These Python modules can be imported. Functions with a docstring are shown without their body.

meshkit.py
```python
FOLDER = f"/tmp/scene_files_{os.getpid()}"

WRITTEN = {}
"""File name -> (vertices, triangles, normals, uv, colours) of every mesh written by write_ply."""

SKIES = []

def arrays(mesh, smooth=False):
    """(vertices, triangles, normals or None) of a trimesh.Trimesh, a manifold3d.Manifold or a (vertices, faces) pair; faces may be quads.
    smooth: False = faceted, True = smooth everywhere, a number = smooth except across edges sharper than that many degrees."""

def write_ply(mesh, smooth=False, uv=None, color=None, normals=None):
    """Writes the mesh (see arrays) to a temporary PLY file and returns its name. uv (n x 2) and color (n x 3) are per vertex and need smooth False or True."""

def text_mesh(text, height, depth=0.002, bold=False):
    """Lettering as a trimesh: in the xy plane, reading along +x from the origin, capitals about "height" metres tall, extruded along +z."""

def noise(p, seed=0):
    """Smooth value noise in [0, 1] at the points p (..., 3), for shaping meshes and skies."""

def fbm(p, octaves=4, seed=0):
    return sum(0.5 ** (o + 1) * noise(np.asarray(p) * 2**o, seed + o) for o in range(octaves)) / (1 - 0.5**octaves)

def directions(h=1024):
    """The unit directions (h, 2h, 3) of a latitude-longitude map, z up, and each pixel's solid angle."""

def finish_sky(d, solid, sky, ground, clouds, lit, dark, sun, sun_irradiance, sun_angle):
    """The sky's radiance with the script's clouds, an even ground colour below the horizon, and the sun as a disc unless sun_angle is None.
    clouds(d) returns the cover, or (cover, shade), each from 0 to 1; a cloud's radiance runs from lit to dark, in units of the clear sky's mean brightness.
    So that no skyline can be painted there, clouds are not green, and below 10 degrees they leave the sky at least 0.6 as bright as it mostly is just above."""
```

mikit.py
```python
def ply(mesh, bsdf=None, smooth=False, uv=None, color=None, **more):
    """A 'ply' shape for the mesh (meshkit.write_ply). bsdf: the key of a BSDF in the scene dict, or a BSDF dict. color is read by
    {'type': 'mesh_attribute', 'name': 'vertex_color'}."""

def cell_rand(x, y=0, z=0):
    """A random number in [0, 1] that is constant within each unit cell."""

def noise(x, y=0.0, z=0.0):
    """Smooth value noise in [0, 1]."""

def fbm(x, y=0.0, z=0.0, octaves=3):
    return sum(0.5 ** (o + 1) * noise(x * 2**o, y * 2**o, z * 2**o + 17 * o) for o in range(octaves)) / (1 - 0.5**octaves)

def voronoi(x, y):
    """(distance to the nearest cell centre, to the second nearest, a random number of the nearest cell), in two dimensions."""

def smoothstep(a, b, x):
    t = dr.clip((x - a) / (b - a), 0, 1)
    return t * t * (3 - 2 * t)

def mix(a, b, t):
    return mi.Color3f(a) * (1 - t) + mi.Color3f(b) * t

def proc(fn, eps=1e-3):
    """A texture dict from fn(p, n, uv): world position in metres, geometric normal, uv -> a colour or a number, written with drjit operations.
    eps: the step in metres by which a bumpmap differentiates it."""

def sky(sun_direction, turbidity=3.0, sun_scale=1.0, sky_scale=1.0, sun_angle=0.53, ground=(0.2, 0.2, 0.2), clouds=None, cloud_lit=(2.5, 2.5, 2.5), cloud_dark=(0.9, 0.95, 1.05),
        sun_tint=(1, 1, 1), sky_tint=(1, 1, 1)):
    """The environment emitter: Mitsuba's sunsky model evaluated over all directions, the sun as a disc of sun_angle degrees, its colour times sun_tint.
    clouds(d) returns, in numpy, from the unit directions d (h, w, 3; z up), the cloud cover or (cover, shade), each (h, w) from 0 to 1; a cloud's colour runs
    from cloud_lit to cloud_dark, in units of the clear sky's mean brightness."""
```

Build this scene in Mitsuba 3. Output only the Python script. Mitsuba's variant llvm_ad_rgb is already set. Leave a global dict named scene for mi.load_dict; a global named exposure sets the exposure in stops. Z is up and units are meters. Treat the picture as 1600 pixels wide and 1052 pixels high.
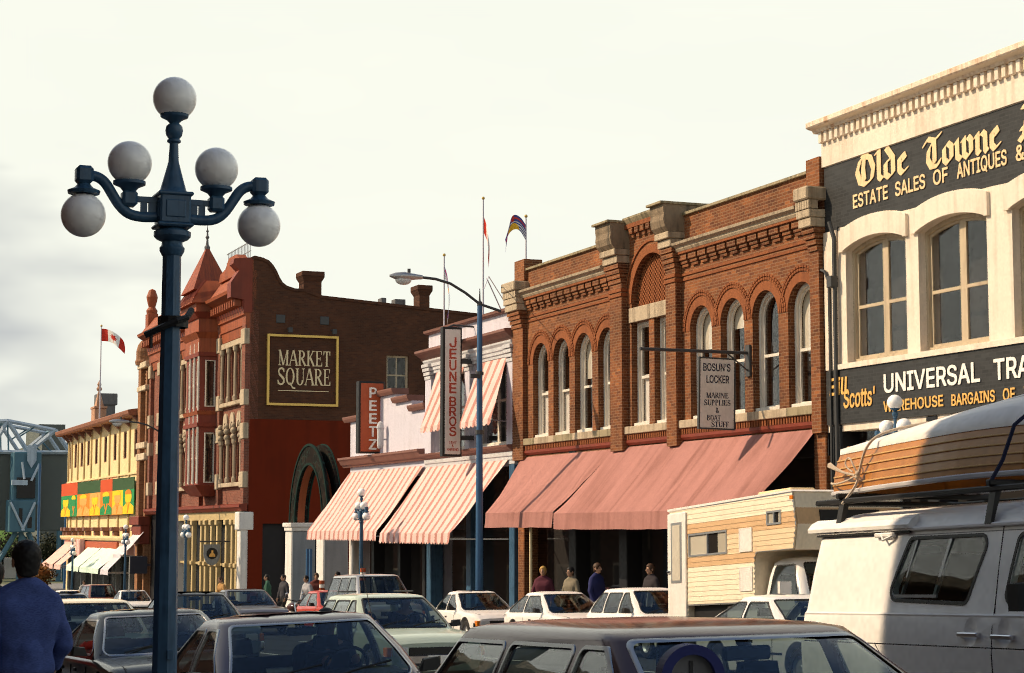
import math, random
import numpy as np, trimesh, shapely, mitsuba as mi, drjit as dr
import manifold3d as m3
import mikit, meshkit
from shapely.geometry import Polygon, LineString, Point, box as sbox
from shapely import affinity
from shapely.ops import unary_union
from mikit import noise, fbm, cell_rand, smoothstep, mix
from trimesh.transformations import rotation_matrix as rotm

random.seed(7); rng = np.random.RandomState(7)
scene, labels = {}, {}
EYE = 1.55
EYE_DIR = (0.36919, 0.92387, 0.10082)
scene['camera'] = {'type': 'perspective', 'fov': 29.863, 'fov_axis': 'x', 'near_clip': 0.2, 'far_clip': 6000.0,
                   'to_world': mi.ScalarTransform4f().look_at(origin=[0, 0, EYE], target=[EYE_DIR[0], EYE_DIR[1], EYE + EYE_DIR[2]], up=[0, 0, 1])}
exposure = 1.85
SUN = (-0.702, 0.358, 0.616)


def clouds(d):
    az = np.degrees(np.arctan2(d[..., 0], d[..., 1])); el = np.degrees(np.arcsin(np.clip(d[..., 2], -1, 1)))
    n1 = meshkit.fbm(np.stack([d[..., 0] * 11, d[..., 1] * 11, np.radians(el) * 30], -1), 6, 3)
    n2 = meshkit.fbm(np.stack([d[..., 0] * 3, d[..., 1] * 3, d[..., 2] * 5 + 4], -1), 4, 11)
    n3 = meshkit.fbm(np.stack([d[..., 0] * 2.2, d[..., 1] * 2.2, d[..., 2] * 2.2 + 9], -1), 5, 23)
    # thin bright cloud all round the lower sky, broken overhead, with grey banks lying low here and there: the nearest one down the street
    cover = np.clip(1.25 - (el - 20) / 24 + 1.6 * (n3 - 0.5), 0, 1)
    bank = np.clip(1.2 * (1.15 - np.hypot((az + 3) / 16, (el - 3.8) / 6.2) + 1.5 * (n1 - 0.5)), 0, 1)
    other = np.clip((n2 - 0.56) * 6, 0, 1) * np.clip((np.abs(az - 20) - 25) / 20, 0, 1)
    heap = np.clip((n1 - 0.40) * 7, 0, 1) * np.clip((5.4 + 4 * (n2 - .5) - el) / 1.0, 0, 1)       # white heaped clouds at the foot of the bank
    shade = np.maximum(bank, 0.7 * other) * (1 - 0.8 * heap) + 0.10 * (n1 - 0.3)
    return cover, np.clip(shade, 0, 1)


scene['sky'] = mikit.sky(SUN, turbidity=3, sun_scale=1.0, sky_scale=1.0, clouds=clouds, cloud_lit=(3.2, 3.25, 2.88), cloud_dark=(1.5, 1.58, 1.68), sun_tint=(1.0, 0.95, 0.90), ground=(0.16, 0.15, 0.14))


# ---------------------------------------------------------------- helpers
def TM(v, f):
    return trimesh.Trimesh(np.asarray(v, float), np.asarray(f, int), process=False)


def cat(*ms):
    out = []
    for m in ms:
        out += list(m) if isinstance(m, (list, tuple)) else [m]
    return trimesh.util.concatenate(out) if len(out) > 1 else out[0]


BOXF = np.array([[0, 1, 3], [0, 3, 2], [4, 6, 7], [4, 7, 5], [0, 4, 5], [0, 5, 1], [2, 3, 7], [2, 7, 6], [0, 2, 6], [0, 6, 4], [1, 5, 7], [1, 7, 3]])


def bx(x0, x1, y0, y1, z0, z1, ch=0.0):
    x0, x1 = sorted((x0, x1)); y0, y1 = sorted((y0, y1)); z0, z1 = sorted((z0, z1))
    if ch <= 0:
        return TM([[x, y, z] for x in (x0, x1) for y in (y0, y1) for z in (z0, z1)], BOXF)
    pts = []
    for x, sx in ((x0, 1), (x1, -1)):
        for y, sy in ((y0, 1), (y1, -1)):
            for z, sz in ((z0, 1), (z1, -1)):
                pts += [[x, y + sy * ch, z + sz * ch], [x + sx * ch, y, z + sz * ch], [x + sx * ch, y + sy * ch, z]]
    return hull(pts)


def hull(pts):
    return trimesh.convex.convex_hull(np.asarray(pts, float))


def ex(poly, h):
    ps = [g for g in getattr(poly, 'geoms', [poly]) if g.geom_type == 'Polygon' and g.area > 1e-7]
    return cat([trimesh.creation.extrude_polygon(g, h, engine='earcut') for g in ps])


def mp(m, M):
    m = m.copy(); m.vertices = m.vertices @ np.asarray(M, float)[:3, :3].T + np.asarray(M, float)[:3, 3]; return m


def exX(poly, x0, x1):      # polygon in (Y, Z), extruded along X
    return mp(ex(poly, x1 - x0), [[0, 0, 1, x0], [1, 0, 0, 0], [0, 1, 0, 0]])


def exY(poly, y0, y1):      # polygon in (X, Z), extruded along Y
    return mp(ex(poly, y1 - y0), [[1, 0, 0, 0], [0, 0, -1, y1], [0, 1, 0, 0]])


def exZ(poly, z0, z1):
    return mp(ex(poly, z1 - z0), [[1, 0, 0, 0], [0, 1, 0, 0], [0, 0, 1, z0]])


def P(*pts):
    return Polygon(pts).buffer(0)


def tube(pts, r, n=8, cap=True):
    p = np.asarray(pts, float); r = np.broadcast_to(np.asarray(r, float), (len(p),))
    t = np.gradient(p, axis=0); t /= np.linalg.norm(t, axis=1, keepdims=True) + 1e-12
    a0 = np.array([0, 0, 1.0]) if abs(t[0, 2]) < .9 else np.array([1.0, 0, 0])
    A = []
    for k in range(len(p)):
        a = a0 - t[k] * (a0 @ t[k]); a /= np.linalg.norm(a) + 1e-12; A.append(a); a0 = a
    A = np.array(A); B = np.cross(t, A); ang = np.arange(n) * 2 * np.pi / n
    v = (p[:, None] + r[:, None, None] * (np.cos(ang)[None, :, None] * A[:, None] + np.sin(ang)[None, :, None] * B[:, None])).reshape(-1, 3)
    f = []
    for i in range(len(p) - 1):
        for j in range(n):
            k = (j + 1) % n; f += [[i * n + j, i * n + k, (i + 1) * n + k], [i * n + j, (i + 1) * n + k, (i + 1) * n + j]]
    v = list(v)
    if cap:
        v += [p[0], p[-1]]; e = len(p) * n
        for j in range(n):
            k = (j + 1) % n; f += [[e, k, j], [e + 1, (len(p) - 1) * n + j, (len(p) - 1) * n + k]]
    return TM(v, f)


def lathe(prof, c=(0, 0, 0), n=20):         # prof: (r, z) from bottom to top
    m = trimesh.creation.revolve(np.asarray(prof, float), sections=n); m.apply_translation(c); return m


def loft(rings, cap=True):                  # rings: equal-length closed loops, counter-clockwise seen from the last ring's side
    R = np.asarray(rings, float); k, n = R.shape[:2]; v = list(R.reshape(-1, 3)); f = []
    for i in range(k - 1):
        for j in range(n):
            q = (j + 1) % n; f += [[i * n + j, i * n + q, (i + 1) * n + q], [i * n + j, (i + 1) * n + q, (i + 1) * n + j]]
    if cap:
        v += [R[0].mean(0), R[-1].mean(0)]; e = k * n
        for j in range(n):
            q = (j + 1) % n; f += [[e, q, j], [e + 1, (k - 1) * n + j, (k - 1) * n + q]]
    return TM(v, f)


def ball(c, r, n=2, s=(1, 1, 1)):
    m = trimesh.creation.icosphere(subdivisions=n, radius=r); m.vertices *= np.asarray(s); m.apply_translation(c); return m


def man(m):
    return m3.Manifold(m3.Mesh(np.asarray(m.vertices, np.float32), np.asarray(m.faces, np.uint32)))


def unman(m):
    q = m.to_mesh(); return TM(q.vert_properties[:, :3], q.tri_verts)


def key_for(name, parent=None):
    k = f'{parent}__{name}' if parent else name
    if k not in scene and k not in labels:
        return k
    i = 1
    while f'{k}_{i:03d}' in scene or f'{k}_{i:03d}' in labels:
        i += 1
    return f'{k}_{i:03d}'


def obj(name, mesh, mat, parent=None, smooth=False, label=None, kind=None, M=None):
    k = key_for(name, parent)
    d = mikit.ply(mesh, mat, smooth=smooth) if not isinstance(mesh, dict) else dict(mesh)
    if M is not None:
        d['to_world'] = mi.ScalarTransform4f(np.asarray(M, float))
    scene[k] = d
    e = {}
    if label: e['label'] = label
    if kind: e['kind'] = kind
    if e: labels[k] = e
    return k


def thing(name, label, cat_, group=None):
    k = key_for(name); labels[k] = {'label': label, 'category': cat_}
    if group: labels[k]['group'] = group
    return k


def tag(k, label, cat_, group=None):
    labels[k] = {'label': label, 'category': cat_, **({'group': group} if group else {})}
    return k


def gz(x, y):                                # the street falls away from the camera and rises a little to its far side
    return -0.031 * min(y, 35) - 0.0288 * min(max(y - 35, 0), 115) + 0.005 * x


def arc(cx, cy, r, a0, a1, n=16, ry=None):
    ry = r if ry is None else ry
    return [(cx + r * math.cos(a0 + (a1 - a0) * i / n), cy + ry * math.sin(a0 + (a1 - a0) * i / n)) for i in range(n + 1)]


# ---------------------------------------------------------------- materials
def mat(name, col, rough=0.7, **kw):
    scene[name] = {'type': 'twosided', 'bsdf': {'type': 'principled', 'base_color': ({'type': 'rgb', 'value': list(col)} if not callable(col) else mikit.proc(col)), 'roughness': rough, 'specular': kw.pop('spec', 0.35), **kw}}
    return name


def hor(p, n):
    return dr.select(dr.abs(n.x) > 0.6, p.y, p.x)


def brick_fn(a, b, mortar, L=0.225, H=0.076, stain=0.35, seed=0, mw=0.06):
    def fn(p, n, uv):
        u = hor(p, n); r = dr.floor(p.z / H); uu = u / L + 0.5 * (r - 2 * dr.floor(r / 2))
        fx, fz = uu - dr.floor(uu), p.z / H - r
        m = dr.maximum(smoothstep(mw, 0.015, dr.minimum(fx, 1 - fx)), smoothstep(0.17, 0.04, dr.minimum(fz, 1 - fz)))
        c = mix(a, b, cell_rand(dr.floor(uu), r, seed)) * (0.8 + 0.4 * cell_rand(dr.floor(uu), r, seed + 5))
        c = c * (1 - stain + stain * 1.5 * fbm(u * 0.9 + seed, p.z * 0.7, 0, 4))
        return mix(c, mortar, 0.75 * m)
    return fn


def grime_fn(col, dark, amount=0.5, sc=1.0, streak=True):
    def fn(p, n, uv):
        u = hor(p, n)
        s = fbm(u * 1.3 * sc, p.z * 1.1 * sc, p.x * .3, 4)
        t = fbm(u * 7 * sc, p.z * 0.5 * sc, 3.0, 3) if streak else s
        k = smoothstep(0.42, 0.78, 0.55 * s + 0.45 * t)
        g = 0.93 + 0.14 * noise(u * 23, p.z * 23, p.x * 23)
        return mix(col, dark, amount * k) * g
    return fn


def stripe_fn(a, b, per, w, off=0.0):
    def fn(p, n, uv):
        f = p.y / per + off; f = f - dr.floor(f)
        c = mix(a, b, smoothstep(0.0, 0.03, f) * smoothstep(w + 0.03, w, f))
        return c * (0.9 + 0.2 * fbm(p.y * 2, p.z * 2, p.x * 2, 3))
    return fn


mat('m_brick_orange', brick_fn((0.25, 0.086, 0.027), (0.15, 0.047, 0.018), (0.25, 0.15, 0.085), stain=0.7), 0.88)
mat('m_brick_plain', grime_fn((0.24, 0.077, 0.026), (0.125, 0.04, 0.017), 0.7, 1.6), 0.88)
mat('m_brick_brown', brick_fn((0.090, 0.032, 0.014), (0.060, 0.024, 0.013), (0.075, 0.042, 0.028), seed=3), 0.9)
mat('m_brick_front', brick_fn((0.22, 0.07, 0.042), (0.15, 0.047, 0.03), (0.21, 0.13, 0.10), seed=9), 0.88)
mat('m_brick_tan', brick_fn((0.30, 0.13, 0.055), (0.22, 0.09, 0.04), (0.28, 0.19, 0.12), seed=4), 0.85)
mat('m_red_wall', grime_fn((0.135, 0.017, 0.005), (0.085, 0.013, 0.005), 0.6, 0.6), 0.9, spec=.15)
mat('m_red_trim', grime_fn((0.19, 0.031, 0.014), (0.10, 0.02, 0.011), 0.6), 0.55)
mat('m_orange_trim', grime_fn((0.28, 0.068, 0.023), (0.15, 0.04, 0.017), 0.7), 0.6)
mat('m_stone', grime_fn((0.56, 0.46, 0.33), (0.20, 0.165, 0.11), 0.75, 1.6), 0.85)
mat('m_stone_dim', grime_fn((0.43, 0.35, 0.25), (0.17, 0.13, 0.09), 0.8, 1.6), 0.85)
mat('m_stone_moss', grime_fn((0.30, 0.25, 0.16), (0.09, 0.08, 0.045), 0.9, 2.0), 0.9)
mat('m_stone_cap', grime_fn((0.22, 0.165, 0.11), (0.07, 0.06, 0.045), 0.9, 2.2), 0.9)
mat('m_stone_dark', grime_fn((0.085, 0.08, 0.075), (0.06, 0.058, 0.056), 0.7, 1.5), 0.9)
mat('m_cream', grime_fn((0.74, 0.65, 0.545), (0.48, 0.385, 0.29), 0.6, 1.2), 0.75)
mat('m_cream_rust', grime_fn((0.74, 0.63, 0.50), (0.40, 0.20, 0.09), 0.75, 1.8), 0.75)
mat('m_sign_black', brick_fn((0.030, 0.032, 0.034), (0.022, 0.024, 0.026), (0.035, 0.037, 0.04), stain=0.5), 0.6)
mat('m_letter_cream', grime_fn((0.78, 0.58, 0.33), (0.62, 0.42, 0.22), 0.5, 4), 0.6)
mat('m_letter_white', (0.85, 0.82, 0.76), 0.5)
mat('m_letter_gold', grime_fn((0.72, 0.42, 0.12), (0.55, 0.30, 0.08), 0.5, 4), 0.5)
mat('m_letter_pale', (0.70, 0.58, 0.36), 0.5)
mat('m_letter_grey', (0.03, 0.032, 0.05), 0.6)
mat('m_letter_red', (0.42, 0.06, 0.035), 0.5)
mat('m_white_wall', grime_fn((0.56, 0.54, 0.62), (0.42, 0.40, 0.44), 0.5, 0.9), 0.75)
mat('m_grey_trim', grime_fn((0.50, 0.50, 0.52), (0.30, 0.29, 0.30), 0.5), 0.7)
mat('m_brown_trim', grime_fn((0.20, 0.095, 0.075), (0.12, 0.06, 0.05), 0.4), 0.6)
mat('m_frame_white', grime_fn((0.66, 0.62, 0.55), (0.40, 0.36, 0.30), 0.5, 2), 0.6)
mat('m_frame_cream', grime_fn((0.48, 0.39, 0.27), (0.26, 0.2, 0.13), 0.6, 2), 0.6)
mat('m_sheet', (0.50, 0.46, 0.38), 0.8)
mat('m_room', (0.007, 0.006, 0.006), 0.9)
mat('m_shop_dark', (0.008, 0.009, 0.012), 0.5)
mat('m_awn_stripe', stripe_fn((0.68, 0.475, 0.44), (0.44, 0.20, 0.17), 0.60, 0.38), 0.9)
mat('m_awn_stripe_wide', stripe_fn((0.68, 0.475, 0.44), (0.44, 0.205, 0.17), 0.66, 0.40, 0.2), 0.9)
mat('m_awn_plain', grime_fn((0.35, 0.165, 0.145), (0.24, 0.105, 0.088), 0.9, 0.8), 0.95)
mat('m_awn_pink', (0.66, 0.42, 0.37), 0.9)
mat('m_awn_mint', (0.55, 0.70, 0.60), 0.9)
mat('m_awn_lilac', (0.55, 0.52, 0.57), 0.9)
mat('m_yellow_wall', grime_fn((0.74, 0.57, 0.31), (0.60, 0.43, 0.21), 0.5, 0.8), 0.75)
mat('m_yellow_col', grime_fn((0.50, 0.39, 0.20), (0.30, 0.22, 0.11), 0.6, 1.5), 0.6)
mat('m_white_post', grime_fn((0.68, 0.66, 0.63), (0.45, 0.42, 0.40), 0.5), 0.6)
mat('m_grey_post', grime_fn((0.24, 0.265, 0.285), (0.15, 0.165, 0.18), 0.5), 0.7)
mat('m_tile', grime_fn((0.24, 0.055, 0.025), (0.11, 0.035, 0.022), 0.8, 2.5), 0.7)
mat('m_slate', grime_fn((0.12, 0.12, 0.125), (0.07, 0.07, 0.075), 0.7, 3), 0.6)
mat('m_gold', (0.62, 0.42, 0.12), 0.35, metallic=0.6)
mat('m_lamp_blue', grime_fn((0.040, 0.10, 0.18), (0.017, 0.046, 0.085), 0.75, 7), 0.36)
mat('m_pole_blue', grime_fn((0.04, 0.11, 0.23), (0.025, 0.065, 0.14), 0.5, 3), 0.4)
mat('m_black', (0.012, 0.012, 0.013), 0.5)
mat('m_rubber', (0.018, 0.018, 0.018), 0.85)
mat('m_chrome', (0.80, 0.80, 0.80), 0.16, metallic=1.0)
mat('m_steel', (0.42, 0.43, 0.44), 0.4, metallic=0.7)
mat('m_trim_bright', (0.50, 0.50, 0.50), 0.3, metallic=0.8)
mat('m_iron', (0.05, 0.052, 0.055), 0.5)
mat('m_seat', (0.009, 0.009, 0.013), 0.9)
mat('m_seat_brown', (0.05, 0.03, 0.022), 0.85)
mat('m_amber', (0.60, 0.17, 0.012), 0.25)
mat('m_lens_red', (0.35, 0.02, 0.015), 0.25)
mat('m_lens_clear', (0.55, 0.56, 0.56), 0.12)
mat('m_orange_sign', grime_fn((0.42, 0.085, 0.03), (0.36, 0.07, 0.025), 0.5), 0.5)
mat('m_sign_grey', grime_fn((0.66, 0.62, 0.57), (0.56, 0.52, 0.47), 0.6), 0.6)
mat('m_skin', (0.42, 0.24, 0.16), 0.6)
mat('m_skin_tan', (0.30, 0.16, 0.10), 0.6)
scene['m_shop_glass'] = {'type': 'thindielectric', 'int_ior': 1.22}
scene['m_car_glass'] = {'type': 'thindielectric', 'int_ior': 1.32, 'specular_transmittance': {'type': 'rgb', 'value': [.42, .49, .49]}}
scene['m_glass'] = {'type': 'thindielectric', 'int_ior': 1.36}
mat('m_globe', grime_fn((0.96, 0.95, 0.94), (0.86, 0.84, 0.82), .4, 6), 0.22, spec=0.5, clearcoat=.8)


def asphalt(p, n, uv):
    g = fbm(p.x * 0.5, p.y * 0.15, 0, 4); s = noise(p.x * 60, p.y * 60); o = smoothstep(.5, .8, fbm(p.x * 1.3, p.y * .35, 5.0, 3))
    return mi.Color3f(0.052, 0.052, 0.054) * (0.65 + 0.5 * g + 0.25 * s) * (1 - 0.35 * o)


def paving(p, n, uv):
    a, b = p.x / 1.5, p.y / 1.5
    fa, fb = a - dr.floor(a), b - dr.floor(b)
    j = dr.maximum(smoothstep(.02, .005, dr.minimum(fa, 1 - fa)), smoothstep(.02, .005, dr.minimum(fb, 1 - fb)))
    return mi.Color3f(0.24, 0.225, 0.205) * (0.75 + 0.3 * cell_rand(dr.floor(a), dr.floor(b)) + 0.2 * fbm(p.x * 3, p.y * 3)) * (1 - 0.6 * j)


def far_ground(p, n, uv):
    return mix((0.17, 0.165, 0.16), (0.09, 0.10, 0.06), smoothstep(.45, .6, fbm(p.x * .03, p.y * .03, 0, 4)))


mat('m_asphalt', asphalt, 0.9)
mat('m_paving', paving, 0.9)
mat('m_far_ground', far_ground, 0.95)
mat('m_line_white', (0.55, 0.55, 0.52), 0.8)
mat('m_grass', (0.06, 0.13, 0.02), 0.95)
# ---------------------------------------------------------------- street
def strip(x0, x1, ys, dz=0.0):
    v, f = [], []
    for i, y in enumerate(ys):
        v += [[x0, y, gz(x0, y) + dz], [x1, y, gz(x1, y) + dz]]
        if i:
            a = 2 * (i - 1); f += [[a, a + 1, a + 3], [a, a + 3, a + 2]]
    return TM(v, f)


YS = [-60, 0, 35, 100, 140, 150, 170]
FX = 22.1
gv = [[x, y, gz(0, y) - 0.12 + (0.005 * min(max(x, -50), 60))] for y in (-4000, -60, 0, 35, 100, 150, 4000) for x in (-4000, -50, 60, 4000)]
gf = []
for i in range(6):
    for j in range(3):
        a = i * 4 + j; gf += [[a, a + 1, a + 5], [a, a + 5, a + 4]]
obj('ground', TM(gv, gf), 'm_far_ground', kind='structure')
obj('road', strip(3.1, 19.1, YS), 'm_asphalt', kind='structure')
obj('cross_street', TM([[3.1, 145, gz(3, 145) + .004], [120, 145, gz(60, 145) + .006], [120, 200, gz(60, 150) + .006], [-20, 200, gz(3, 150) + .004], [-20, 146, gz(0, 146) + .004]], [[0, 1, 2], [0, 2, 3], [0, 3, 4]]), 'm_asphalt', kind='structure')


def sidewalk(x0, x1, ys):
    top = strip(x0, x1, ys, 0.14); k = x0 if x0 > 10 else x1
    v, f = [], []
    for i, y in enumerate(ys):
        v += [[k, y, gz(k, y) - .02], [k, y, gz(k, y) + .14]]
        if i:
            a = 2 * (i - 1); f += [[a, a + 1, a + 3], [a, a + 3, a + 2]]
    return cat(top, TM(v, f))


obj('sidewalk_near', sidewalk(-0.3, 3.1, [-60, 0, 35, 100, 144]), 'm_paving', kind='structure')
obj('sidewalk_far', sidewalk(19.1, FX + 0.6, [-60, 0, 35, 100, 144]), 'm_paving', kind='structure')
for xs in (8.55, 11.45, 14.6):
    k = obj('lane_marking', cat([strip(xs - .06, xs + .06, [y, y + 2.5], 0.006) for y in range(-20, 140, 7)]), 'm_line_white', 'road')
# ---------------------------------------------------------------- facade helpers (facades lie in planes X = const, facing -X)
def seg_arc(y0, y1, zs, rise, n=14):
    h = (y1 - y0) / 2; r = (h * h + rise * rise) / (2 * rise); cy, cz = (y0 + y1) / 2, zs + rise - r; a = math.asin(min(1, h / r))
    return [(cy + r * math.sin(a - 2 * a * i / n), cz + r * math.cos(a - 2 * a * i / n)) for i in range(n + 1)]       # from y1 side to y0 side


def opening(y0, y1, z0, zs, rise=0.0):
    if rise <= 0:
        return P((y0, z0), (y1, z0), (y1, zs), (y0, zs))
    return P((y0, z0), (y1, z0), *seg_arc(y0, y1, zs, rise))


def arch_open(y0, y1, z0, ztop):
    r = (y1 - y0) / 2
    return P((y0, z0), (y1, z0), *arc((y0 + y1) / 2, ztop - r, r, 0, math.pi, 18))


def sheetX(poly, x):        # a single sheet facing -X
    v, f = trimesh.creation.triangulate_polygon(poly, engine='earcut')
    return TM([[x, a, b] for a, b in v], np.asarray(f)[:, ::-1])


def window(par, op, F, depth, fm='m_frame_white', fw=0.07, fd=0.14, rail=None, mulls=(), sash=0.045, blind=None, bm='m_sheet', bz=(0, 1), sill=None):
    k = key_for('window', par)
    inner = op.buffer(-fw, join_style=2); y0, z0, y1, z1 = op.bounds
    obj('window', exX(op.difference(inner), F + depth, F + depth + fd), fm, par)
    bars = [inner.difference(inner.buffer(-sash, join_style=2))]
    if rail: bars.append(sbox(y0, rail - .035, y1, rail + .035).intersection(inner))
    bars += [sbox(a, z0, b, z1).intersection(inner) for a, b in mulls]
    obj('sash', exX(unary_union(bars), F + depth + fd * .45, F + depth + fd * .45 + .05), fm, k)
    obj('pane', sheetX(inner, F + depth + fd * .45 + .03), 'm_glass', k)
    if sill: obj('sill', bx(F + depth - .12, F + depth + .05, y0 + .01, y1 - .01, z0 - .001, z0 + sill), fm, k)
    if blind:
        b = sbox(y0, z0 + (z1 - z0) * bz[0], y1, z0 + (z1 - z0) * bz[1]).intersection(inner.buffer(-.01))
        obj('blind', exX(b, F + depth + fd + .02, F + depth + fd + .03), bm, k)
    return k


def mould(par, name, prof, y0, y1, F, m, label=None):      # prof: (out, z) outline, closed against the wall
    return obj(name, exY(P(*[(F - o, z) for o, z in prof]), y0, y1), m, par, label=label)


def awning(label, F, y0, y1, zt, out, yb0, yb1, zb, val, m, scallop=None, group=None, n=24, sag=0.05, sides=False, name='awning', vm=None):
    t = thing(name, label, 'awning', group)
    v, f = [], []; n = max(n, int(abs(y1 - y0) * 7)); nj = 14; sd = hash(round(y0 * 10)) % 97
    for i in range(n + 1):
        for j in range(nj + 1):
            a, b = i / n, j / nj
            y = (y0 + (y1 - y0) * a) * (1 - b) + (yb0 + (yb1 - yb0) * a) * b
            w_ = meshkit.fbm([[y * 1.1 + b * .8, b * 1.3, sd]], 3, 5)[0] - .5 + .5 * (meshkit.noise([[y * 3.1 - b * 1.5, b * .7, sd]], 2)[0] - .5)
            dz = (-sag * (0.6 + 0.4 * abs(math.sin(y * 1.25))) + .15 * w_) * math.sin(math.pi * b) ** .8
            v.append([F - out * b, y, zt + (zb - zt) * b + dz])
    for i in range(n):
        for j in range(nj):
            a = i * (nj + 1) + j; f += [[a, a + nj + 1, a + nj + 2], [a, a + nj + 2, a + 1]]
    obj('canopy', TM(v, f), m, t, smooth=True)
    zz = zb - val
    L = abs(yb1 - yb0); k = max(1, round(L / scallop)) if scallop else 1; nc = k * 6 if scallop else max(6, int(L * 6))
    v, f = [], []
    for i in range(nc + 1):
        y = yb0 + (yb1 - yb0) * i / nc
        low = zz - (.07 * abs(math.sin(math.pi * k * i / nc)) if scallop else .025 * meshkit.noise([[y * 2, 0, sd]])[0])
        for q in range(4):
            fl = .05 * (q / 3) * (meshkit.noise([[y * 2.6, q * .3, sd]], 4)[0] - .5) + .02 * (q / 3)
            v.append([F - out - fl, y, zb + (low - zb) * q / 3])
    for i in range(nc):
        for q in range(3):
            a = i * 4 + q; f += [[a, a + 1, a + 5], [a, a + 5, a + 4]]
    obj('valance', TM(v, f), vm or m, t, smooth=True)
    if sides:
        for ya, yb in ((y0, yb0), (y1, yb1)):
            a, b, c, d = [F, ya, zt], [F - out, yb, zb], [F - out, yb, zz], [F, ya, zb]
            obj('side', TM([a, b, c, d], [[0, 1, 2], [0, 2, 3]]), m, t)
    fr = [tube([[F, ya, zz + .1], [F - out, yb, zz + .1]], .02, 6) for ya, yb in ((y0, yb0), (y1, yb1))]
    obj('frame', cat(fr + [tube([[F - out + .02, yb0, zb - .01], [F - out + .02, yb1, zb - .01]], .02, 6)]), 'm_steel', t)
    return t


# ---- letters -------------------------------------------------------------
def word(text, h, width=None, bold=True, depth=.012, shear=0.0):
    m = meshkit.text_mesh(text, h, depth, bold); v = m.vertices
    v[:, 0] -= v[:, 0].min(); v[:, 0] += shear * v[:, 1]
    if width: v[:, 0] *= width / v[:, 0].max()
    m.vertices = v; return m


def on_facade(m, F, y_left, z, off=0.0):      # letters read from larger Y to smaller Y, facing -X
    return mp(m, [[0, 0, -1, F - off], [-1, 0, 0, y_left], [0, 1, 0, z]])


def on_side(m, Y, x_left, z, off=0.0):        # letters read along +X, facing -Y
    return mp(m, [[1, 0, 0, x_left], [0, 0, -1, Y - off], [0, 1, 0, z]])


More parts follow.
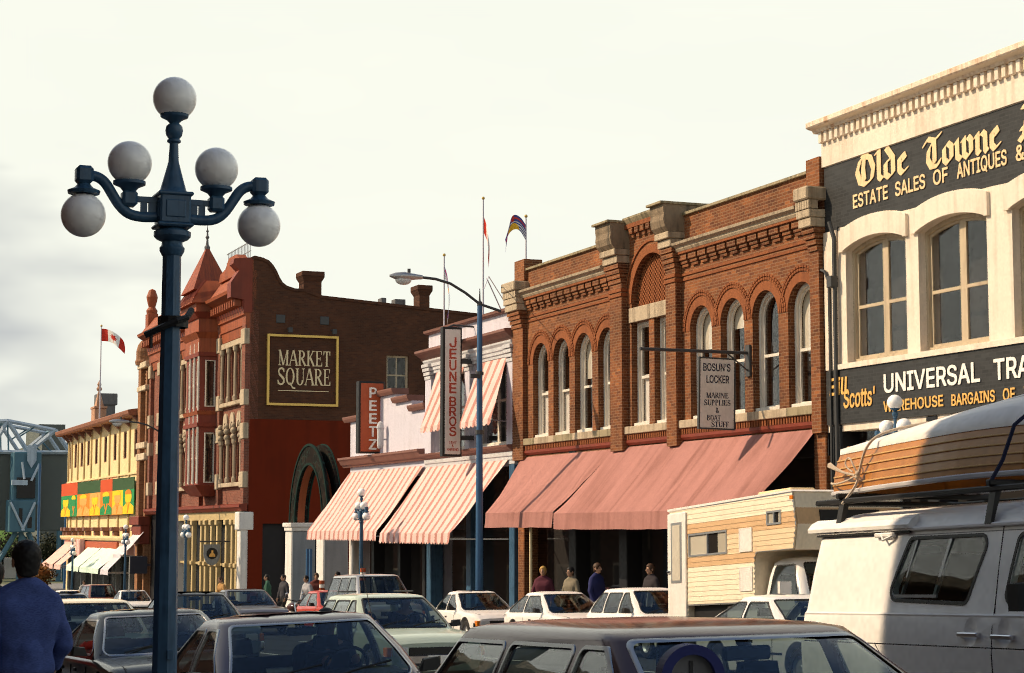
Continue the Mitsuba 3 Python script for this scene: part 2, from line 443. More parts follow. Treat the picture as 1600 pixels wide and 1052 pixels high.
def nib(paths, w=0.16, ang=40, t=0.035):      # broad-pen strokes: black letter
    a = math.radians(ang); e = np.array([math.cos(a), math.sin(a)]) * w / 2; g = []
    for p in paths:
        p = np.asarray(p, float)
        for q, r in zip(p[:-1], p[1:]):
            g.append(shapely.MultiPoint([q - e, q + e, r - e, r + e]).convex_hull.buffer(t / 2))
    return unary_union(g)


def blackletter(text, h):
    L = {'O': (.78, [[(.5, .98), (.2, .85), (.08, .5), (.2, .12), (.42, .02), (.66, .15), (.72, .5), (.6, .85), (.3, 1.0)], [(.36, .86), (.32, .5), (.36, .16)]]),
         'l': (.30, [[(.06, .92), (.16, .98), (.16, .12), (.26, .03)]]),
         'd': (.52, [[(.30, .60), (.12, .5), (.12, .12), (.24, .02), (.40, .12), (.40, .6), (.16, .98)]]),
         'e': (.44, [[(.12, .34), (.32, .46), (.26, .62), (.12, .52), (.12, .14), (.22, .02), (.38, .12)]]),
         'T': (.74, [[(.06, .78), (.2, .94), (.46, .84), (.70, .98)], [(.44, .84), (.24, .6), (.2, .28), (.34, .04), (.58, .04), (.66, .18)], [(.46, .82), (.46, .16)]]),
         'o': (.48, [[(.24, .62), (.10, .5), (.10, .14), (.22, .02), (.38, .14), (.38, .5), (.24, .62)]]),
         'w': (.74, [[(.06, .56), (.12, .62), (.12, .12), (.24, .02), (.38, .14)], [(.32, .56), (.38, .62), (.38, .12), (.5, .02), (.64, .14), (.64, .5), (.54, .62)]]),
         'n': (.54, [[(.06, .54), (.14, .62), (.14, .08), (.2, .02)], [(.14, .48), (.32, .62), (.42, .52), (.42, .1), (.48, .02)]]),
         'A': (.86, [[(.08, .1), (.2, .02), (.34, .5), (.44, .96), (.7, .14), (.82, .02)], [(.16, .36), (.7, .36)], [(.44, .96), (.24, .98)]]), ' ': (.42, [])}
    x, g = 0, []
    for c in text:
        w, st = L[c]
        if st: g.append(affinity.translate(nib(st), x, 0))
        x += w
    return affinity.scale(unary_union(g), h, h, origin=(0, 0)), x * h


def serif(text, h, cond=0.72, wt=0.15, thin=0.05):
    S, T_, H = wt, thin, 1.0

    def R(a, b, c, d): return sbox(a, b, c, d)

    def foot(x, y, w=.30): return R(x - w / 2, y, x + w / 2, y + .045) if y < .5 else R(x - w / 2, y - .045, x + w / 2, y)

    def stem(x): return unary_union([R(x - S / 2, 0, x + S / 2, 1), foot(x, 0, S + .16), foot(x, 1, S + .16)])

    def line(a, b, w): return LineString([a, b]).buffer(w / 2, cap_style=2)

    def bowl(cx, cy, rx, ry, right=True, full=False):
        o = affinity.scale(Point(cx, cy).buffer(1, 24), rx, ry); i = affinity.scale(Point(cx, cy).buffer(1, 24), rx - S, ry - T_)
        g = o.difference(i)
        return g if full else g.intersection(R(cx, 0, 9, 2) if right else R(-9, 0, cx, 2))
    S_ = [(.60, .80), (.56, .93), (.38, .985), (.18, .93), (.10, .78), (.20, .60), (.42, .47), (.60, .34), (.62, .17), (.48, .04), (.30, .015), (.12, .07), (.06, .22)]
    A = unary_union([line((.06, 0), (.40, 1), T_ * 1.2), line((.44, 1), (.80, 0), S), R(.18, .32, .64, .32 + T_), foot(.07, 0, .26), foot(.78, 0, .32)])
    Ebase = [stem(.18), R(.18, 0, .70, T_), R(.18, .955, .66, 1), R(.18, .5 - T_ / 2, .5, .5 + T_ / 2), P((.70, 0), (.70, .26), (.66, .26), (.60, .04)), P((.66, 1), (.66, .76), (.62, .76), (.58, .96)), R(.48, .38, .52, .62)]
    Pb = [stem(.18), bowl(.34, .74, .36, .26), R(.18, .955, .36, 1), R(.18, .48, .36, .48 + T_)]
    G = {'M': (1.08, [R(.14, 0, .14 + T_, 1), foot(.16, 0, .28), line((.17, 1), (.54, .02), S), line((.54, .02), (.90, 1), T_), R(.84, 0, .84 + S, 1), foot(.91, 0, .34), R(.04, .955, .24, 1), R(.84, .955, 1.06, 1)]),
         'A': (.86, [A]), 'R': (.84, Pb + [line((.38, .50), (.74, .02), S), foot(.76, 0, .24)]),
         'K': (.86, [stem(.18), line((.22, .42), (.68, .98), T_ * 1.2), line((.36, .58), (.74, .02), S), foot(.68, 1, .28), foot(.76, 0, .28)]),
         'E': (.76, Ebase), 'F': (.70, [g for n, g in enumerate(Ebase) if n not in (1, 4)]),
         'T': (.76, [stem(.38), R(.04, .955, .72, 1), P((.04, 1), (.04, .74), (.08, .74), (.14, .96)), P((.72, 1), (.72, .74), (.68, .74), (.62, .96))]),
         'S': (.72, [LineString(S_).buffer(.058), LineString(S_[5:9]).buffer(S / 2), R(.58, .74, .64, .98), R(.03, .02, .09, .28)]),
         'Q': (.92, [bowl(.46, .5, .42, .52, full=True), LineString([(.44, .10), (.58, -.02), (.70, -.17), (.92, -.20)]).buffer(.05)]),
         'O': (.90, [bowl(.45, .5, .42, .52, full=True)]), 'U': (.90, [R(.12, .3, .12 + S, 1), R(.74, .3, .74 + T_, 1), foot(.2, 1, .34), foot(.77, 1, .26), bowl(.455, .3, .335, .32, full=True).intersection(R(0, -.1, 1, .3))]),
         'I': (.36, [stem(.18)]), 'N': (.92, [R(.14, 0, .14 + T_, 1), line((.16, 1), (.76, .02), S), R(.74, 0, .74 + T_, 1), foot(.17, 0, .26), foot(.77, 1, .26), R(.02, .955, .2, 1)]),
         'P': (.76, Pb), 'B': (.82, Pb + [bowl(.36, .26, .38, .27), R(.18, 0, .38, T_)]), 'L': (.72, [stem(.18), R(.18, 0, .68, T_), P((.68, 0), (.68, .3), (.64, .3), (.56, .04))]),
         '&': (.90, [bowl(.36, .24, .30, .26, full=True), bowl(.34, .76, .2, .24, full=True), line((.2, .7), (.74, .02), S), line((.76, .42), (.58, .12), T_), R(.62, .42, .86, .46), foot(.8, 0, .22)]), ' ': (.4, [])}
    x, g = 0, []
    for c in text:
        w, st = G[c]
        if st: g.append(affinity.translate(unary_union(st), x, 0))
        x += w + .035
    return affinity.scale(unary_union(g), h * cond, h, origin=(0, 0)), x * h * cond


def fit_poly(poly, width=None, depth=.012):
    b = poly.bounds; poly = affinity.translate(poly, -b[0], 0)
    if width: poly = affinity.scale(poly, width / (b[2] - b[0]), 1, origin=(0, 0))
    return ex(poly.simplify(.001), depth)


# ---------------------------------------------------------------- cream building with the antiques signs
b = thing('cream_building', 'cream painted two storey building with black antiques sign band and arched windows', 'building')
F = FX; Y0, Y1 = 22.0, 36.58
wins = [(33.42, 35.74), (30.63, 32.96), (27.5, 29.83), (24.5, 26.83)]
ops = [opening(a, c, 5.17, 7.62, .19) for a, c in wins]
wall = sbox(Y0, 3.7, Y1, 10.45).difference(unary_union(ops))
obj('wall', exX(wall, F, F + .5), 'm_cream', b)
obj('side_wall', cat(bx(F + .5, F + 14, Y1 - .4, Y1, -2, 10.4), bx(F + .5, F + 14, Y0, Y0 + .4, -2, 10.4)), 'm_brick_brown', b)
obj('roof', bx(F + .5, F + 14, Y0 + .4, Y1 - .4, 10.0, 10.15), 'm_slate', b)
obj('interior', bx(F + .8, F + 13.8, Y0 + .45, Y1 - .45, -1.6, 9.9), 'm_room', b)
obj('floor_slab', bx(F + .5, F + .8, Y0 + .4, Y1 - .4, 3.75, 4.6), 'm_room', b)
mould(b, 'frieze', [(0, 9.60), (.05, 9.60), (.05, 10.12), (0, 10.12)], Y0, Y1 + .02, F, 'm_cream')
mould(b, 'cornice', [(-.3, 10.38), (.17, 10.38), (.2, 10.44), (.33, 10.47), (.36, 10.50), (.36, 10.60), (.30, 10.63), (-.3, 10.70)], Y0, Y1 + .16, F, 'm_cream_rust', 'cream cornice stained with rust along its edge')
mould(b, 'dentil_bed', [(0, 10.12), (.045, 10.12), (.045, 10.38), (0, 10.38)], Y0, Y1 + .02, F, 'm_cream')
y = Y1 - .02
dent = bx(F - .15, F - .045, 0, .125, 10.13, 10.372, .008)
while y > Y0:
    obj('dentil', mp(dent, [[1, 0, 0, 0], [0, 1, 0, y - .125], [0, 0, 1, 0]]), 'm_cream_rust' if rng.rand() < .25 else 'm_cream', b); y -= .224
hoods = []
for a, c in wins:
    inn = seg_arc(a, c, 7.62, .19); out = seg_arc(a - .12, c + .16, 8.06, .2)
    h = Polygon(out + [(a - .12, 7.60), (a, 7.60)] + inn[::-1] + [(c, 7.60), (c + .16, 7.60)]).buffer(0)
    hoods.append(h); obj('hood', exX(h, F - .075, F), 'm_cream', b)
bot = [(Y1 - .01, 7.95), (36.1, 8.0)]
for q in range(36):
    yy = 36.0 - q * .4
    if yy > Y0 + .1: bot.append((yy, 8.13 + .06 * meshkit.noise([[yy * 1.7, 0, 0]], 3)[0]))
pan = Polygon([(Y1 - .01, 9.585), *bot, (Y0, 8.15), (Y0, 9.585)]).buffer(0).difference(unary_union([h.buffer(.02) for h in hoods]))
obj('upper_sign_band', exX(pan, F - .006, F), 'm_sign_black', b, label='black painted band with old style lettering under the cornice')
g, w = blackletter('Olde Towne A', .62)
for t_, yl, yr, z in (('Olde', 35.25, 33.2, 8.92), ('Towne', 32.7, 30.05, 8.84), ('A', 29.55, 28.9, 8.84)):
    g, w = blackletter(t_, .66)
    obj('lettering', on_facade(fit_poly(g, yl - yr), F, yl, z, .018), 'm_letter_cream', b)
for t_, yl, yr in (('ESTATE', 35.36, 34.0), ('SALES', 33.72, 32.62), ('OF', 32.34, 31.83), ('ANTIQUES', 31.52, 29.9), ('&', 29.62, 29.36)):
    obj('lettering', on_facade(word(t_, .285, yl - yr), F, yl, 8.49, .018), 'm_letter_cream', b)
for (a, c), o in zip(wins, ops):
    mid = (a + c) / 2 - .05
    window(b, o, F, .17, 'm_frame_cream', .08, .14, 6.37, [(mid - .11, mid + .11)], .06)
mould(b, 'sill', [(0, 5.04), (.09, 5.04), (.09, 5.15), (0, 5.168)], Y0, 36.05, F, 'm_cream')
obj('pilaster', bx(F - .045, F, 36.06, Y1, 5.06, 8.12), 'm_cream', b)
mould(b, 'lower_sign_band', [(0, 3.86), (.05, 3.86), (.05, 5.035), (0, 5.035)], Y0, Y1 - .03, F, 'm_sign_black', 'black sign band with white and gold lettering above the shop')
for t_, yl, yr, z, h, m_ in (('UNIVERSAL', 34.22, 30.86, 4.42, .375, 'm_letter_white'), ('TRAD', 30.42, 28.9, 4.41, .385, 'm_letter_white'), ('WAREHOUSE', 34.25, 32.1, 4.02, .215, 'm_letter_gold'), ('BARGAINS', 31.82, 30.4, 4.005, .215, 'm_letter_gold'), ('OF', 30.15, 29.78, 4.0, .22, 'm_letter_gold'), ('U', 29.5, 29.3, 4.0, .22, 'm_letter_gold')):
    obj('lettering', on_facade(word(t_, h, yl - yr), F, yl, z, .062), m_, b)
obj('lettering', on_facade(word('Bill', .36, .75, True, .012, .1), F, 36.4, 4.5, .062), 'm_letter_gold', b)
obj('lettering', on_facade(word("Scotts'", .38, 1.25, True, .012, .12), F, 35.82, 4.2, .062), 'm_letter_gold', b)
obj('drainpipe', cat(tube([[F - .10, 36.05, z] for z in np.linspace(-.9, 7.4, 12)], .05, 8), tube([[F - .10, 36.05, 7.4], [F - .12, 36.0, 7.9], [F - .18, 36.1, 8.3]], .05, 8)), 'm_iron', b)
obj('conduit', cat(tube([[F - .08, 36.32, z] for z in np.linspace(-.9, 7.0, 10)], .035, 6), tube([[F - .08, 36.32, 7.0], [F - .1, 36.45, 7.25], [F - .1, 36.6, 7.3]], .035, 6), bx(F - .22, F - .04, 36.0, 36.2, 6.85, 7.1, .01)), 'm_iron', b)
for y in (36.2, 32.6, 29.3, 25.9, 22.4):
    obj('shop_pier', bx(F - .02, F + .45, y - .2, y + .2, -1.4, 3.85, .02), 'm_shop_dark', b)
obj('shop_post', bx(F + .05, F + .3, 34.15, 34.55, -1.1, 3.78, .02), 'm_white_post', b)
k = obj('shop_window', cat(bx(F + .2, F + .3, Y0, Y1, -1.2, -.4), bx(F + .2, F + .3, Y0, Y1, 2.9, 3.05)), 'm_shop_dark', b)
for a, c in ((34.6, 36.0), (32.8, 34.1), (29.5, 32.4), (26.1, 29.1), (22.6, 25.7)):
    obj('pane', sheetX(sbox(a, -.4, c, 3.75), F + .25), 'm_shop_glass', k)
obj('blind', bx(F + .34, F + .36, 34.85, 35.6, 2.3, 3.5), 'm_sheet', k)

# ---------------------------------------------------------------- orange brick building
b = thing('orange_brick_building', 'orange brick two storey building with round arched windows, pilasters and brick lattice lunette', 'building')
Y0, Y1 = 36.6, 54.9
RW = [(41.99, 43.16), (40.34, 41.53), (38.7, 39.93), (37.03, 38.26)]
LW = [(52.4, 53.58), (50.83, 52.01), (49.22, 50.43), (47.64, 48.81)]
CW = [(45.55, 46.62), (44.18, 45.23)]
ops = [arch_open(a, c, 4.34, 7.17) for a, c in RW + LW] + [opening(a, c, 4.34, 7.13) for a, c in CW]
lun = P((44.18, 7.53), (46.6, 7.53), *arc(45.39, 7.67, 1.21, 0, math.pi, 24))
wall = unary_union([sbox(Y0, 3.7, Y1, 8.9), sbox(44.1, 8.9, 46.8, 9.8)]).difference(unary_union(ops + [lun]))
obj('wall', exX(wall, F, F + .5), 'm_brick_orange', b)
obj('parapet', cat(bx(F + .02, F + .4, 36.65, 44.1, 8.9, 9.58), bx(F + .02, F + .4, 46.8, Y1, 8.9, 9.5)), 'm_brick_orange', b)
obj('side_wall', cat(bx(F + .5, F + 15, Y1 - .4, Y1, -2, 9.3), bx(F + .5, F + 15, Y0, Y0 + .38, -2, 9.3)), 'm_brick_brown', b)
obj('roof', bx(F + .5, F + 15, Y0 + .38, Y1 - .4, 8.6, 8.7), 'm_slate', b)
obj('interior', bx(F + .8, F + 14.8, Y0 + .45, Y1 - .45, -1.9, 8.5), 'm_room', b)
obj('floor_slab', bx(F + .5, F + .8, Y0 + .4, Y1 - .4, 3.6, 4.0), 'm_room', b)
for i, ((a, c), o) in enumerate(zip(RW + LW, ops)):
    z = [(.62, 1), (.75, 1), None, (.45, .98), (0, .5), (0, .46), (.55, 1), (0, .5)][i]; blind = z is not None
    window(b, o, F, .17, 'm_frame_white', .085, .15, 5.66, (), .05, blind, 'm_sign_grey' if i > 3 and i != 6 else 'm_sheet', z or (0, 1), .09)
    cy = (a + c) / 2; r = (c - a) / 2; zc = 7.17 - r
    obj('arch_ring', exX(P(*arc(cy, zc, r + .22, 0, math.pi, 20), *arc(cy, zc, r + .002, math.pi, 0, 20)), F - .014, F + .1), 'm_brick_plain', b)
    for k in range(19):              # a row of small brick heads round the arch
        pass
    heads = []
    for k in range(25):
        t_ = math.pi * (k + .5) / 25
        for rr in (r + .275, r + .355):
            heads.append(mp(bx(F - .035, F + .02, -.045, .045, -.026, .026), np.array([[1, 0, 0, 0], [0, math.sin(t_), math.cos(t_), cy + rr * math.cos(t_)], [0, -math.cos(t_), math.sin(t_), zc + rr * math.sin(t_)]])))
    obj('arch_heads', cat(heads), 'm_brick_plain', b, kind='stuff')
for (a, c), o in zip(CW, ops[8:]):
    window(b, o, F, .17, 'm_frame_white', .085, .15, 5.66, (), .05, True, 'm_sign_grey', (0, .5), .09)
for yy in (45.39 - .65, 45.39 + .65):
    obj('lintel', bx(F - .05, F + .45, yy - .64, yy + .645, 7.13, 7.525, .01), 'm_stone_dim', b)
obj('arch_ring', exX(P(*arc(45.39, 7.67, 1.44, 0, math.pi, 26), *arc(45.39, 7.67, 1.212, math.pi, 0, 26)), F - .02, F + .1), 'm_brick_plain', b)
obj('arch_moulding', exX(P(*arc(45.39, 7.67, 1.58, 0, math.pi, 26), *arc(45.39, 7.67, 1.52, math.pi, 0, 26)), F - .04, F + .02), 'm_brick_plain', b)
obj('lattice_back', exX(lun, F + .36, F + .4), 'm_brick_brown', b)
lat = []
for r_ in range(24):
    for q in range(18):
        yy, zz = 44.2 + q * .15 + (.075 if r_ % 2 else 0), 7.56 + r_ * .064
        if lun.contains(Point(yy, zz)): lat.append(bx(F + .17, F + .35, yy - .048, yy + .048, zz - .03, zz + .03))
obj('lattice_bricks', cat(lat), 'm_brick_plain', b, kind='stuff')
for ya, yb, n in ((37.35, 43.55, 12), (47.9, 54.0, 12)):
    pit = (yb - ya) / n
    for i in range(n):
        y = ya + i * pit + .05
        c = cat(bx(F - .14, F, y, y + pit - .10, 8.40, 8.60), bx(F - .095, F, y + .02, y + pit - .12, 8.31, 8.40), bx(F - .06, F, y + .04, y + pit - .14, 8.23, 8.31))
        obj('corbel', c, 'm_brick_orange', b)
    mould(b, 'corbel_band', [(0, 8.56), (.19, 8.56), (.19, 8.62), (0, 8.62)], ya, yb, F, 'm_brick_plain')
    mould(b, 'cornice', [(0, 8.62), (.2, 8.62), (.24, 8.68), (.24, 8.72), (.34, 8.78), (.36, 8.84), (.1, 8.93), (0, 8.93)], ya - .02, yb + .02, F, 'm_stone_dim')
    for z in (7.92, 8.05):
        mould(b, 'string_course', [(0, z - .035), (.035, z - .03), (.035, z + .03), (0, z + .035)], ya - .1, yb + .1, F, 'm_brick_plain')
for i in range(7):
    y = 44.2 + i * .345
    obj('corbel', cat(bx(F - .13, F, y, y + .22, 9.52, 9.68), bx(F - .08, F, y + .02, y + .2, 9.42, 9.52)), 'm_brick_orange', b)
mould(b, 'coping', [(-.4, 9.80), (.12, 9.80), (.16, 9.86), (.2, 9.93), (.2, 9.98), (-.4, 10.0)], 44.15, 46.75, F, 'm_stone_moss')
mould(b, 'corbel_band', [(0, 9.68), (.15, 9.68), (.15, 9.80), (0, 9.80)], 44.15, 46.75, F, 'm_brick_plain')
mould(b, 'coping', [(-.45, 9.58), (.06, 9.58), (.06, 9.645), (-.45, 9.68)], 37.2, 43.6, F, 'm_stone_moss')
mould(b, 'coping', [(-.45, 9.50), (.06, 9.50), (.06, 9.565), (-.45, 9.6)], 47.4, 54.35, F, 'm_stone_moss')
for ya, yb in ((43.58, 44.14), (46.82, 47.58)):            # tall inner pilasters with scrolled stone caps
    p = obj('pilaster', bx(F - .2, F + .3, ya, yb, 3.7, 8.25), 'm_brick_orange', b)
    for i in range(4):
        obj('corbelled_course', bx(F - .2 - .035 * (i + 1), F + .3, ya - .02 * (i + 1), yb + .02 * (i + 1), 8.25 + .13 * i, 8.25 + .13 * (i + 1) - .015), 'm_brick_orange', b)
    for i in range(2):
        obj('string_course', bx(F - .235, F, ya - .03, yb + .03, 7.88 + .13 * i, 7.96 + .13 * i), 'm_brick_plain', b)
    ya -= .09; yb += .09
    obj('cap_stone', bx(F - .38, F + .3, ya, yb, 8.78, 8.98, .015), 'm_stone_dim', b)
    obj('cap_stone', bx(F - .46, F + .3, ya - .02, yb + .02, 8.99, 9.16, .015), 'm_stone_dim', b)
    prof = P((F - .44, 9.165), (F - .54, 9.28), (F - .58, 9.45), (F - .56, 9.6), (F - .58, 9.7), (F - .58, 9.86), (F + .9, 9.86), (F + .85, 9.75), (F + .5, 9.55), (F + .3, 9.165))
    obj('cap', exY(prof, ya - .02, yb + .02), 'm_stone_cap', b, label='dark weathered scrolled pilaster cap')
    obj('cap_slab', bx(F - .68, F + 1.0, ya - .06, yb + .06, 9.862, 9.93, .01), 'm_stone_moss', b)
for ya, yb in ((36.62, 37.02), (54.05, 54.9)):
    obj('pilaster', bx(F - .15, F, ya, yb, 3.7, 7.75), 'm_brick_orange', b)
    for i in range(4):
        obj('corbelled_course', bx(F - .15 - .04 * (i + 1), F, ya - .02 * i, yb + .02 * i, 7.75 + .13 * i, 7.75 + .13 * (i + 1) - .015), 'm_brick_orange', b)
    obj('cap_stone', bx(F - .38, F, ya - .06, yb + .08, 8.27, 8.47, .015), 'm_stone_dim', b)
    obj('cap_stone', bx(F - .42, F, ya - .08, yb + .10, 8.48, 8.66, .015), 'm_stone_dim', b)
    for i in range(6):
        w_ = (yb - ya + .2) / 6
        obj('cap_flute', bx(F - .44, F - .2, ya - .1 + w_ * i + .01, ya - .1 + w_ * (i + 1) - .01, 8.67, 8.86), 'm_stone_dim', b)
    obj('cap_slab', bx(F - .50, F + .3, ya - .12, yb + .10, 8.87, 9.16, .03), 'm_stone_dim', b)
    obj('end_pier', bx(F - .1, F + .5, ya + .0, yb - .05 if yb > 50 else yb + .17, 9.2, 9.86), 'm_brick_orange', b)
y = 36.62
while y < 54.8:
    w_ = min(1.15 + .4 * rng.rand(), 54.9 - y)
    obj('sill_stone', bx(F - .14, F + .25, y + .006, y + w_ - .006, 4.135, 4.335, .012), 'm_stone_dim' if rng.rand() < .75 else 'm_stone_moss', b); y += w_
obj('brick_dentils', cat([bx(F - .09, F, y, y + .065, 3.98, 4.13) for y in np.arange(36.7, 54.8, .125)]), 'm_brick_plain', b, kind='stuff')
mould(b, 'moulding', [(0, 3.84), (.05, 3.84), (.10, 3.9), (.10, 3.975), (0, 3.975)], 36.62, 54.88, F, 'm_red_trim')
for y in (36.9, 40.3, 44.0, 47.2, 50.6, 54.5):
    obj('shop_pier', bx(F - .03, F + .45, y - .25, y + .25, -2.0, 3.84, .02), 'm_brick_orange' if y > 54 or y < 37 else 'm_shop_dark', b)
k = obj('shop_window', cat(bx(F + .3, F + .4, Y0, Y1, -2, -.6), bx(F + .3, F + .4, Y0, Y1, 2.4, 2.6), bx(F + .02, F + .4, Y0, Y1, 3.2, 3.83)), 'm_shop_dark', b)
for a, c in ((37.2, 40.0), (40.6, 43.7), (44.3, 46.9), (47.5, 50.3), (50.9, 54.2)):
    obj('pane', sheetX(sbox(a, -.6, c, 3.2), F + .36), 'm_shop_glass', k)
awning('faded rose red canvas awning over the brick shopfront, right hand section', F - .03, 37.03, 47.66, 3.80, 1.5, 37.55, 48.42, 2.03, .42, 'm_awn_plain', group=None, sag=.06)
awning('faded rose red canvas awning over the brick shopfront, left hand section', F - .03, 47.7, 54.4, 3.78, 1.5, 48.47, 53.6, 2.08, .42, 'm_awn_plain', sag=.06)
t = tag(obj('awning_post', tube([[20.75, 50.5, gz(20, 50.5) + .13], [20.75, 50.5, 1.7]], .045, 8), 'm_letter_pale'), 'thin pale post standing under the rose red awning', 'post')

# bosun's sign
t = thing('hanging_sign', 'grey hanging sign of the marine supplies shop on an iron bar', 'sign')
obj('bar', tube([[19.22, 40.1, 5.76], [22.12, 40.1, 5.76]], .04, 8), 'm_iron', t)
obj('bracket', cat(tube([[22.1, 40.1, 5.3], [21.5, 40.1, 5.74]], .02, 6), bx(22.04, 22.1, 40.0, 40.2, 5.2, 5.95)), 'm_iron', t)
bd = mp(bx(-.455, .455, -.03, .03, -.82, .82, .01), rotm(math.radians(1.2), [0, 1, 0])); bd.apply_translation([21.21, 40.1, 4.77])
obj('board', bd, 'm_sign_grey', t)
fr = sbox(-.485, -.85, .485, .85).difference(sbox(-.45, -.815, .45, .815)); fm_ = mp(ex(fr, .08), [[1, 0, 0, 0], [0, 0, -1, .04], [0, 1, 0, 0]]); fm_.apply_transform(rotm(math.radians(1.2), [0, 1, 0])); fm_.apply_translation([21.21, 40.1, 4.77])
obj('frame', fm_, 'm_iron', t)
obj('link', cat(*[tube([[x, 40.1, 5.76], [x, 40.1, 5.58]], .012, 6) for x in (20.9, 21.55)]), 'm_iron', t)
for tx, z, w_, x, ser in (("BOSUN'S", 5.30, .72, 20.85, 0), ('LOCKER', 5.02, .60, 20.93, 0), ('MARINE', 4.66, .58, 20.92, 1), ('SUPPLIES', 4.49, .70, 20.86, 1), ('&', 4.31, .09, 21.17, 1), ('BOAT', 4.13, .36, 20.93, 1), ('STUFF', 3.96 + .02, .46, 21.05, 1)):
    if ser:
        g, _ = serif(tx, .13, 1.0, .2, .075); ms = fit_poly(g, w_, .006)
    else:
        ms = word(tx, .175, w_, True, .006)
    obj('lettering', on_side(ms, 40.1, x, z, .032), 'm_letter_grey', t)
# ---------------------------------------------------------------- white tent maker's building
b = thing('white_awning_shop', 'white painted two storey shop with brown cornices and striped upper awnings', 'building')
Y0, Y1 = 54.92, 63.2
bays = [(55.5, 58.74), (59.24, 62.54)]
wall = sbox(Y0, 3.6, Y1, 8.4).difference(unary_union([sbox(a, 4.25, c, 6.95) for a, c in bays]))
obj('wall', exX(wall, F + .02, F + .5), 'm_white_wall', b)
obj('side_wall', cat(bx(F + .5, F + 14, Y1 - .3, Y1, -2.3, 8.35), bx(F + .5, F + 14, Y0, Y0 + .3, -2.3, 8.35)), 'm_white_wall', b)
obj('roof', bx(F + .5, F + 14, Y0 + .3, Y1 - .3, 7.9, 8.0), 'm_slate', b)
obj('interior', bx(F + .8, F + 13.9, Y0 + .35, Y1 - .35, -2.2, 7.8), 'm_room', b)
obj('floor_slab', bx(F + .5, F + .8, Y0 + .3, Y1 - .3, 3.5, 4.1), 'm_room', b)
mould(b, 'coping', [(-.4, 8.38), (.08, 8.38), (.14, 8.42), (.16, 8.5), (-.4, 8.52)], Y0, Y1 + .1, F, 'm_brown_trim')
mould(b, 'cornice', [(-.02, 7.46), (.12, 7.46), (.16, 7.54), (.34, 7.66), (.40, 7.72), (.40, 7.80), (-.02, 7.84)], Y0 + .02, Y1 + .32, F, 'm_brown_trim')
mould(b, 'entablature', [(-.02, 6.98), (.06, 6.98), (.06, 7.08), (.10, 7.09), (.10, 7.2), (.14, 7.21), (.14, 7.32), (.2, 7.40), (.2, 7.458), (-.02, 7.458)], Y0 + .02, Y1, F, 'm_grey_trim')
for ya, yb in ((54.93, 55.48), (58.76, 59.22), (62.56, 63.18)):
    obj('pilaster', bx(F - .12, F + .02, ya, yb, 4.22, 6.78, .01), 'm_white_wall', b)
    for i in range(4):
        obj('capital', bx(F - .15 - .035 * i, F, ya - .02 * i, yb + .02 * i, 6.78 + .14 * i, 6.90 + .14 * i, .01), 'm_grey_trim', b)
for a, c in bays:
    window(b, sbox(a, 4.25, c, 6.95), F, .2, 'm_frame_white', .08, .14, 5.7, [((a + c) / 2 - .07, (a + c) / 2 + .07)], .05)
mould(b, 'lower_cornice', [(-.02, 4.0), (.14, 4.0), (.18, 4.06), (.32, 4.14), (.34, 4.2), (-.02, 4.23)], Y0 + .02, Y1, F, 'm_brown_trim')
mould(b, 'lower_entablature', [(-.02, 3.62), (.06, 3.62), (.06, 3.74), (.10, 3.75), (.10, 3.86), (.14, 3.87), (.14, 3.998), (-.02, 3.998)], Y0 + .02, Y1, F, 'm_grey_trim')
for y in (55.2, 59.0, 62.9):
    obj('shop_pier', bx(F - .06, F + .4, y - .22, y + .22, -2.3, 3.6, .02), 'm_lamp_blue', b)
k = obj('shop_window', cat(bx(F + .3, F + .4, Y0, Y1, -2.3, -1.2), bx(F + .3, F + .4, Y0, Y1, 1.6, 1.75)), 'm_shop_dark', b)
for a, c in ((55.4, 58.8), (59.2, 62.7)):
    obj('pane', sheetX(sbox(a, -1.2, c, 3.6), F + .35), 'm_shop_glass', k)
awning('small red and white striped awning over the upper right window of the white shop', F - .1, 55.5, 57.95, 6.95, .85, 54.65, 57.4, 4.98, .14, 'm_awn_stripe_wide', .34, 'upper striped awnings of the white shop', sag=.02)
awning('small red and white striped awning behind the tall vertical shop sign', F - .1, 59.3, 62.05, 6.97, .85, 58.98, 61.25, 5.02, .14, 'm_awn_stripe_wide', .34, 'upper striped awnings of the white shop', sag=.02)
awning('long red and white striped awning under the tall vertical shop sign', F - .08, 55.4, 63.0, 3.78, 1.55, 56.45, 63.5, 1.48, .28, 'm_awn_stripe', .26, 'long striped awnings', sag=.05)
t = thing('vertical_sign', 'tall grey vertical blade sign with red letters on the white tent shop', 'sign')
YJ = 58.6
obj('cabinet', bx(20.99, 21.66, YJ, YJ + .25, 3.95, 8.18, .015), 'm_black', t)
obj('panel', bx(21.07, 21.60, YJ - .02, YJ + .02, 4.03, 8.10, .004), 'm_sign_grey', t)
for m_ in (tube([[21.2, YJ + .12, 8.17], [21.4, YJ + .12, 8.26], [22.5, YJ + .12, 8.2]], .03, 6), bx(21.65, F, YJ + .05, YJ + .2, 4.5, 4.65), bx(21.65, F, YJ + .05, YJ + .2, 7.0, 7.15)): obj('bracket', m_, 'm_iron', t)
for i, c in enumerate('JEUNE'):
    obj('lettering', on_side(word(c, .315, .25, True, .01), YJ - .02, 21.21, 7.52 - .375 * i, .0), 'm_letter_red', t)
for i, c in enumerate('BROS'):
    obj('lettering', on_side(word(c, .29, .25, True, .01), YJ - .02, 21.21, 5.60 - .325 * i, .0), 'm_letter_red', t)
for tx, z, w_ in (('TENT', 4.36, .27), ('&', 4.26, .06), ('AWNING', 4.14, .40)):
    obj('lettering', on_side(word(tx, .085, w_, True, .01), YJ - .02, 21.335 - w_ / 2, z, .0), 'm_letter_red', t)

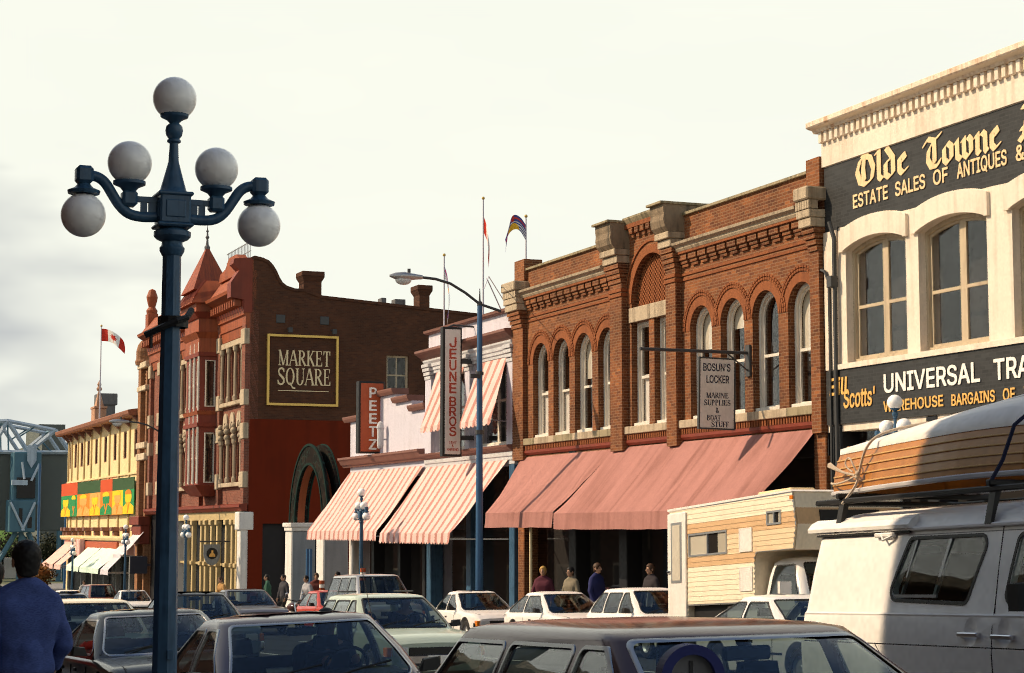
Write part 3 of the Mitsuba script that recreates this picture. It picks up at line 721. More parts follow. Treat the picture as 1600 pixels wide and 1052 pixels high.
# ---------------------------------------------------------------- low white shop with stepped parapet
b = thing('stepped_white_shop', 'low white shop with stepped brown capped parapet beside the brick gateway', 'building')
Y0, Y1 = 63.25, 72.46
steps = [(63.25, 65.02, 5.80), (65.02, 66.85, 6.20), (66.85, 68.95, 6.56), (68.95, 70.8, 6.20), (70.8, 72.46, 5.80)]
wall = unary_union([sbox(a, 3.5, c, z) for a, c, z in steps])
obj('wall', exX(wall, F + .02, F + .45), 'm_white_wall', b)
for a, c, z in steps:
    e0, e1 = (0 if a != 66.85 else .08), (0 if c != 68.95 else .08)
    obj('step_cap', exY(P((F - .10, z + .002), (F - .16, z + .1), (F - .18, z + .17), (F - .18, z + .21), (F + .5, z + .21), (F + .5, z + .002)), a + .005 - e0 - (.25 if a > 70 else 0) * 0, c - .005 + e1 + (.5 if c > 72 else 0)), 'm_brown_trim', b)
obj('side_wall', cat(bx(F + .45, F + 13, Y1 - .3, Y1, -2.6, 5.4), bx(F + .45, F + 13, Y0, Y0 + .3, -2.6, 5.4)), 'm_white_wall', b)
obj('roof', bx(F + .45, F + 13, Y0 + .3, Y1 - .3, 5.0, 5.1), 'm_slate', b)
obj('interior', bx(F + .75, F + 12.9, Y0 + .35, Y1 - .35, -2.5, 4.9), 'm_room', b)
mould(b, 'cornice', [(-.02, 4.02), (.12, 4.02), (.16, 4.1), (.22, 4.12), (.30, 4.26), (.36, 4.32), (.36, 4.40), (-.02, 4.42)], Y0 + .05, Y1 + .5, F, 'm_brown_trim')
obj('wall_lantern', cat(lathe([(0, 4.55), (.1, 4.6), (.13, 4.7), (.13, 5.3), (.16, 5.36), (.10, 5.55), (0, 5.62)], (F - .22, 67.9, 0), 10), bx(F - .2, F + .03, 67.87, 67.93, 4.9, 4.96)), 'm_grey_trim', b)
for y in (63.5, 66.2, 69.3, 72.2):
    obj('shop_pier', bx(F - .04, F + .4, y - .15, y + .15, -2.6, 3.5, .02), 'm_white_post' if y > 72 else 'm_shop_dark', b)
k = obj('shop_window', cat(bx(F + .3, F + .4, Y0, Y1, -2.6, -1.6), bx(F + .3, F + .4, Y0, Y1, 1.5, 1.65), bx(F + .2, F + .4, Y0, Y1, 3.3, 3.75)), 'm_shop_dark', b)
for a, c in ((63.7, 66.0), (66.4, 69.1), (69.5, 72.0)):
    obj('pane', sheetX(sbox(a, -1.6, c, 3.3), F + .35), 'm_shop_glass', k)
awning('long red and white striped awning under the orange vertical sign', F - .05, 63.5, 72.25, 3.83, 1.55, 64.0, 72.8, 1.55, .28, 'm_awn_stripe', .26, 'long striped awnings', sag=.05)
tag(obj('awning_post', tube([[20.75, 67.6, gz(20, 67) + .13], [20.75, 67.6, 1.4]], .07, 8), 'm_white_post'), 'white post standing under the striped awning beside the small lamp post', 'post')
t = thing('orange_sign', 'orange red vertical blade sign with white letters on the low white shop', 'sign')
obj('cabinet', bx(21.28, 22.30, 68.7, 69.05, 4.44, 7.14, .02), 'm_black', t)
obj('panel', bx(21.36, 22.24, 68.68, 68.72, 4.51, 7.07, .004), 'm_orange_sign', t)
obj('bracket', cat(bx(22.15, 22.3, 68.75, 68.95, 6.2, 6.35), bx(22.15, 22.3, 68.75, 68.95, 4.6, 4.75)), 'm_iron', t)
for i, c in enumerate('PEETZ'):
    obj('lettering', on_side(word(c, .37, .29, True, .05), 68.68, 21.68, 6.53 - .485 * i, 0), 'm_letter_white', t)

# ---------------------------------------------------------------- market gateway
b = thing('gateway_arch', 'weathered green black arch over the market gateway on grey and white pillars', 'arch')
ring = P(*arc(78.0, 1.9, 2.9, 0, math.pi, 36, 3.25), *arc(78.0, 1.9, 2.12, math.pi, 0, 36, 2.45))


def mosaic(p, n, uv):
    d, e, r = mikit.voronoi(p.y * 3.2 + p.x * 1.7, p.z * 3.2)
    return mix(mix((0.006, 0.007, 0.007), (0.02, 0.013, 0.01), r), (0.02, 0.045, 0.037), smoothstep(.1, .03, e - d) * smoothstep(.35, .6, fbm(p.y * 2, p.z * 2)))


mat('m_mosaic', mosaic, 0.9, spec=.1)
mat('m_verdigris', grime_fn((0.012, 0.03, 0.026), (0.006, 0.009, 0.009), .7, 3), .9, spec=.1)
obj('arch_face', exX(ring, 22.0, 22.12), 'm_mosaic', b)
obj('arch_face', exX(ring, 22.44, 22.56), 'm_mosaic', b)
obj('soffit', exX(P(*arc(78.0, 1.9, 2.22, 0, math.pi, 36, 2.55), *arc(78.0, 1.9, 2.14, math.pi, 0, 36, 2.47)), 22.12, 22.44), 'm_orange_trim', b)
for x in (21.96, 22.56):
    for r, rz in ((2.9, 3.25), (2.12, 2.45)):
        obj('rim', exX(P(*arc(78.0, 1.9, r + .05, 0, math.pi, 36, rz + .05), *arc(78.0, 1.9, r - .05, math.pi, 0, 36, rz - .05)), x, x + .05), 'm_verdigris', b)
for y in (80.35, 75.5):
    p = obj('pillar', bx(21.82, 22.82, y - .57, y + .57, -2.5, 1.55, .02), 'm_grey_post', b)
    obj('capital', cat(bx(21.76, 22.88, y - .63, y + .63, 1.55, 1.72, .02), bx(21.70, 22.94, y - .69, y + .69, 1.72, 1.9, .02)), 'm_white_post', p)
    obj('facing', bx(21.79, 21.822, y - .5, y + .5, -2.4, 1.5), 'm_white_post', p)
obj('gate_post', cat(*[bx(22.3, 22.4, y - .06, y + .06, -2.5, .8) for y in (77.0, 77.6, 78.8, 79.3)]), 'm_pole_blue', b)

# ---------------------------------------------------------------- market square building
b = thing('market_building', 'ornate red brick market building with bay window, pointed turret roof and wide dark side wall', 'building')
YS0, YE = 88.9, 112.2
prof = [(22.15, -3.2), (22.15, 14.5), (22.3, 14.56), (22.67, 14.49), (22.95, 14.38), (23.15, 14.18), (23.33, 13.9), (23.47, 13.6), (23.63, 13.36), (23.85, 13.2), (24.27, 13.08), (24.75, 13.08), (25.65, 12.80), (33.64, 12.27), (46, 11.5), (46, -3.2)]
pw = Polygon(prof)
win = sbox(28.94, 8.25, 30.07, 10.09)
doors = unary_union([sbox(22.85, -3.2, 24.1, 1.9), sbox(25.4, -3.2, 26.5, 1.7), sbox(27.4, -3.2, 29.3, 1.6)])
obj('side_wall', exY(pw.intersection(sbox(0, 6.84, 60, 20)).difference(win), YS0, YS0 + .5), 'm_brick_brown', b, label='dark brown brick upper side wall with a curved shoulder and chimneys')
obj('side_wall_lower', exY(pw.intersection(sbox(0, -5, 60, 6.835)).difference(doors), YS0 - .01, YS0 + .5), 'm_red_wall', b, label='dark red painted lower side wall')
cop = LineString(prof[1:-2]); cp = cop.buffer(.07, cap_style=2).intersection(sbox(22.15, 11, 47, 15))
obj('coping', exY(cp, YS0 - .06, YS0 + .5), 'm_brick_brown', b)
k = obj('side_window', exY(win.difference(win.buffer(-.09)), YS0 + .15, YS0 + .3), 'm_frame_cream', b)
obj('sash', cat(bx(28.94, 30.07, YS0 + .2, YS0 + .25, 9.1, 9.16), bx(29.48, 29.53, YS0 + .2, YS0 + .25, 8.3, 10.05)), 'm_frame_cream', k)
v, f = trimesh.creation.triangulate_polygon(win.buffer(-.05), engine='earcut')
obj('pane', TM([[a, YS0 + .22, c] for a, c in v], f), 'm_glass', k)
for x in (23.6, 25.78):
    obj('wall_vent', bx(x - .22, x + .22, YS0 - .05, YS0 + .02, 11.45, 11.85, .02), 'm_iron', b)
    obj('floodlight', cat(tube([[x + .35, YS0, 11.2], [x + .35, YS0 - .5, 11.1]], .03, 6), bx(x + .25, x + .45, YS0 - .62, YS0 - .42, 10.95, 11.2, .02)), 'm_iron', b)
for xa, xb, z0, z1 in ((24.74, 25.62, 12.6, 14.02), (30.62, 31.15, 12.2, 13.62)):
    w_ = xb - xa
    obj('chimney', cat(bx(xa, xb, YS0 + .02, YS0 + .9, z0, z1 - .5), hull([[x, y, z] for z, e in ((z1 - .5, 0), (z1 - .25, .13)) for x in (xa - e, xb + e) for y in (YS0 + .02 - e, YS0 + .9 + e)]), bx(xa - .13, xb + .13, YS0 - .11, YS0 + 1.03, z1 - .25, z1, .03)), 'm_brick_brown', b)
for xa, xb, z1 in ((28.85, 29.1, 12.98), (29.55, 30.1, 12.95)):
    obj('roof_vent', bx(xa, xb, YS0 + .6, YS0 + 1.2, 12.2, z1, .02), 'm_slate', b)
obj('roof', bx(22.7, 46, YS0 + .5, YE, 11.3, 11.45), 'm_slate', b)
obj('interior', bx(23.6, 45.9, YS0 + .9, YE - .2, -3.2, 11.2), 'm_room', b)
k = obj('side_shop', cat(bx(22.85, 29.3, YS0 + .3, YS0 + .4, -3.2, 2.0)), 'm_shop_dark', b)
obj('lamp_strip', bx(27.6, 29.1, YS0 + .2, YS0 + .28, 1.1, 1.16), 'm_verdigris', k)
# front
tris = [(89.85, 94.0), (99.2, 103.4), (104.6, 108.6)]
slots = []
for a, c in tris:
    w_ = (c - a) / 3
    for i in range(3):
        slots.append((a + w_ * i + .2, a + w_ * (i + 1) - .2, 7.85, 10.5, 0)); slots.append((a + w_ * i + .2, a + w_ * (i + 1) - .2, 3.9, 6.55, 1))
bayop = sbox(94.75, 3.8, 98.35, 12.4)
wall = sbox(YS0, 2.8, YE, 12.0).difference(unary_union([sbox(q[0], q[2], q[1], q[3]) for q in slots] + [bayop]))
obj('front_wall', exX(wall, F, F + .45), 'm_brick_front', b)
for a, c, z0, z1, lob in slots:
    o = sbox(a, z0, c, z1)
    window(b, o, F, .2, 'm_frame_cream', .07, .12, (z0 + z1) / 2, (), .04)
for a, c in tris:
    w_ = (c - a) / 3
    for i in range(4):
        y = a + w_ * i
        for z0, z1 in ((7.85, 10.5), (3.9, 6.0)):
            obj('column', cat(lathe([(0, z0), (.13, z0), (.13, z0 + .2), (.085, z0 + .28), (.08, z1 - .3), (.14, z1 - .2), (.14, z1), (0, z1)], (F - .1, y, 0), 10)), 'm_stone_dim', b)
        for z0 in (7.5, 10.5):
            pass
        obj('column_knob', cat(ball((F - .14, y, 6.1), .16), ball((F - .14, y, 6.4), .17), ball((F - .14, y, 6.66), .14)), 'm_stone_dim', b)
        if i < 3:
            obj('lobed_head', exX(unary_union([Point(y + w_ / 2, 6.9).buffer(.42), sbox(y + .25, 6.55, y + w_ - .25, 6.8)]).difference(Point(y + w_ / 2, 6.62).buffer(.24)), F - .09, F), 'm_stone_dim', b)
    for z in (7.62, 3.68):
        obj('sill', bx(F - .22, F, a - .2, c + .2, z, z + .2, .02), 'm_stone_dim', b)
    obj('lintel', bx(F - .16, F, a - .2, c + .2, 10.52, 10.8, .02), 'm_stone_dim', b)
for ya, yb in ((88.92, 89.55), (94.1, 94.7), (98.4, 98.95), (103.6, 104.3), (108.9, 109.5), (111.6, 112.15)):
    obj('pilaster', bx(F - .2, F, ya, yb, 2.8, 11.9), 'm_brick_front', b)
    for z in (3.6, 5.9, 7.5, 10.4):
        obj('quoin_block', bx(F - .26, F, ya - .05, yb + .05, z, z + .75, .02), 'm_stone_dim', b)
mould(b, 'belt_course', [(0, 2.5), (.25, 2.5), (.34, 2.62), (.4, 2.68), (.4, 2.8), (0, 2.86)], YS0, YE, F, 'm_red_trim')
for ya, yb in ((88.9, 94.3), (98.9, 104.2), (104.4, 112.2)):
    mould(b, 'entablature', [(-.2, 10.85), (.1, 10.85), (.14, 11.3), (.2, 11.32), (.2, 11.75), (.3, 11.8), (.3, 12.0), (-.2, 12.0)], ya, yb, F, 'm_orange_trim')
    mould(b, 'cornice', [(-.3, 12.55), (.5, 12.55), (.6, 12.66), (.9, 12.85), (.95, 13.0), (.7, 13.1), (.15, 13.9), (-.3, 13.95)], ya, yb + .05, F, 'm_orange_trim')
    mould(b, 'frieze', [(-.2, 12.0), (.32, 12.0), (.36, 12.2), (.36, 12.55), (-.2, 12.55)], ya, yb, F, 'm_red_trim')
    y = ya + .2
    while y < yb - .2:
        obj('modillion', bx(F - .72, F - .36, y, y + .2, 12.2, 12.54, .02), 'm_orange_trim', b); y += .48
obj('corner_return', exY(P((F - .95, 12.6), (F - .95, 13.3), (F - .55, 13.9), (F - .85, 14.2), (F - .8, 14.45), (F + .1, 14.55), (F + .1, 11.9), (F - .3, 11.9), (F - .3, 12.5)), YS0 - .04, YS0 + .7), 'm_red_trim', b)
obj('scroll_gable', exX(P((88.9, 13.9), (94.2, 13.9), (93.9, 14.3), (92.8, 14.45), (92.1, 14.9), (90.6, 14.9), (89.9, 14.6), (88.9, 14.5)), F - .3, F + .15), 'm_orange_trim', b)
# projecting bay with turret roof
bayp = [(F + .1, 94.75), (F - 1.0, 95.0), (F - 1.0, 98.1), (F + .1, 98.35)]


def ringz(off, z):
    c = Polygon(bayp).buffer(off, join_style=2).exterior.coords[:-1]; return [[x, y, z] for x, y in c]


bs = Polygon(bayp)
side = lambda a0, z0, z1: None
core = exZ(bs, 3.84, 11.2)
cut = [bx(F - .75, F - .25, 94.2, 95.3, 7.75, 10.1), exY(arch_open(F - .75, F - .25, 3.95, 6.5), 94.2, 95.3)]
for i in range(3):
    y = 95.25 + i * .95
    cut += [bx(F - 1.3, F - .8, y, y + .62, 7.75, 10.1), exX(arch_open(y, y + .62, 3.95, 6.5), F - 1.3, F - .8)]
shell = man(core)
for c in cut: shell = shell - man(c)
obj('bay', unman(shell), 'm_red_trim', b)
for i in range(3):
    y = 95.25 + i * .95
    for z0, z1 in ((7.75, 10.1), (3.95, 6.45)):
        k = obj('bay_window', exX(sbox(y, z0, y + .62, z1).difference(sbox(y + .05, z0 + .05, y + .57, z1 - .05)), F - .97, F - .88), 'm_frame_white', b)
        obj('pane', sheetX(sbox(y, z0, y + .62, z1), F - .9), 'm_glass', k)
        obj('dark', bx(F - .86, F - .84, y, y + .62, z0, z1), 'm_room', k)
        obj('sash', bx(F - .96, F - .9, y, y + .62, (z0 + z1) / 2 - .04, (z0 + z1) / 2 + .04), 'm_frame_white', k)
    obj('mullion', tube([[F - 1.04, y - .16, 3.9], [F - 1.04, y - .16, 11.0]], .06, 8), 'm_frame_white', b)
for z0, z1 in ((7.75, 10.1), (3.95, 6.45)):
    k = obj('bay_window', exY(sbox(F - .75, z0, F - .25, z1).difference(sbox(F - .7, z0 + .05, F - .3, z1 - .05)), 94.84, 94.95), 'm_frame_white', b)
    obj('pane', exY(sbox(F - .75, z0, F - .25, z1), 94.98, 95.0), 'm_glass', k)
    obj('dark', exY(sbox(F - .75, z0, F - .25, z1), 95.2, 95.25), 'm_room', k)
for z0, z1, e0, e1, m_ in ((3.3, 3.84, -.25, .2, 'm_red_trim'), (6.75, 6.95, .12, .14, 'm_red_trim'), (6.95, 7.35, .05, .05, 'm_red_trim'), (7.35, 7.55, .1, .16, 'm_orange_trim'), (10.3, 10.5, .1, .12, 'm_red_trim'), (10.5, 11.2, .08, .08, 'm_orange_trim'), (11.2, 11.5, .1, .3, 'm_orange_trim'), (11.5, 12.2, .12, .12, 'm_orange_trim'), (12.2, 12.5, .2, .45, 'm_red_trim'), (12.5, 12.95, .3, .3, 'm_orange_trim')):
    obj('bay_moulding', loft([ringz(e0, z0 + .001), ringz(e1, z1)]), m_, b)
sk = [ringz(.55 - .12 * i - .02 * i * i, 12.95 + .3 * i) for i in range(5)]
obj('skirt_roof', loft(sk), 'm_orange_trim', b)
for i in range(12):
    y = 94.6 + i * .35
    obj('roof_rib', tube([[F - 1.55 + .12 * j + .02 * j * j, y + (98.35 + 94.75 - 2 * y) / 2 * .04 * j, 12.97 + .3 * j] for j in range(5)], .03, 5), 'm_red_trim', b)
cx, cy = F - .35, 96.7
obj('turret_roof', TM([[cx - 1.0, 95.2, 13.7], [cx + 1.0, 95.2, 13.7], [cx + 1.0, 98.3, 13.7], [cx - 1.0, 98.3, 13.7], [cx, cy, 16.2]], [[0, 1, 4], [1, 2, 4], [2, 3, 4], [3, 0, 4], [0, 2, 1], [0, 3, 2]]), 'm_tile', b)
obj('finial', lathe([(.14, 15.95), (.15, 16.1), (.08, 16.2), (.05, 16.5), (.11, 16.6), (.05, 16.7), (.04, 16.85), (.08, 16.92), (.03, 17.0), (0, 17.35)], (cx, cy, 0), 10), 'm_slate', b)
obj('roof_railing', cat([tube([[F + .3, y, 14.6], [F + .3, y, 15.55]], .02, 5) for y in np.arange(90.2, 95, .3)] + [tube([[F + .3, 90.1, z], [F + .3, 95.0, z]], .025, 5) for z in (14.7, 15.05, 15.5)]), 'm_steel', b)
obj('end_finial', cat(bx(F - .5, F + .1, 111.3, 112.1, 12.4, 14.2, .03), lathe([(.3, 14.2), (.34, 14.4), (.2, 14.6), (.28, 14.9), (.34, 15.2), (.2, 15.6), (0, 15.7)], (F - .2, 111.7, 0), 12)), 'm_orange_trim', b)
# shopfront
obj('corner_post', cat(bx(F - .3, F + .3, 88.93, 89.6, -3.0, 2.3, .02), bx(F - .4, F + .3, 88.86, 89.7, 1.6, 2.45, .03)), 'm_white_post', b)
obj('corner_post', bx(F - .3, F + .3, 103.9, 104.5, -3.0, 2.45, .02), 'm_white_post', b)
for y in (90.6, 91.5, 92.7, 94.6, 95.9, 97.2, 98.2, 100.2, 101.6):
    obj('shop_column', cat(bx(F - .12, F + .1, y - .15, y + .15, -3.0, 2.0, .02), bx(F - .2, F + .1, y - .22, y + .22, 1.85, 2.1, .02), bx(F - .2, F + .1, y - .22, y + .22, -.2, .0, .02)), 'm_yellow_col', b)
mould(b, 'shop_fascia', [(-.1, 2.1), (.1, 2.1), (.14, 2.5), (-.1, 2.5)], 89.7, 103.9, F, 'm_yellow_col')
mould(b, 'transom', [(-.25, -.15), (-.02, -.15), (-.02, -.05), (-.25, -.05)], 89.7, 103.9, F, 'm_yellow_col')
obj('shop_window', cat(bx(F + .4, F + .5, 89.6, YE, -3.2, 2.1), bx(F + .1, F + .5, 104.5, YE, -3.2, 2.5)), 'm_shop_dark', b)
t = thing('shield_sign', 'grey shield shaped pub sign with dark round emblem hanging at the yellow shopfront', 'sign')
sh = P(*arc(0, -.1, .40, math.pi, 2 * math.pi, 14, .55), (.40, .36), (-.40, .36))
obj('board', mp(ex(sh, .06), [[1, 0, 0, F - .9], [0, 0, -1, 92.2], [0, 1, 0, .55]]), 'm_grey_post', t)
obj('emblem', mp(ex(Point(0, -.08).buffer(.27, 20), .02), [[1, 0, 0, F - .9], [0, 0, -1, 92.14], [0, 1, 0, .55]]), 'm_black', t)
obj('emblem_crest', mp(ex(Point(0, -.2).buffer(.15, 20).intersection(sbox(-1, -.24, 1, 1)).union(sbox(-.05, -.24, .05, .08)), .02), [[1, 0, 0, F - .9], [0, 0, -1, 92.12], [0, 1, 0, .55]]), 'm_letter_gold', t)
obj('bracket', tube([[F, 92.18, 1.05], [F - 1.5, 92.18, 1.05]], .03, 6), 'm_iron', t)
t = thing('market_sign', 'large gold framed sign reading in gold serif letters on the dark side wall', 'sign')
fr = sbox(22.94, 7.5, 26.46, 10.9); y = YS0 - .16
obj('frame', exY(fr.difference(fr.buffer(-.11, join_style=2)), y, YS0 - .002), 'm_gold', t)
obj('panel', exY(fr.buffer(-.11, join_style=2), y + .12, YS0 - .002), 'm_brick_brown', t)
for tx, z, xa, xb in (('MARKET', 9.42, 23.5, 26.06), ('SQUARE', 8.50, 23.47, 26.08)):
    g, _ = serif(tx, .80 if tx == 'SQUARE' else .74, .8, .16, .06)
    obj('lettering', on_side(fit_poly(g, xb - xa, .03), y + .12, xa, z), 'm_letter_pale', t)
obj('underline', bx(23.5, 26.0, y + .09, y + .12, 8.2, 8.235), 'm_letter_pale', t)

# ---------------------------------------------------------------- narrow brown brick building
b = thing('brown_brick_building', 'narrow brown brick building with domed pier between market and yellow building', 'building')
obj('wall', exX(sbox(112.25, -3.6, 114.6, 11.3).difference(unary_union([arch_open(112.75, 113.6, 7.0, 9.6), arch_open(112.75, 113.6, 2.4, 5.6)])), F, F + .5), 'm_brick_tan', b)
for z0, z1 in ((7.0, 9.6), (2.4, 5.6)):
    window(b, arch_open(112.75, 113.6, z0, z1), F, .25, 'm_frame_cream', .08, .12, (z0 + z1) / 2)
obj('pier', bx(F - .35, F, 113.9, 114.7, -3.6, 11.4, .02), 'm_brick_tan', b)
obj('pier', bx(F - .3, F, 112.25, 112.6, -3.6, 10.9, .02), 'm_brick_tan', b)
obj('dome', lathe([(.5, 11.4), (.55, 11.6), (.48, 11.75), (.48, 12.2), (.38, 12.6), (.2, 12.85), (0, 12.9)], (F - .1, 114.3, 0), 14), 'm_brick_tan', b)
for z, h in ((11.15, .35), (6.4, .35), (5.7, .4), (9.8, .3)):
    obj('stone_band', bx(F - .42, F, 112.2, 114.75, z, z + h, .03), 'm_stone', b)
for i in range(6):
    obj('brick_course', bx(F - .1, F, 112.6, 113.9, 9.95 + .2 * i, 10.07 + .2 * i), 'm_brick_tan', b)
obj('body', bx(F + .5, F + 14, 112.25, 114.6, -3.6, 11.0), 'm_brick_brown', b)
obj('fascia', cat(bx(F - .7, F, 112.0, 114.9, 1.9, 2.4, .03), bx(F - .55, F, 112.1, 114.8, .8, 1.9, .03)), 'm_red_trim', b)
tag(obj('purple_shop_sign', cat(bx(F - 1.2, F - .2, 111.6, 111.7, -.9, .1, .01), bx(F - .2, F, 111.6, 111.7, -.45, -.35)), 'm_letter_grey'), 'small dark projecting sign at the brown building above the pavement', 'sign')
obj('shop_window', cat(bx(F - .02, F + .02, 112.6, 113.9, -3.5, .7)), 'm_shop_dark', b)

# ---------------------------------------------------------------- yellow building
b = thing('yellow_building', 'pale yellow building with narrow dark windows, brown eaves and colourful banner across its front', 'building')
mat('m_brown_eaves', grime_fn((0.26, 0.105, 0.06), (0.14, 0.06, 0.04), .5), .6)
Y0, Y1 = 114.9, 142.8
wx = [117.2, 120.2, 124.0, 127.2, 131.2, 134.2, 137.0, 139.6]
pil = [115.2, 118.7, 122.2, 125.7, 129.2, 132.7, 135.6, 138.3, 141.0, 142.5]
wo = [sbox(y - .5, 6.05, y + .5, 7.75) for y in [(pil[i] + pil[i + 1]) / 2 for i in range(9)]]
obj('wall', exX(sbox(Y0, -4.3, Y1, 8.5).difference(unary_union(wo)).difference(sbox(Y0 + .6, -5, Y1 - .6, .75)), F, F + .5), 'm_yellow_wall', b)
for o in wo:
    k = obj('window', exX(o.difference(o.buffer(-.06)), F + .05, F + .2), 'm_brown_trim', b)
    obj('pane', sheetX(o, F + .12), 'm_shop_glass', k); obj('dark', exX(o, F + .3, F + .34), 'm_room', k)
for y in pil:
    obj('pilaster', bx(F - .10, F, y - .12, y + .12, 1.3, 8.1, .02), 'm_yellow_col', b)
    obj('bracket', hull([[F - .10, y - .16, 7.95], [F - .10, y + .16, 7.95], [F - .6, y - .16, 8.43], [F - .6, y + .16, 8.43], [F - .05, y - .16, 8.43], [F - .05, y + .16, 8.43]]), 'm_brown_trim', b)
    obj('lower_bracket', cat(bx(F - .5, F, y - .35, y + .35, 1.55, 1.8, .03), bx(F - .34, F, y - .25, y + .25, 1.25, 1.55, .03)), 'm_brown_trim', b)
obj('string_course', bx(F - .1, F, Y0, Y1, 5.0, 5.12), 'm_yellow_wall', b)
mould(b, 'eaves', [(-.5, 8.44), (.80, 8.44), (.88, 8.55), (.92, 8.74), (.88, 8.78), (-.5, 8.98)], Y0 - .1, Y1 + .8, F, 'm_brown_eaves')
mould(b, 'lower_cornice', [(0, .95), (.4, .95), (.5, 1.1), (.5, 1.22), (0, 1.24)], Y0, Y1, F, 'm_yellow_wall')
obj('body', bx(F + .6, F + 16, Y0, Y1, -4.3, 8.8), 'm_yellow_wall', b)
obj('roof', bx(F + .4, F + 16, Y0 + .05, Y1 - .05, 8.8, 9.0), 'm_slate', b)
obj('fascia', bx(F - .2, F, Y0 + .6, Y1 - .2, .1, .93, .02), 'm_awn_pink', b)
obj('shopfront', cat(bx(F + .3, F + .4, Y0, Y1, -4.3, .8)), 'm_shop_dark', b)
for y in (118, 122.5, 127, 131.5, 136, 141.5):
    obj('shop_post', bx(F - .05, F + .2, y - .15, y + .15, -4.2, .1, .02), 'm_grey_post', b)
obj('chimney', cat(bx(23.7, 24.8, 139.4, 140.9, 8.8, 11.0), bx(23.55, 24.95, 139.25, 141.05, 10.6, 11.45, .06)), 'm_slate', b)
obj('chimney', bx(F + .6, F + 1.1, 116.2, 117.2, 8.8, 10.6, .03), 'm_slate', b)
obj('corner_tower', cat(bx(22.15, 22.95, 132.3, 133.7, 8.8, 9.9, .03), bx(22.1, 23.0, 132.2, 133.8, 9.9, 10.05, .02), hull([[22.3, 132.5, 10.05], [22.8, 132.5, 10.05], [22.3, 133.5, 10.05], [22.8, 133.5, 10.05], [22.48, 132.85, 11.2], [22.62, 133.1, 11.2]]), lathe([(.14, 11.15), (.2, 11.3), (.1, 11.45), (.15, 11.6), (0, 11.9)], (22.55, 133.0, 0), 10)), 'm_pale_brick', b)
mat('m_pale_brick', grime_fn((.42, .24, .15), (.28, .14, .09), .6), .8)
obj('orange_shop_sign', bx(F - .35, F - .2, 120.8, 134.2, .0, .85, .03), 'm_orange_sign', b)
obj('sign_end', bx(F - .7, F - .36, 132.6, 134.3, -.15, 1.0, .03), 'm_awn_stripe', b)
# banner: a row of figures in flat colours
t = thing('banner', 'wide banner of bright flat coloured figures hung across the yellow building', 'banner')
cols = {'r': (0.50, 0.07, 0.02), 'g': (0.03, 0.075, 0.03), 'e': (0.02, 0.22, 0.07), 'y': (0.85, 0.48, 0.015), 'o': (0.75, 0.19, 0.015), 'p': (0.80, 0.32, 0.08)}
for k_, c_ in cols.items(): mat('m_banner_' + k_, c_, .9)
bn = [(143.9, 139.6, 'r', 'y', 'e'), (139.6, 136.6, 'r', 'e', 'y'), (136.6, 131.4, 'g', 'p', 'y'), (131.4, 127.3, 'g', 'y', 'p'), (127.3, 122.9, 'r', 'e', 'y'), (122.9, 119.2, 'g', 'p', 'y'), (119.2, 115.6, 'g', 'y', 'o')]
for i, (ya, yb, hd, body, bg) in enumerate(bn):
    zt, zb, zm = 4.98 - .03 * i, 2.58, 4.08
    w_ = ya - yb; c_ = (ya + yb) / 2
    p = obj('panel', bx(F - .30, F - .26, yb, ya, zb, zm), 'm_banner_' + 'eeopoye'[i], t)
    obj('header', bx(F - .30, F - .26, yb + .01, ya - .01, zm + .002, zt), 'm_banner_' + hd, p)
    head = affinity.scale(Point(c_, 3.62).buffer(1, 12), w_ * .29, .45)
    torso = P((c_ - w_ * .49, zb + .01), (c_ + w_ * .49, zb + .01), (c_ + w_ * .48, 3.0), (c_ + w_ * .18, 3.25), (c_ - w_ * .18, 3.25), (c_ - w_ * .48, 3.0))
    obj('figure', exX(unary_union([head, torso]), F - .315, F - .3), 'm_banner_' + body, p)
    hat = unary_union([affinity.scale(Point(c_, 3.84).buffer(1, 12), w_ * .28, .23).intersection(sbox(0, 3.82, 999, 9)), sbox(c_ - w_ * (.3 if i % 2 else .24), 3.78, c_ + w_ * .24, 3.87)])
    obj('hat', exX(hat, F - .325, F - .315), 'm_banner_' + bg, p)
    lap = unary_union([P((c_ - w_ * .06, 3.3), (c_ - w_ * .16, 3.3), (c_ + w_ * .02, zb + .05), (c_ + w_ * .09, zb + .05)), P((c_ + w_ * .06, 3.3), (c_ + w_ * .16, 3.3), (c_ + w_ * .05, 2.9))])
    obj('lapel', exX(lap, F - .322, F - .315), 'm_banner_' + ('o' if body != 'o' else 'y'), p)
for ya, yb, m_, lab in ((142.6, 137.5, 'm_awn_pink', 'pink sloping awning at the far end of the yellow building'), (136.9, 134.0, 'm_awn_pink', 'pink sloping awning beside the orange shop sign'), (131.5, 126.4, 'm_awn_mint', 'narrow mint green awning of the yellow building'), (126.0, 119.0, 'm_awn_mint', 'wide mint green awning of the yellow building'), (118.2, 115.6, 'm_awn_lilac', 'pale lilac awning nearest the market on the yellow building')):
    awning(lab, F - .05, yb, ya, .75 if m_ != 'm_awn_lilac' else 1.0, 1.7, yb, ya, -.75, .3, m_, None, 'shop awnings of the yellow building', n=8)
awning('small grey awning beside the brown brick pier', F - .4, 111.9, 114.4, 1.5, 1.3, 111.9, 114.4, .2, .2, 'm_awn_lilac', None, None, n=6)
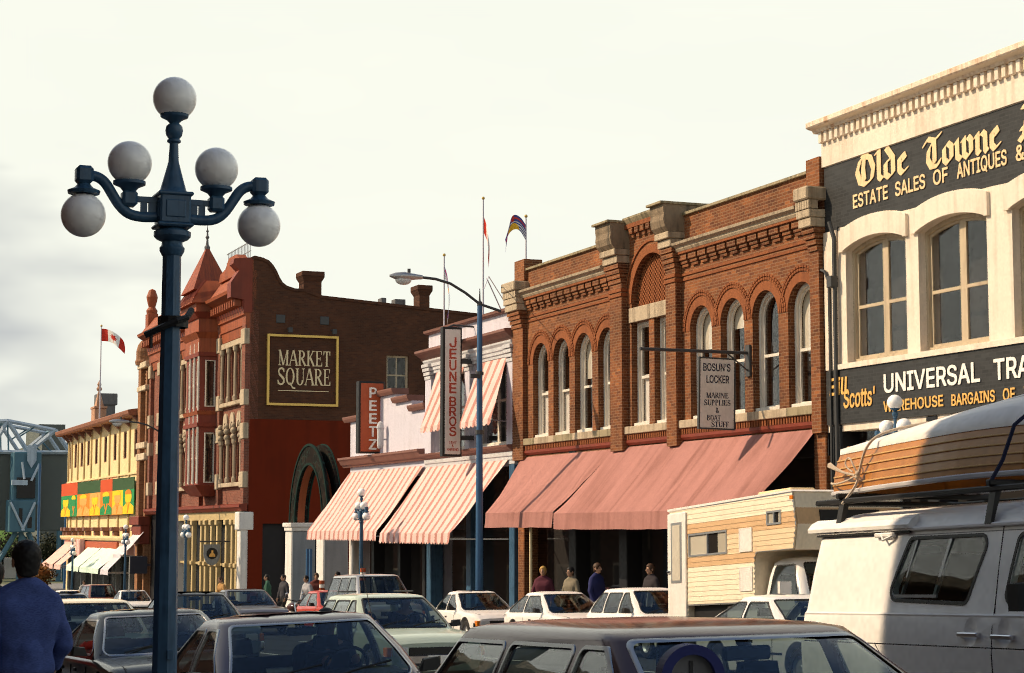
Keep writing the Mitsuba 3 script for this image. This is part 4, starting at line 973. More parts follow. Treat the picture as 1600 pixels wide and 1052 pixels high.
# ---------------------------------------------------------------- bridge and everything beyond the end of the street
mat('m_bridge_blue', grime_fn((0.055, 0.135, 0.19), (0.03, 0.075, 0.11), .5, .4), .55)
mat('m_bridge_pale', grime_fn((0.36, 0.44, 0.53), (0.14, 0.21, 0.28), .6, .4), .55)
mat('m_concrete_dark', grime_fn((0.10, 0.115, 0.11), (0.07, 0.08, 0.078), .5, .1), .9)
ZG = -4.6
b = thing('lift_bridge', 'blue steel lift bridge with trussed top and huge dark grey counterweight', 'bridge')
YB = 232
obj('counterweight', bx(22, 36.2, YB + 3, YB + 9, 1.6, 10.9, .1), 'm_concrete_dark', b)
nodes_t = [(24.5, 14.3), (29.0, 14.6), (34.6, 13.6)]; nodes_b = [(22, 10.9), (27, 10.9), (31.5, 10.9), (36.4, 11.0)]


def beam(a, c, w, y): return mp(bx(-w / 2, w / 2, 0, 1.0, 0, 1), np.eye(4)) if False else tube([[a[0], y, a[1]], [c[0], y, c[1]]], w * .72, 4)


for yy, w_ in ((YB + 2.4, .34), (YB + 9.5, .3)):
    for i in range(2): obj('top_chord', beam(nodes_t[i], nodes_t[i + 1], w_, yy), 'm_bridge_pale', b)
    for i in range(3): obj('bottom_chord', beam(nodes_b[i], nodes_b[i + 1], w_, yy), 'm_bridge_pale', b)
    for a, c in ((nodes_b[0], nodes_t[0]), (nodes_t[0], nodes_b[1]), (nodes_b[1], nodes_t[1]), (nodes_t[1], nodes_b[2]), (nodes_b[2], nodes_t[2]), (nodes_t[2], nodes_b[3])):
        obj('diagonal', beam(a, c, w_ * 1.1, yy), 'm_bridge_pale', b)
    for a, c in (((25.7, 12.6), (27.8, 14.5)), ((30.2, 12.6), (32.4, 14.1)), ((29.0, 14.6), (29.2, 11)), ((33, 12.3), (34.2, 11)), ((22.8, 12), (24.5, 11))):
        obj('brace', beam(a, c, .13, yy), 'm_bridge_blue', b)
for (x, z) in nodes_t + nodes_b:
    obj('cross_girder', tube([[x, YB + 2.4, z], [x, YB + 9.5, z]], .25, 4), 'm_bridge_blue', b)
obj('tower', cat(bx(29.4, 32.6, YB - 1, YB + 2, 4.6, 10.8, .1), bx(29.0, 32.0, YB - 1.4, YB + 2, 1.4, 5.2, .1)), 'm_bridge_blue', b)
obj('gusset', hull([[30.9, YB - 1.2, 11.6], [32.0, YB - 1.2, 11.6], [30.9, YB - 1.2, 9.8], [32.0, YB - 1.2, 9.8], [31.4, YB - 1.3, 8.9], [31.4, YB - .9, 11.6]]), 'm_bridge_pale', b)
obj('platform', bx(29.2, 31.0, YB - 1.6, YB - 1, 6.9, 7.5), 'm_bridge_pale', b)
for a, c in (((30.0, 1.4), (26.6, ZG)), ((30.6, 1.4), (30.4, ZG)), ((31.4, 1.4), (33.6, ZG + 1)), ((35.0, 1.6), (35.0, ZG)), ((35.7, 1.6), (35.7, ZG)), ((30.4, 1.4), (32.6, -2))):
    obj('leg', tube([[a[0], YB, a[1]], [c[0], YB, c[1]]], .3, 6), 'm_bridge_pale' if a[0] < 30 else 'm_bridge_blue', b)
for bb in ((29.8, 31.9, YB - 1.42, YB - .9, 5.4, 7.8), (30.1, 30.5, YB - 1.46, YB - 1.2, 2.2, 4.2), (31.1, 31.6, YB - 1.46, YB - 1.2, 1.9, 3.2)): obj('opening', bx(*bb), 'm_black', b)
for (xa, za), (xb_, zb_) in (((29.1, 4.9), (30.7, 1.6)), ((31.9, 4.9), (30.5, 1.6)), ((30.3, 9.6), (30.6, 7.6)), ((32.3, 9.4), (31.4, 7.4))):
    obj('brace', tube([[xa, YB - 1.55, za], [xb_, YB - 1.55, zb_]], .14, 4), 'm_bridge_pale', b)
obj('deck', bx(8, 45, YB + 1, YB + 10, ZG - .8, ZG + .1), 'm_concrete_dark', b)
for (x, h), lb in zip(((33.0, 9), (36.2, 7.0), (38.6, 5.5)), ('tallest thin blue pole, just right of the blue bridge tower', 'thin blue pole in the middle of the gap before the yellow building', 'short thin blue pole closest to the pink awnings')):
    d_ = 200
    tag(obj('blue_pole', tube([[x * d_ / 235, d_, ZG], [x * d_ / 235, d_, ZG + h + 4]], .13, 8), 'm_pole_blue'), lb, 'pole', 'blue poles before the bridge')
tag(obj('grey_block', cat(bx(37, 60, 262, 290, ZG, 13.4), bx(36.6, 40, 262, 275, 13.4, 15.8)), 'm_concrete_dark'), 'large plain grey industrial block behind the blue bridge', 'building')
tag(obj('low_white_shed', cat(bx(20, 30, 245, 255, ZG, -.9), bx(31, 39, 250, 256, ZG, -1.8)), 'm_white_post'), 'low whitish shed seen under the blue bridge', 'building')
hx = np.linspace(-60, 160, 60); hv, hf = [], []
for i, x in enumerate(hx):
    h = 5.2 + 2.4 * meshkit.fbm([[x * .02, 0, 0]], 4, 5)[0]
    for y, z in ((258, ZG - .5), (275, ZG + h * .62), (300, ZG + h), (360, ZG + h * .9)):
        hv.append([x, y, z + .3 * meshkit.noise([[x * .1, y * .1, 0]])[0]])
for i in range(59):
    for j in range(3):
        a = i * 4 + j; hf += [[a, a + 4, a + 5], [a, a + 5, a + 1]]
obj('grass_bank', TM(hv, hf), 'm_grass', kind='structure', smooth=True)


def leafmat(name, c1, c2):
    def fn(p, n, uv): return mix(c1, c2, noise(p.x * 3, p.y * 3, p.z * 3))
    mat(name, fn, .8)


leafmat('m_leaf_dark', (0.045, 0.05, 0.025), (0.02, 0.028, 0.014)); leafmat('m_leaf_rust', (0.26, 0.10, 0.025), (0.11, 0.075, 0.02))
mat('m_bark', (0.06, 0.045, 0.035), .9)


def crown(c, r, n, leaf, seed, sq=.85):
    q = np.random.RandomState(seed); cl = []
    for k in range(9):
        d = q.normal(size=3); d /= np.linalg.norm(d); cl.append((np.array(c) + d * r * .55 * np.array([1, 1, sq]), r * (.38 + .25 * q.rand())))
    v = []
    for k in range(n):
        cc, rr = cl[q.randint(9)]; d = q.normal(size=3); d /= np.linalg.norm(d); p = cc + d * rr * q.rand() ** .4
        a = q.normal(size=3); a /= np.linalg.norm(a); e = np.cross(a, d); e /= np.linalg.norm(e) + 1e-9
        v += [p - a * leaf, p + e * leaf * .5, p + a * leaf, p - e * leaf * .5]
    i = np.arange(n) * 4
    return TM(v, np.vstack([np.stack([i, i + 1, i + 2], 1), np.stack([i, i + 2, i + 3], 1)]))


def tree(label, x, y, zb, h, r, m, n, leaf, seed, group=None, name='tree'):
    t = thing(name, label, name.replace('_', ' ').split()[-1], group)
    q = np.random.RandomState(seed); tr = [tube([[x, y, zb], [x + .05 * h * q.normal() * .3, y, zb + h * .4], [x, y, zb + h * .75]], [.035 * h, .025 * h, .01 * h], 7)]
    for k in range(6):
        a = q.rand() * 6.3; tr.append(tube([[x, y, zb + h * (.3 + .06 * k)], [x + math.cos(a) * r * .7, y + math.sin(a) * r * .7, zb + h * (.5 + .07 * k)]], [.014 * h, .004 * h], 5))
    obj('trunk', cat(tr), 'm_bark', t); obj('crown', crown((x, y, zb + h - r * .8), r, n, leaf, seed), m, t)


for i, (x, y, h, r) in enumerate(((31.5, 252, 6.5, 3.2), (34.8, 250, 5.8, 2.8), (37.6, 249, 6.6, 3.0), (40.5, 251, 6.0, 2.8), (28, 253, 5.5, 2.6), (25, 251, 5.0, 2.4))):
    tree('dark leafless looking tree on the bank under the bridge', x, y, ZG, h, r, 'm_leaf_dark', 1500, .22, 40 + i, 'dark trees under the bridge')
tree('rust brown leafed bush beside the pink awning at the street end', 19.6, 139.5, gz(19, 139.5) + .1, 3.2, 1.45, 'm_leaf_rust', 2600, .13, 91, None, 'rust_bush')
for i, (x, y, z1, m_) in enumerate(((26.5, 215, 1.5, 0), (30.5, 205, 1.4, 1), (23.5, 222, 2.0, 0))):
    pass

# ---------------------------------------------------------------- buildings on the near side: they throw the shade over this end of the street
b = thing('shade_corner_building', 'tall brown brick building on the near side beyond the left edge of the view', 'building')
obj('wall', bx(-14, -.35, -45, 18.85, -1.2, 11.5), 'm_brick_brown', b)
for i in range(9):
    for z in (4.6, 8.0):
        k = obj('window', bx(-.38, -.3, 14.5 - i * 6, 16.2 - i * 6, z, z + 2), 'm_frame_cream', b); obj('pane', bx(-.31, -.29, 14.62 - i * 6, 16.08 - i * 6, z + .12, z + 1.88), 'm_shop_dark', k)
obj('cornice', bx(-14, .1, -45, 18.98, 11.5, 12.0), 'm_stone', b)
b = thing('low_near_shop', 'low plain brick shop row on the near side beyond the left edge of the view', 'building')
obj('wall', bx(-14, -.35, 19.1, 143, -5, 3.6), 'm_brick_brown', b)
for i in range(15):
    k = obj('window', bx(-.38, -.3, 22 + i * 8, 26 + i * 8, -.9 - i * .2, 1.6 - i * .2), 'm_frame_cream', b); obj('pane', bx(-.31, -.29, 22.15 + i * 8, 25.85 + i * 8, -.75 - i * .2, 1.45 - i * .2), 'm_shop_dark', k)
obj('cornice', bx(-14, 0, 19.1, 143, 3.6, 3.9), 'm_stone', b)
# ---------------------------------------------------------------- street lamps with globe clusters
def place(ms, c, ang=0.0):
    ca, sa = math.cos(ang), math.sin(ang)
    return [mp(m, [[ca, -sa, 0, c[0]], [sa, ca, 0, c[1]], [0, 0, 1, c[2]]]) for m in ms]


def cluster_lamp(label, c, top, ang, group=None, big=False, s=1.0):
    """c: foot of the post; top: z of the top globe's centre; the arms lie along the direction ang."""
    t = thing('globe_street_lamp', label, 'street lamp', group)
    n = 20 if big else 10; sub = 3 if big else 2
    Z = top - c[2]
    put = lambda nm, m, mt, sm=35: obj(nm, place([m], c, ang)[0], mt, t, smooth=sm)
    post = [(.20, 0), (.20, .25), (.16, .32), (.15, .9), (.115, 1.0), (.095, 1.15), (.085 * s, Z - 1.02), (.0, Z - 1.02)]
    put('base', lathe([(0, 0), (.20, 0), (.20, .12), (.16, .17), (.15, .32), (.12, .38), (.085, .44), (0, .44)], n=8), 'm_lamp_blue', 20)
    put('post', lathe([(.082, .42), (.080, .9), (.060, Z - 1.0), (0, Z - 1.0)], n=8), 'm_lamp_blue', 20)
    put('collar', lathe([(.065, Z - 1.04), (.08, Z - 1.01), (.082, Z - .99), (.07, Z - .975), (.066, Z - .95), (.10, Z - .935), (.12, Z - .915), (.12, Z - .885), (.085, Z - .865), (.08, Z - .85), (0, Z - .85)], n=n), 'm_lamp_blue')
    put('hub', cat(bx(-.10, .10, -.10, .10, Z - .84, Z - .645, .012), bx(-.118, .118, -.118, .118, Z - .86, Z - .835, .01), bx(-.115, .115, -.115, .115, Z - .655, Z - .63, .008), bx(-.065, .065, -.108, .108, Z - .80, Z - .685, .006), bx(-.108, .108, -.065, .065, Z - .80, Z - .685, .006)), 'm_lamp_blue', False)
    put('finial_stem', lathe([(.105, Z - .63), (.085, Z - .61), (.08, Z - .59), (.055, Z - .50), (.034, Z - .42), (.028, Z - .30), (.045, Z - .29), (.045, Z - .278), (.034, Z - .27), (.052, Z - .245), (.058, Z - .215), (.052, Z - .185), (.03, Z - .165), (.05, Z - .145), (.09, Z - .125), (.095, Z - .10), (0, Z - .10)], n=n), 'm_lamp_blue')
    R = .142

    def globe(x, z):
        put('globe', ball((x, 0, z), R, sub), 'm_globe', True)
    globe(0, Z)
    for sg in (-1, 1):
        xo, xi = .575 * sg, .285 * sg
        pts = [(.09, -.79), (.20, -.80), (.29, -.785), (.35, -.73), (.40, -.65), (.44, -.585), (.49, -.55), (.56, -.545)]
        if big:
            q = np.array(pts); tt = np.linspace(0, len(pts) - 1, 26); pts = np.stack([np.interp(tt, range(len(pts)), q[:, i]) for i in (0, 1)], 1)
            for _ in range(3): pts[1:-1] = (pts[:-2] + 2 * pts[1:-1] + pts[2:]) / 4
        put('arm', tube([[sg * x, 0, Z + z] for x, z in pts], .034, n), 'm_lamp_blue')
        put('arm_strut', cat(bx(min(.1 * sg, .26 * sg), max(.1 * sg, .26 * sg), -.02, .02, Z - .70, Z - .665), bx(sg * .135 - .025, sg * .135 + .025, -.015, .015, Z - .79, Z - .68), bx(sg * .19 - .02, sg * .19 + .02, -.015, .015, Z - .79, Z - .68)), 'm_lamp_blue', False)
        put('arm_knuckle', bx(xo - .055, xo + .055, -.055, .055, Z - .605, Z - .49, .02), 'm_lamp_blue', False)
        put('shade_cap', lathe([(0, Z - .67), (.10, Z - .67), (.105, Z - .65), (.06, Z - .63), (.035, Z - .60), (0, Z - .60)], (xo, 0, 0), n), 'm_lamp_blue')
        globe(xo, Z - .675 - R * .93)
        put('socket', cat(bx(xi - .05, xi + .05, -.05, .05, Z - .735, Z - .63, .018)), 'm_lamp_blue', False)
        put('shade_cap', lathe([(0, Z - .635), (.04, Z - .635), (.06, Z - .61), (.105, Z - .59), (.105, Z - .57), (0, Z - .57)], (xi, 0, 0), n), 'm_lamp_blue')
        globe(xi, Z - .58 + R * .93)
    return t


t = cluster_lamp('dark blue cast iron street lamp with five pale globes beside the man in blue', (2.535, 12.30, gz(2.5, 12.3) + .14), 4.37, math.radians(0), None, True)
obj('basket_bracket', cat(lathe([(.095, 2.86), (.1, 2.86), (.1, 2.93), (.095, 2.93)], (2.55, 12.3, 0), 12), tube([[2.55 - .19, 12.25, 2.80], [2.46, 12.21, 2.85], [2.55, 12.19, 2.895], [2.62, 12.22, 2.92], [2.67, 12.3, 2.98]], .022, 7), tube([[2.40, 12.25, 2.82], [2.40, 12.25, 2.72]], .011, 6)), 'm_black', t)
obj('plate', bx(2.53, 2.57, 12.20, 12.222, .74, .80, .003), 'm_lamp_blue', t)
for (x, y, z), lab in (((19.5, 29.94, 3.89), 'globe street lamp rising behind the upturned boat on the van'), ((19.5, 62.54, 2.85), 'globe street lamp standing before the striped awning of the low white shop'), ((19.5, 90.23, 2.18), 'globe street lamp beside the yellow columns of the market building'), ((19.5, 105.56, 1.76), 'globe street lamp before the mint awning of the yellow building'), ((19.5, 123.51, .99), 'globe street lamp farthest down the street by the pink awnings')):
    cluster_lamp(lab, (x, y, gz(x, y) + .13), z, math.radians(90), 'globe lamps along the far pavement')


def road_light(label, x, y, zt, arm, group=None):
    t = thing('road_light', label, 'street light', group)
    obj('pole', tube([[x, y, gz(x, y) + .1], [x, y, zt * .4], [x, y, zt]], [.12, .10, .075], 10), 'm_pole_blue', t, smooth=40)
    obj('spike', lathe([(.085, zt), (.075, zt + .1), (.03, zt + .15), (.012, zt + .5), (0, zt + .5)], (x, y, 0), 8), 'm_iron', t)
    obj('arm', tube([[x + .6, y - .15, zt - .15], [x, y, zt + .05], [x - arm * .25, y, zt + .36], [x - arm * .5, y, zt + .60], [x - arm * .75, y, zt + .71], [x - arm, y, zt + .74]], .04, 8), 'm_iron', t, smooth=40)
    h = loft([[[x - arm + .05 - L, y + w * math.cos(a), zt + .74 + hh * math.sin(a)] for a in np.linspace(0, 2 * math.pi, 11)[:-1]] for L, w, hh in ((0, .06, .06), (.25, .10, .09), (.55, .17, .13), (.8, .15, .1), (.98, .03, .03))])
    h.faces = h.faces[:, ::-1]
    obj('lamp_head', h, 'm_steel', t, smooth=40)
    obj('lens', ball((x - arm - .55, y, zt + 1.10), .15, 2, (1.3, 1, .8)) if False else mp(ball((0, 0, 0), 1, 2), [[.24, 0, 0, x - arm - .52], [0, .13, 0, y], [0, 0, .14, zt + .63]]), 'm_lens_clear', t, smooth=True)
    obj('photo_cell', lathe([(.05, zt + .84), (.05, zt + .96), (0, zt + .97)], (x - arm - .35, y, 0), 8), 'm_iron', t)
    return t


t = road_light('tall blue road light with a curved arm in front of the white tent shop', 19.5, 51.3, 8.0, 1.8)
obj('clamp', cat(lathe([(.12, 6.0), (.12, 6.1)], (19.5, 51.3, 0), 10), bx(19.2, 19.5, 51.2, 51.26, 5.9, 6.02), lathe([(.13, 4.3), (.13, 4.42)], (19.5, 51.3, 0), 10)), 'm_iron', t)
road_light('road light with grey head reaching out before the yellow building', 19.5, 95.3, 6.2, 1.9)
tag(obj('support_wire', cat(tube([[22.3, 56.0, 8.5], [21.2, 55.0, 9.4], [19.9, 52, 8.6]], .015, 5), tube([[22.6, 57.2, 8.4], [21.6, 56.2, 9.5]], .02, 5)), 'm_awn_lilac'), 'thin stay wires between the road light and the white shop roof', 'wire')

# ---------------------------------------------------------------- flags
def flag_mesh(o, w, h, droop, nx=26, ny=8, amp=.12, dirx=(-.9, -.4), curl=0.0, ph=0.0):
    d = np.array([dirx[0], dirx[1]]); d = d / np.linalg.norm(d); s = np.array([-d[1], d[0]])
    v, uv, f = [], [], []
    for i in range(nx + 1):
        for j in range(ny + 1):
            a, b_ = i / nx, j / ny
            wave = amp * math.sin(a * 7 + b_ * 2 + ph) * a
            dr_ = droop * (.75 + .25 * a) if droop > 1 else droop * a
            x = w * a * math.cos(dr_); z = -w * a * math.sin(dr_) + curl * math.sin(a * math.pi)
            q = d * x + s * wave
            v.append([o[0] + q[0], o[1] + q[1], o[2] + z - h * (1 - b_) * (1 - .15 * a)]); uv.append([a, b_])
    for i in range(nx):
        for j in range(ny):
            k = i * (ny + 1) + j; f += [[k, k + ny + 1, k + ny + 2], [k, k + ny + 2, k + 1]]
    return TM(v, f), uv


def leaf_flag(p, n, uv):
    x, y = dr.abs(uv.x - .5), uv.y - .5
    ang = dr.atan2(y * .5, x + 1e-4); r = dr.sqrt(dr.square(x * 2) + dr.square(y))
    lf = .17 + .13 * dr.abs(dr.sin(ang * 4 + .6)) * smoothstep(-.5, .1, y)
    red = (uv.x < .25) | (uv.x > .75) | (r < lf) | ((x < .012) & (y < 0) & (y > -.42))
    return dr.select(red, mi.Color3f(.55, .035, .02), mi.Color3f(.80, .78, .74))


def sun_flag(p, n, uv):
    w = .05 * dr.sin(uv.x * 25)
    band = (uv.y < .55) & (dr.sin((uv.y + w * .3) * 32) > 0)
    sun = dr.sqrt(dr.square((uv.x - .5) * 1.6) + dr.square(uv.y - .12)) < .33
    c = dr.select(band, mi.Color3f(.05, .07, .22), mi.Color3f(.72, .70, .66)); c = dr.select(sun, mi.Color3f(.75, .42, .03), c)
    cross = (uv.y > .55) & ((dr.abs(uv.x - .5) < .05) | (dr.abs(uv.y - .78) < .06))
    return dr.select(uv.y > .55, dr.select(cross, mi.Color3f(.5, .04, .03), mi.Color3f(.06, .07, .25)), c)


mat('m_flag_leaf', leaf_flag, .9); mat('m_flag_sun', sun_flag, .9)


def flag(lp, lf, x, y, z0, z1, mt, w, h, zt=None, r=.035, **kw):
    t = thing('flagpole', lp, 'flagpole')
    obj('pole', tube([[x, y, z0], [x, y, z1]], [r, r * .7], 8), 'm_awn_lilac' if r < .06 else 'm_steel', t); obj('ball', ball((x, y, z1), r * 1.6, 1), 'm_gold', t)
    m, uv = flag_mesh((x, y, z1 - .05 if zt is None else zt), w, h, **kw)
    k = key_for('flag'); scene[k] = mikit.ply(m, mt, smooth=True, uv=uv); tag(k, lf, 'flag')


flag('tall thin flagpole on the roof of the white tent shop', 'limp red and white flag hanging on the tallest flagpole', 22.9, 59.92, 8.0, 12.75, 'm_flag_leaf', 1.35, .55, 12.15, droop=1.42, amp=.06, dirx=(.5, -.86))
flag('short flagpole at the left end of the brick building', 'striped flag with yellow sun blowing to the left over the brick building', 22.9, 56.1, 8.4, 11.55, 'm_flag_sun', 1.05, .5, 11.25, droop=.55, amp=.1, dirx=(-.95, -.3), curl=.42)
flag('flagpole rising above the tall vertical shop sign', 'dark furled flag hanging limp above the tall vertical shop sign', 22.0, 61.3, 8.36, 10.95, 'm_flag_sun', 1.75, .4, 10.6, droop=1.5, amp=.04, dirx=(.5, -.86))
flag('flagpole on the roof of the yellow building', 'red and white flag with leaf flying over the yellow building', 22.35, 131.5, 8.9, 15.5, 'm_flag_leaf', 2.0, .85, 15.3, droop=.55, amp=.2, dirx=(.80, -.6), r=.05)

# ---------------------------------------------------------------- small street things
def meter(label, x, y, zt, head, ang=0):
    t = thing('parking_meter', label, 'parking meter')
    z0 = gz(x, y) + .1
    w = head / 2
    obj('post', tube([[x, y, z0], [x, y, zt - .32]], .032, 10), 'm_steel', t)
    prof = P(*arc(0, 0, w, 0, math.pi, 22), (-w, -.12), (-w * .62, -.26), (w * .62, -.26), (w, -.12))
    A = math.radians(-10); M = np.array([[math.cos(A), 0, -math.sin(A), x], [math.sin(A), 0, math.cos(A), y], [0, 1, 0, zt - w]])
    M[:, 2] *= 1
    rimp = prof.difference(Point(0, 0).buffer(w * .72, 20))
    put = lambda nm, po, a, b_, mt: obj(nm, mp(ex(po, b_ - a), np.hstack([M[:, :2], -M[:, 2:3], (M[:, 3] - M[:, 2] * 0 + np.array([math.sin(A), -math.cos(A), 0]) * a)[:, None]]) if False else [[math.cos(A), 0, math.sin(A), x + math.sin(A) * a], [math.sin(A), 0, -math.cos(A), y - math.cos(A) * a], [0, 1, 0, zt - w]]), mt, t)
    put('head', prof.difference(Point(0, 0).buffer(w * .70, 20)), -.035, .04, 'm_meter_blue')
    put('dial', Point(0, 0).buffer(w * .74, 20), -.03, .01, 'm_dial')
    put('window', Point(0, 0).buffer(w * .71, 20), .03, .034, 'm_glass')
    put('needle', sbox(-.006, -.02, .006, w * .5), .011, .016, 'm_black')
    return t


mat('m_meter_blue', (0.016, 0.024, 0.15), 0.6); mat('m_dial', (0.16, 0.16, 0.17), .6)
meter('blue parking meter with domed glass head in front of the nearest dark car', 2.88, 5.65, 1.185, .215)
for x, y, z, lab in ((19.4, 66.9, -.62, 'small red and white meter head beside the white awning post'), (19.4, 62.0, -.1, 'orange and red post box like marker beside the lamp under the striped awning')):
    t = thing('kerb_marker', lab, 'marker'); w_ = .10
    obj('post', tube([[x, y, gz(x, y) + .1], [x, y, z]], .04, 8), 'm_iron', t)
    for i, m_ in enumerate(('m_orange_sign', 'm_letter_white', 'm_orange_sign')):
        obj('band', lathe([(0, z + .14 * i), (w_, z + .14 * i + .01), (w_, z + .14 * i + .13), (0, z + .14 * i + .135)], (x, y, 0), 12), m_, t)
# ---------------------------------------------------------------- vehicles (built nose towards +x, then turned to face the camera's end of the street)
PAINT = {}


def paint(name, col, metallic=.15, rough=.13):
    scene[name] = {'type': 'twosided', 'bsdf': {'type': 'principled', 'base_color': {'type': 'rgb', 'value': list(col)}, 'roughness': rough, 'metallic': metallic, 'specular': .5, 'clearcoat': 1.0, 'clearcoat_gloss': .98}}
    return name


for n_, c_, me in (('white', (.74, .72, .70), 0), ('silver', (.40, .41, .43), .5), ('maroon', (.085, .035, .035), .35), ('plum', (.17, .13, .14), .45), ('coal', (.008, .008, .010), .2), ('mint', (.42, .50, .42), .1), ('teal', (.055, .13, .135), .3), ('grey', (.17, .18, .20), .5), ('red', (.42, .055, .04), .05), ('rust', (.22, .075, .055), .25), ('cream', (.70, .62, .45), 0), ('blueg', (.18, .23, .26), .4)):
    paint('p_' + n_, c_, me)


def rrect(x0, x1, w, r, n=5, bow0=0.0, bow1=0.0):
    """Rounded plan outline between x0 (rear) and x1 (front), half-width w, ends bowed outwards; counter-clockwise from above."""
    C = []
    for (cx, cy, a0) in ((x1 - r, w - r, 0), (x0 + r, w - r, .5), (x0 + r, -w + r, 1), (x1 - r, -w + r, 1.5)):
        C.append([np.array([cx + r * math.cos(math.pi * (a0 + .5 * i / (n - 1))), cy + r * math.sin(math.pi * (a0 + .5 * i / (n - 1)))]) for i in range(n)])
    out = []
    for k in range(4):
        out += C[k]; a, b_ = C[k][-1], C[(k + 1) % 4][0]; m = 14 if k % 2 == 0 else 9
        out += [a + (b_ - a) * i / m for i in range(1, m)]
    q = np.array(out); f = np.clip((q[:, 0] - (x0 + x1) / 2) / ((x1 - x0) / 2), -1, 1); c = 1 - (q[:, 1] / w) ** 2
    q[:, 0] += np.where(f > .8, bow1 * c, 0) - np.where(f < -.8, bow0 * c, 0)
    return q


def shell_solid(rings):     # rings: (z, x0, x1, w, r, bow0, bow1)
    R = []
    for z, x0, x1, w, r, b0, b1 in rings:
        q = rrect(x0, x1, w, r, 6, b0, b1); R.append(np.c_[q, np.full(len(q), z)])
    return loft(R)


def off(rings, d, zd=None):
    zd = d if zd is None else zd; n = len(rings)
    return [(z - (zd if i > n * .45 else 0), x0 + d, x1 - d, w - d, max(.02, r - d * .5), b0, b1) for i, (z, x0, x1, w, r, b0, b1) in enumerate(rings)]


def outer_faces(solid, cut):
    """The part of solid's own skin that lies inside cut, as a single sheet."""
    s = solid.as_original(); idn = s.original_id(); r = s ^ cut
    m = r.to_mesh(); ids, ri = np.asarray(m.run_original_id), np.asarray(m.run_index) // 3
    keep = np.concatenate([np.arange(ri[i], ri[i + 1]) for i in range(len(ids)) if ids[i] == idn] or [np.array([], int)]).astype(int)
    t = TM(m.vert_properties[:, :3], m.tri_verts[keep]); t.remove_unreferenced_vertices(); return t


def prismY(poly, w=3.0): return man(mp(ex(poly, 2 * w), [[1, 0, 0, 0], [0, 0, -1, w], [0, 1, 0, 0]]))       # polygon (x, z) through the full width
def prismX(poly, a, b_): return man(mp(ex(poly, b_ - a), [[0, 0, 1, a], [1, 0, 0, 0], [0, 1, 0, 0]]))         # polygon (y, z) along x
def rnd(p, r): return p.buffer(-r).buffer(2 * r).buffer(-r)


def glasshouse(par, put, rings, sides, fronts, paintm, trim='m_black', tw=.018, th=.035, dents=()):
    """Roof and pillars as a shell with window openings, panes as single sheets and trims round them. sides: polygons in (x, z); fronts: (polygon in (y, z), xa, xb)."""
    O = man(shell_solid(rings)); I = man(shell_solid(off(rings, th))); G = man(shell_solid(off(rings, .008)))
    O1 = man(shell_solid(off(rings, -.006))); I1 = man(shell_solid(off(rings, .014)))
    cuts = [prismY(s) for s in sides] + [prismX(f, a, b_) for f, a, b_ in fronts]
    big = [prismY(s.buffer(tw)) for s in sides] + [prismX(f.buffer(tw), a, b_) for f, a, b_ in fronts]
    S = O - I
    for c in list(cuts) + list(dents): S = S - c
    z0, z1 = rings[0][0], max(r[0] for r in rings)
    put('roof_and_pillars', unman(S), paintm, par, 32)
    rim = O1 - I1
    for c, bb, sd in zip(cuts, big, [1] * len(sides) + [0] * len(fronts)):
        tr = rim ^ (bb - c)
        for side in ((-1, 1) if sd else (0,)):
            q = tr ^ m3.Manifold.cube([30, 10, 10], True).translate([0, 5 * side, 1.0]) if sd else tr
            if q.num_tri(): put('window_trim', unman(q), trim, par, 30)
        g = outer_faces(G, c)
        for side in ((-1, 1) if sd else (0,)):
            q = g if not sd else g.submesh([np.nonzero(g.triangles_center[:, 1] * side > 0)[0]], append=True)
            if len(q.faces): put('windscreen' if not sd and q.vertices[:, 0].mean() > 0 else 'rear_window' if not sd else 'side_glass', q, 'm_car_glass', par, 40)
    return O


def lower_body(L, W, zb, hood, cowl_x, cowl_z, deck_x, deck_z, tail_z, nose_z, wb_f, wb_r, wr=.33, taper=.12):
    """Loft along the length. hood: z at the front edge; deck: z behind the cabin."""
    xs = np.r_[np.linspace(-L / 2, -L / 2 + .35, 5), np.linspace(-L / 2 + .6, L / 2 - .6, 15), np.linspace(L / 2 - .35, L / 2, 5)]
    R = []
    for x in xs:
        ef, er = max(0, (x - (L / 2 - .45)) / .45), max(0, (-L / 2 + .40 - x) / .40)
        w = W / 2 * (1 - taper * (ef ** 2.2) - taper * .8 * (er ** 2.2)) * (1 - .025 * abs(x / L * 2) ** 2)
        if x > cowl_x: zt = cowl_z + (hood - cowl_z) * ((x - cowl_x) / (L / 2 - cowl_x)) ** 1.3
        elif x > deck_x: zt = deck_z + (cowl_z - deck_z) * (x - deck_x) / (cowl_x - deck_x)
        else: zt = deck_z + (tail_z - deck_z) * ((deck_x - x) / (deck_x + L / 2 + 1e-6))
        zt -= .10 * ef ** 3 + .06 * er ** 3
        z0 = zb + .10 * ef ** 2 + .12 * er ** 2
        zm = z0 + (zt - z0) * .62
        h = [(0, z0), (w * .80, z0), (w * .95, z0 + .05), (w * .985, z0 + .16), (w, zm), (w * .992, zt - .09), (w * .965, zt - .03), (w * .90, zt), (w * .55, zt + .018), (0, zt + .025)]
        R.append([[x, y, z] for y, z in h] + [[x, -y, z] for y, z in h[-2:0:-1]])
    B = man(loft(R))
    for wx in (wb_f, wb_r):
        c = m3.Manifold.cylinder(W + 1, wr + .04, wr + .04, 28, True).rotate([90, 0, 0]).translate([wx, 0, wr])
        c = c - m3.Manifold.cube([3, W - .5, 3], True).translate([wx, 0, wr])
        B = B - c
    return unman(B), xs


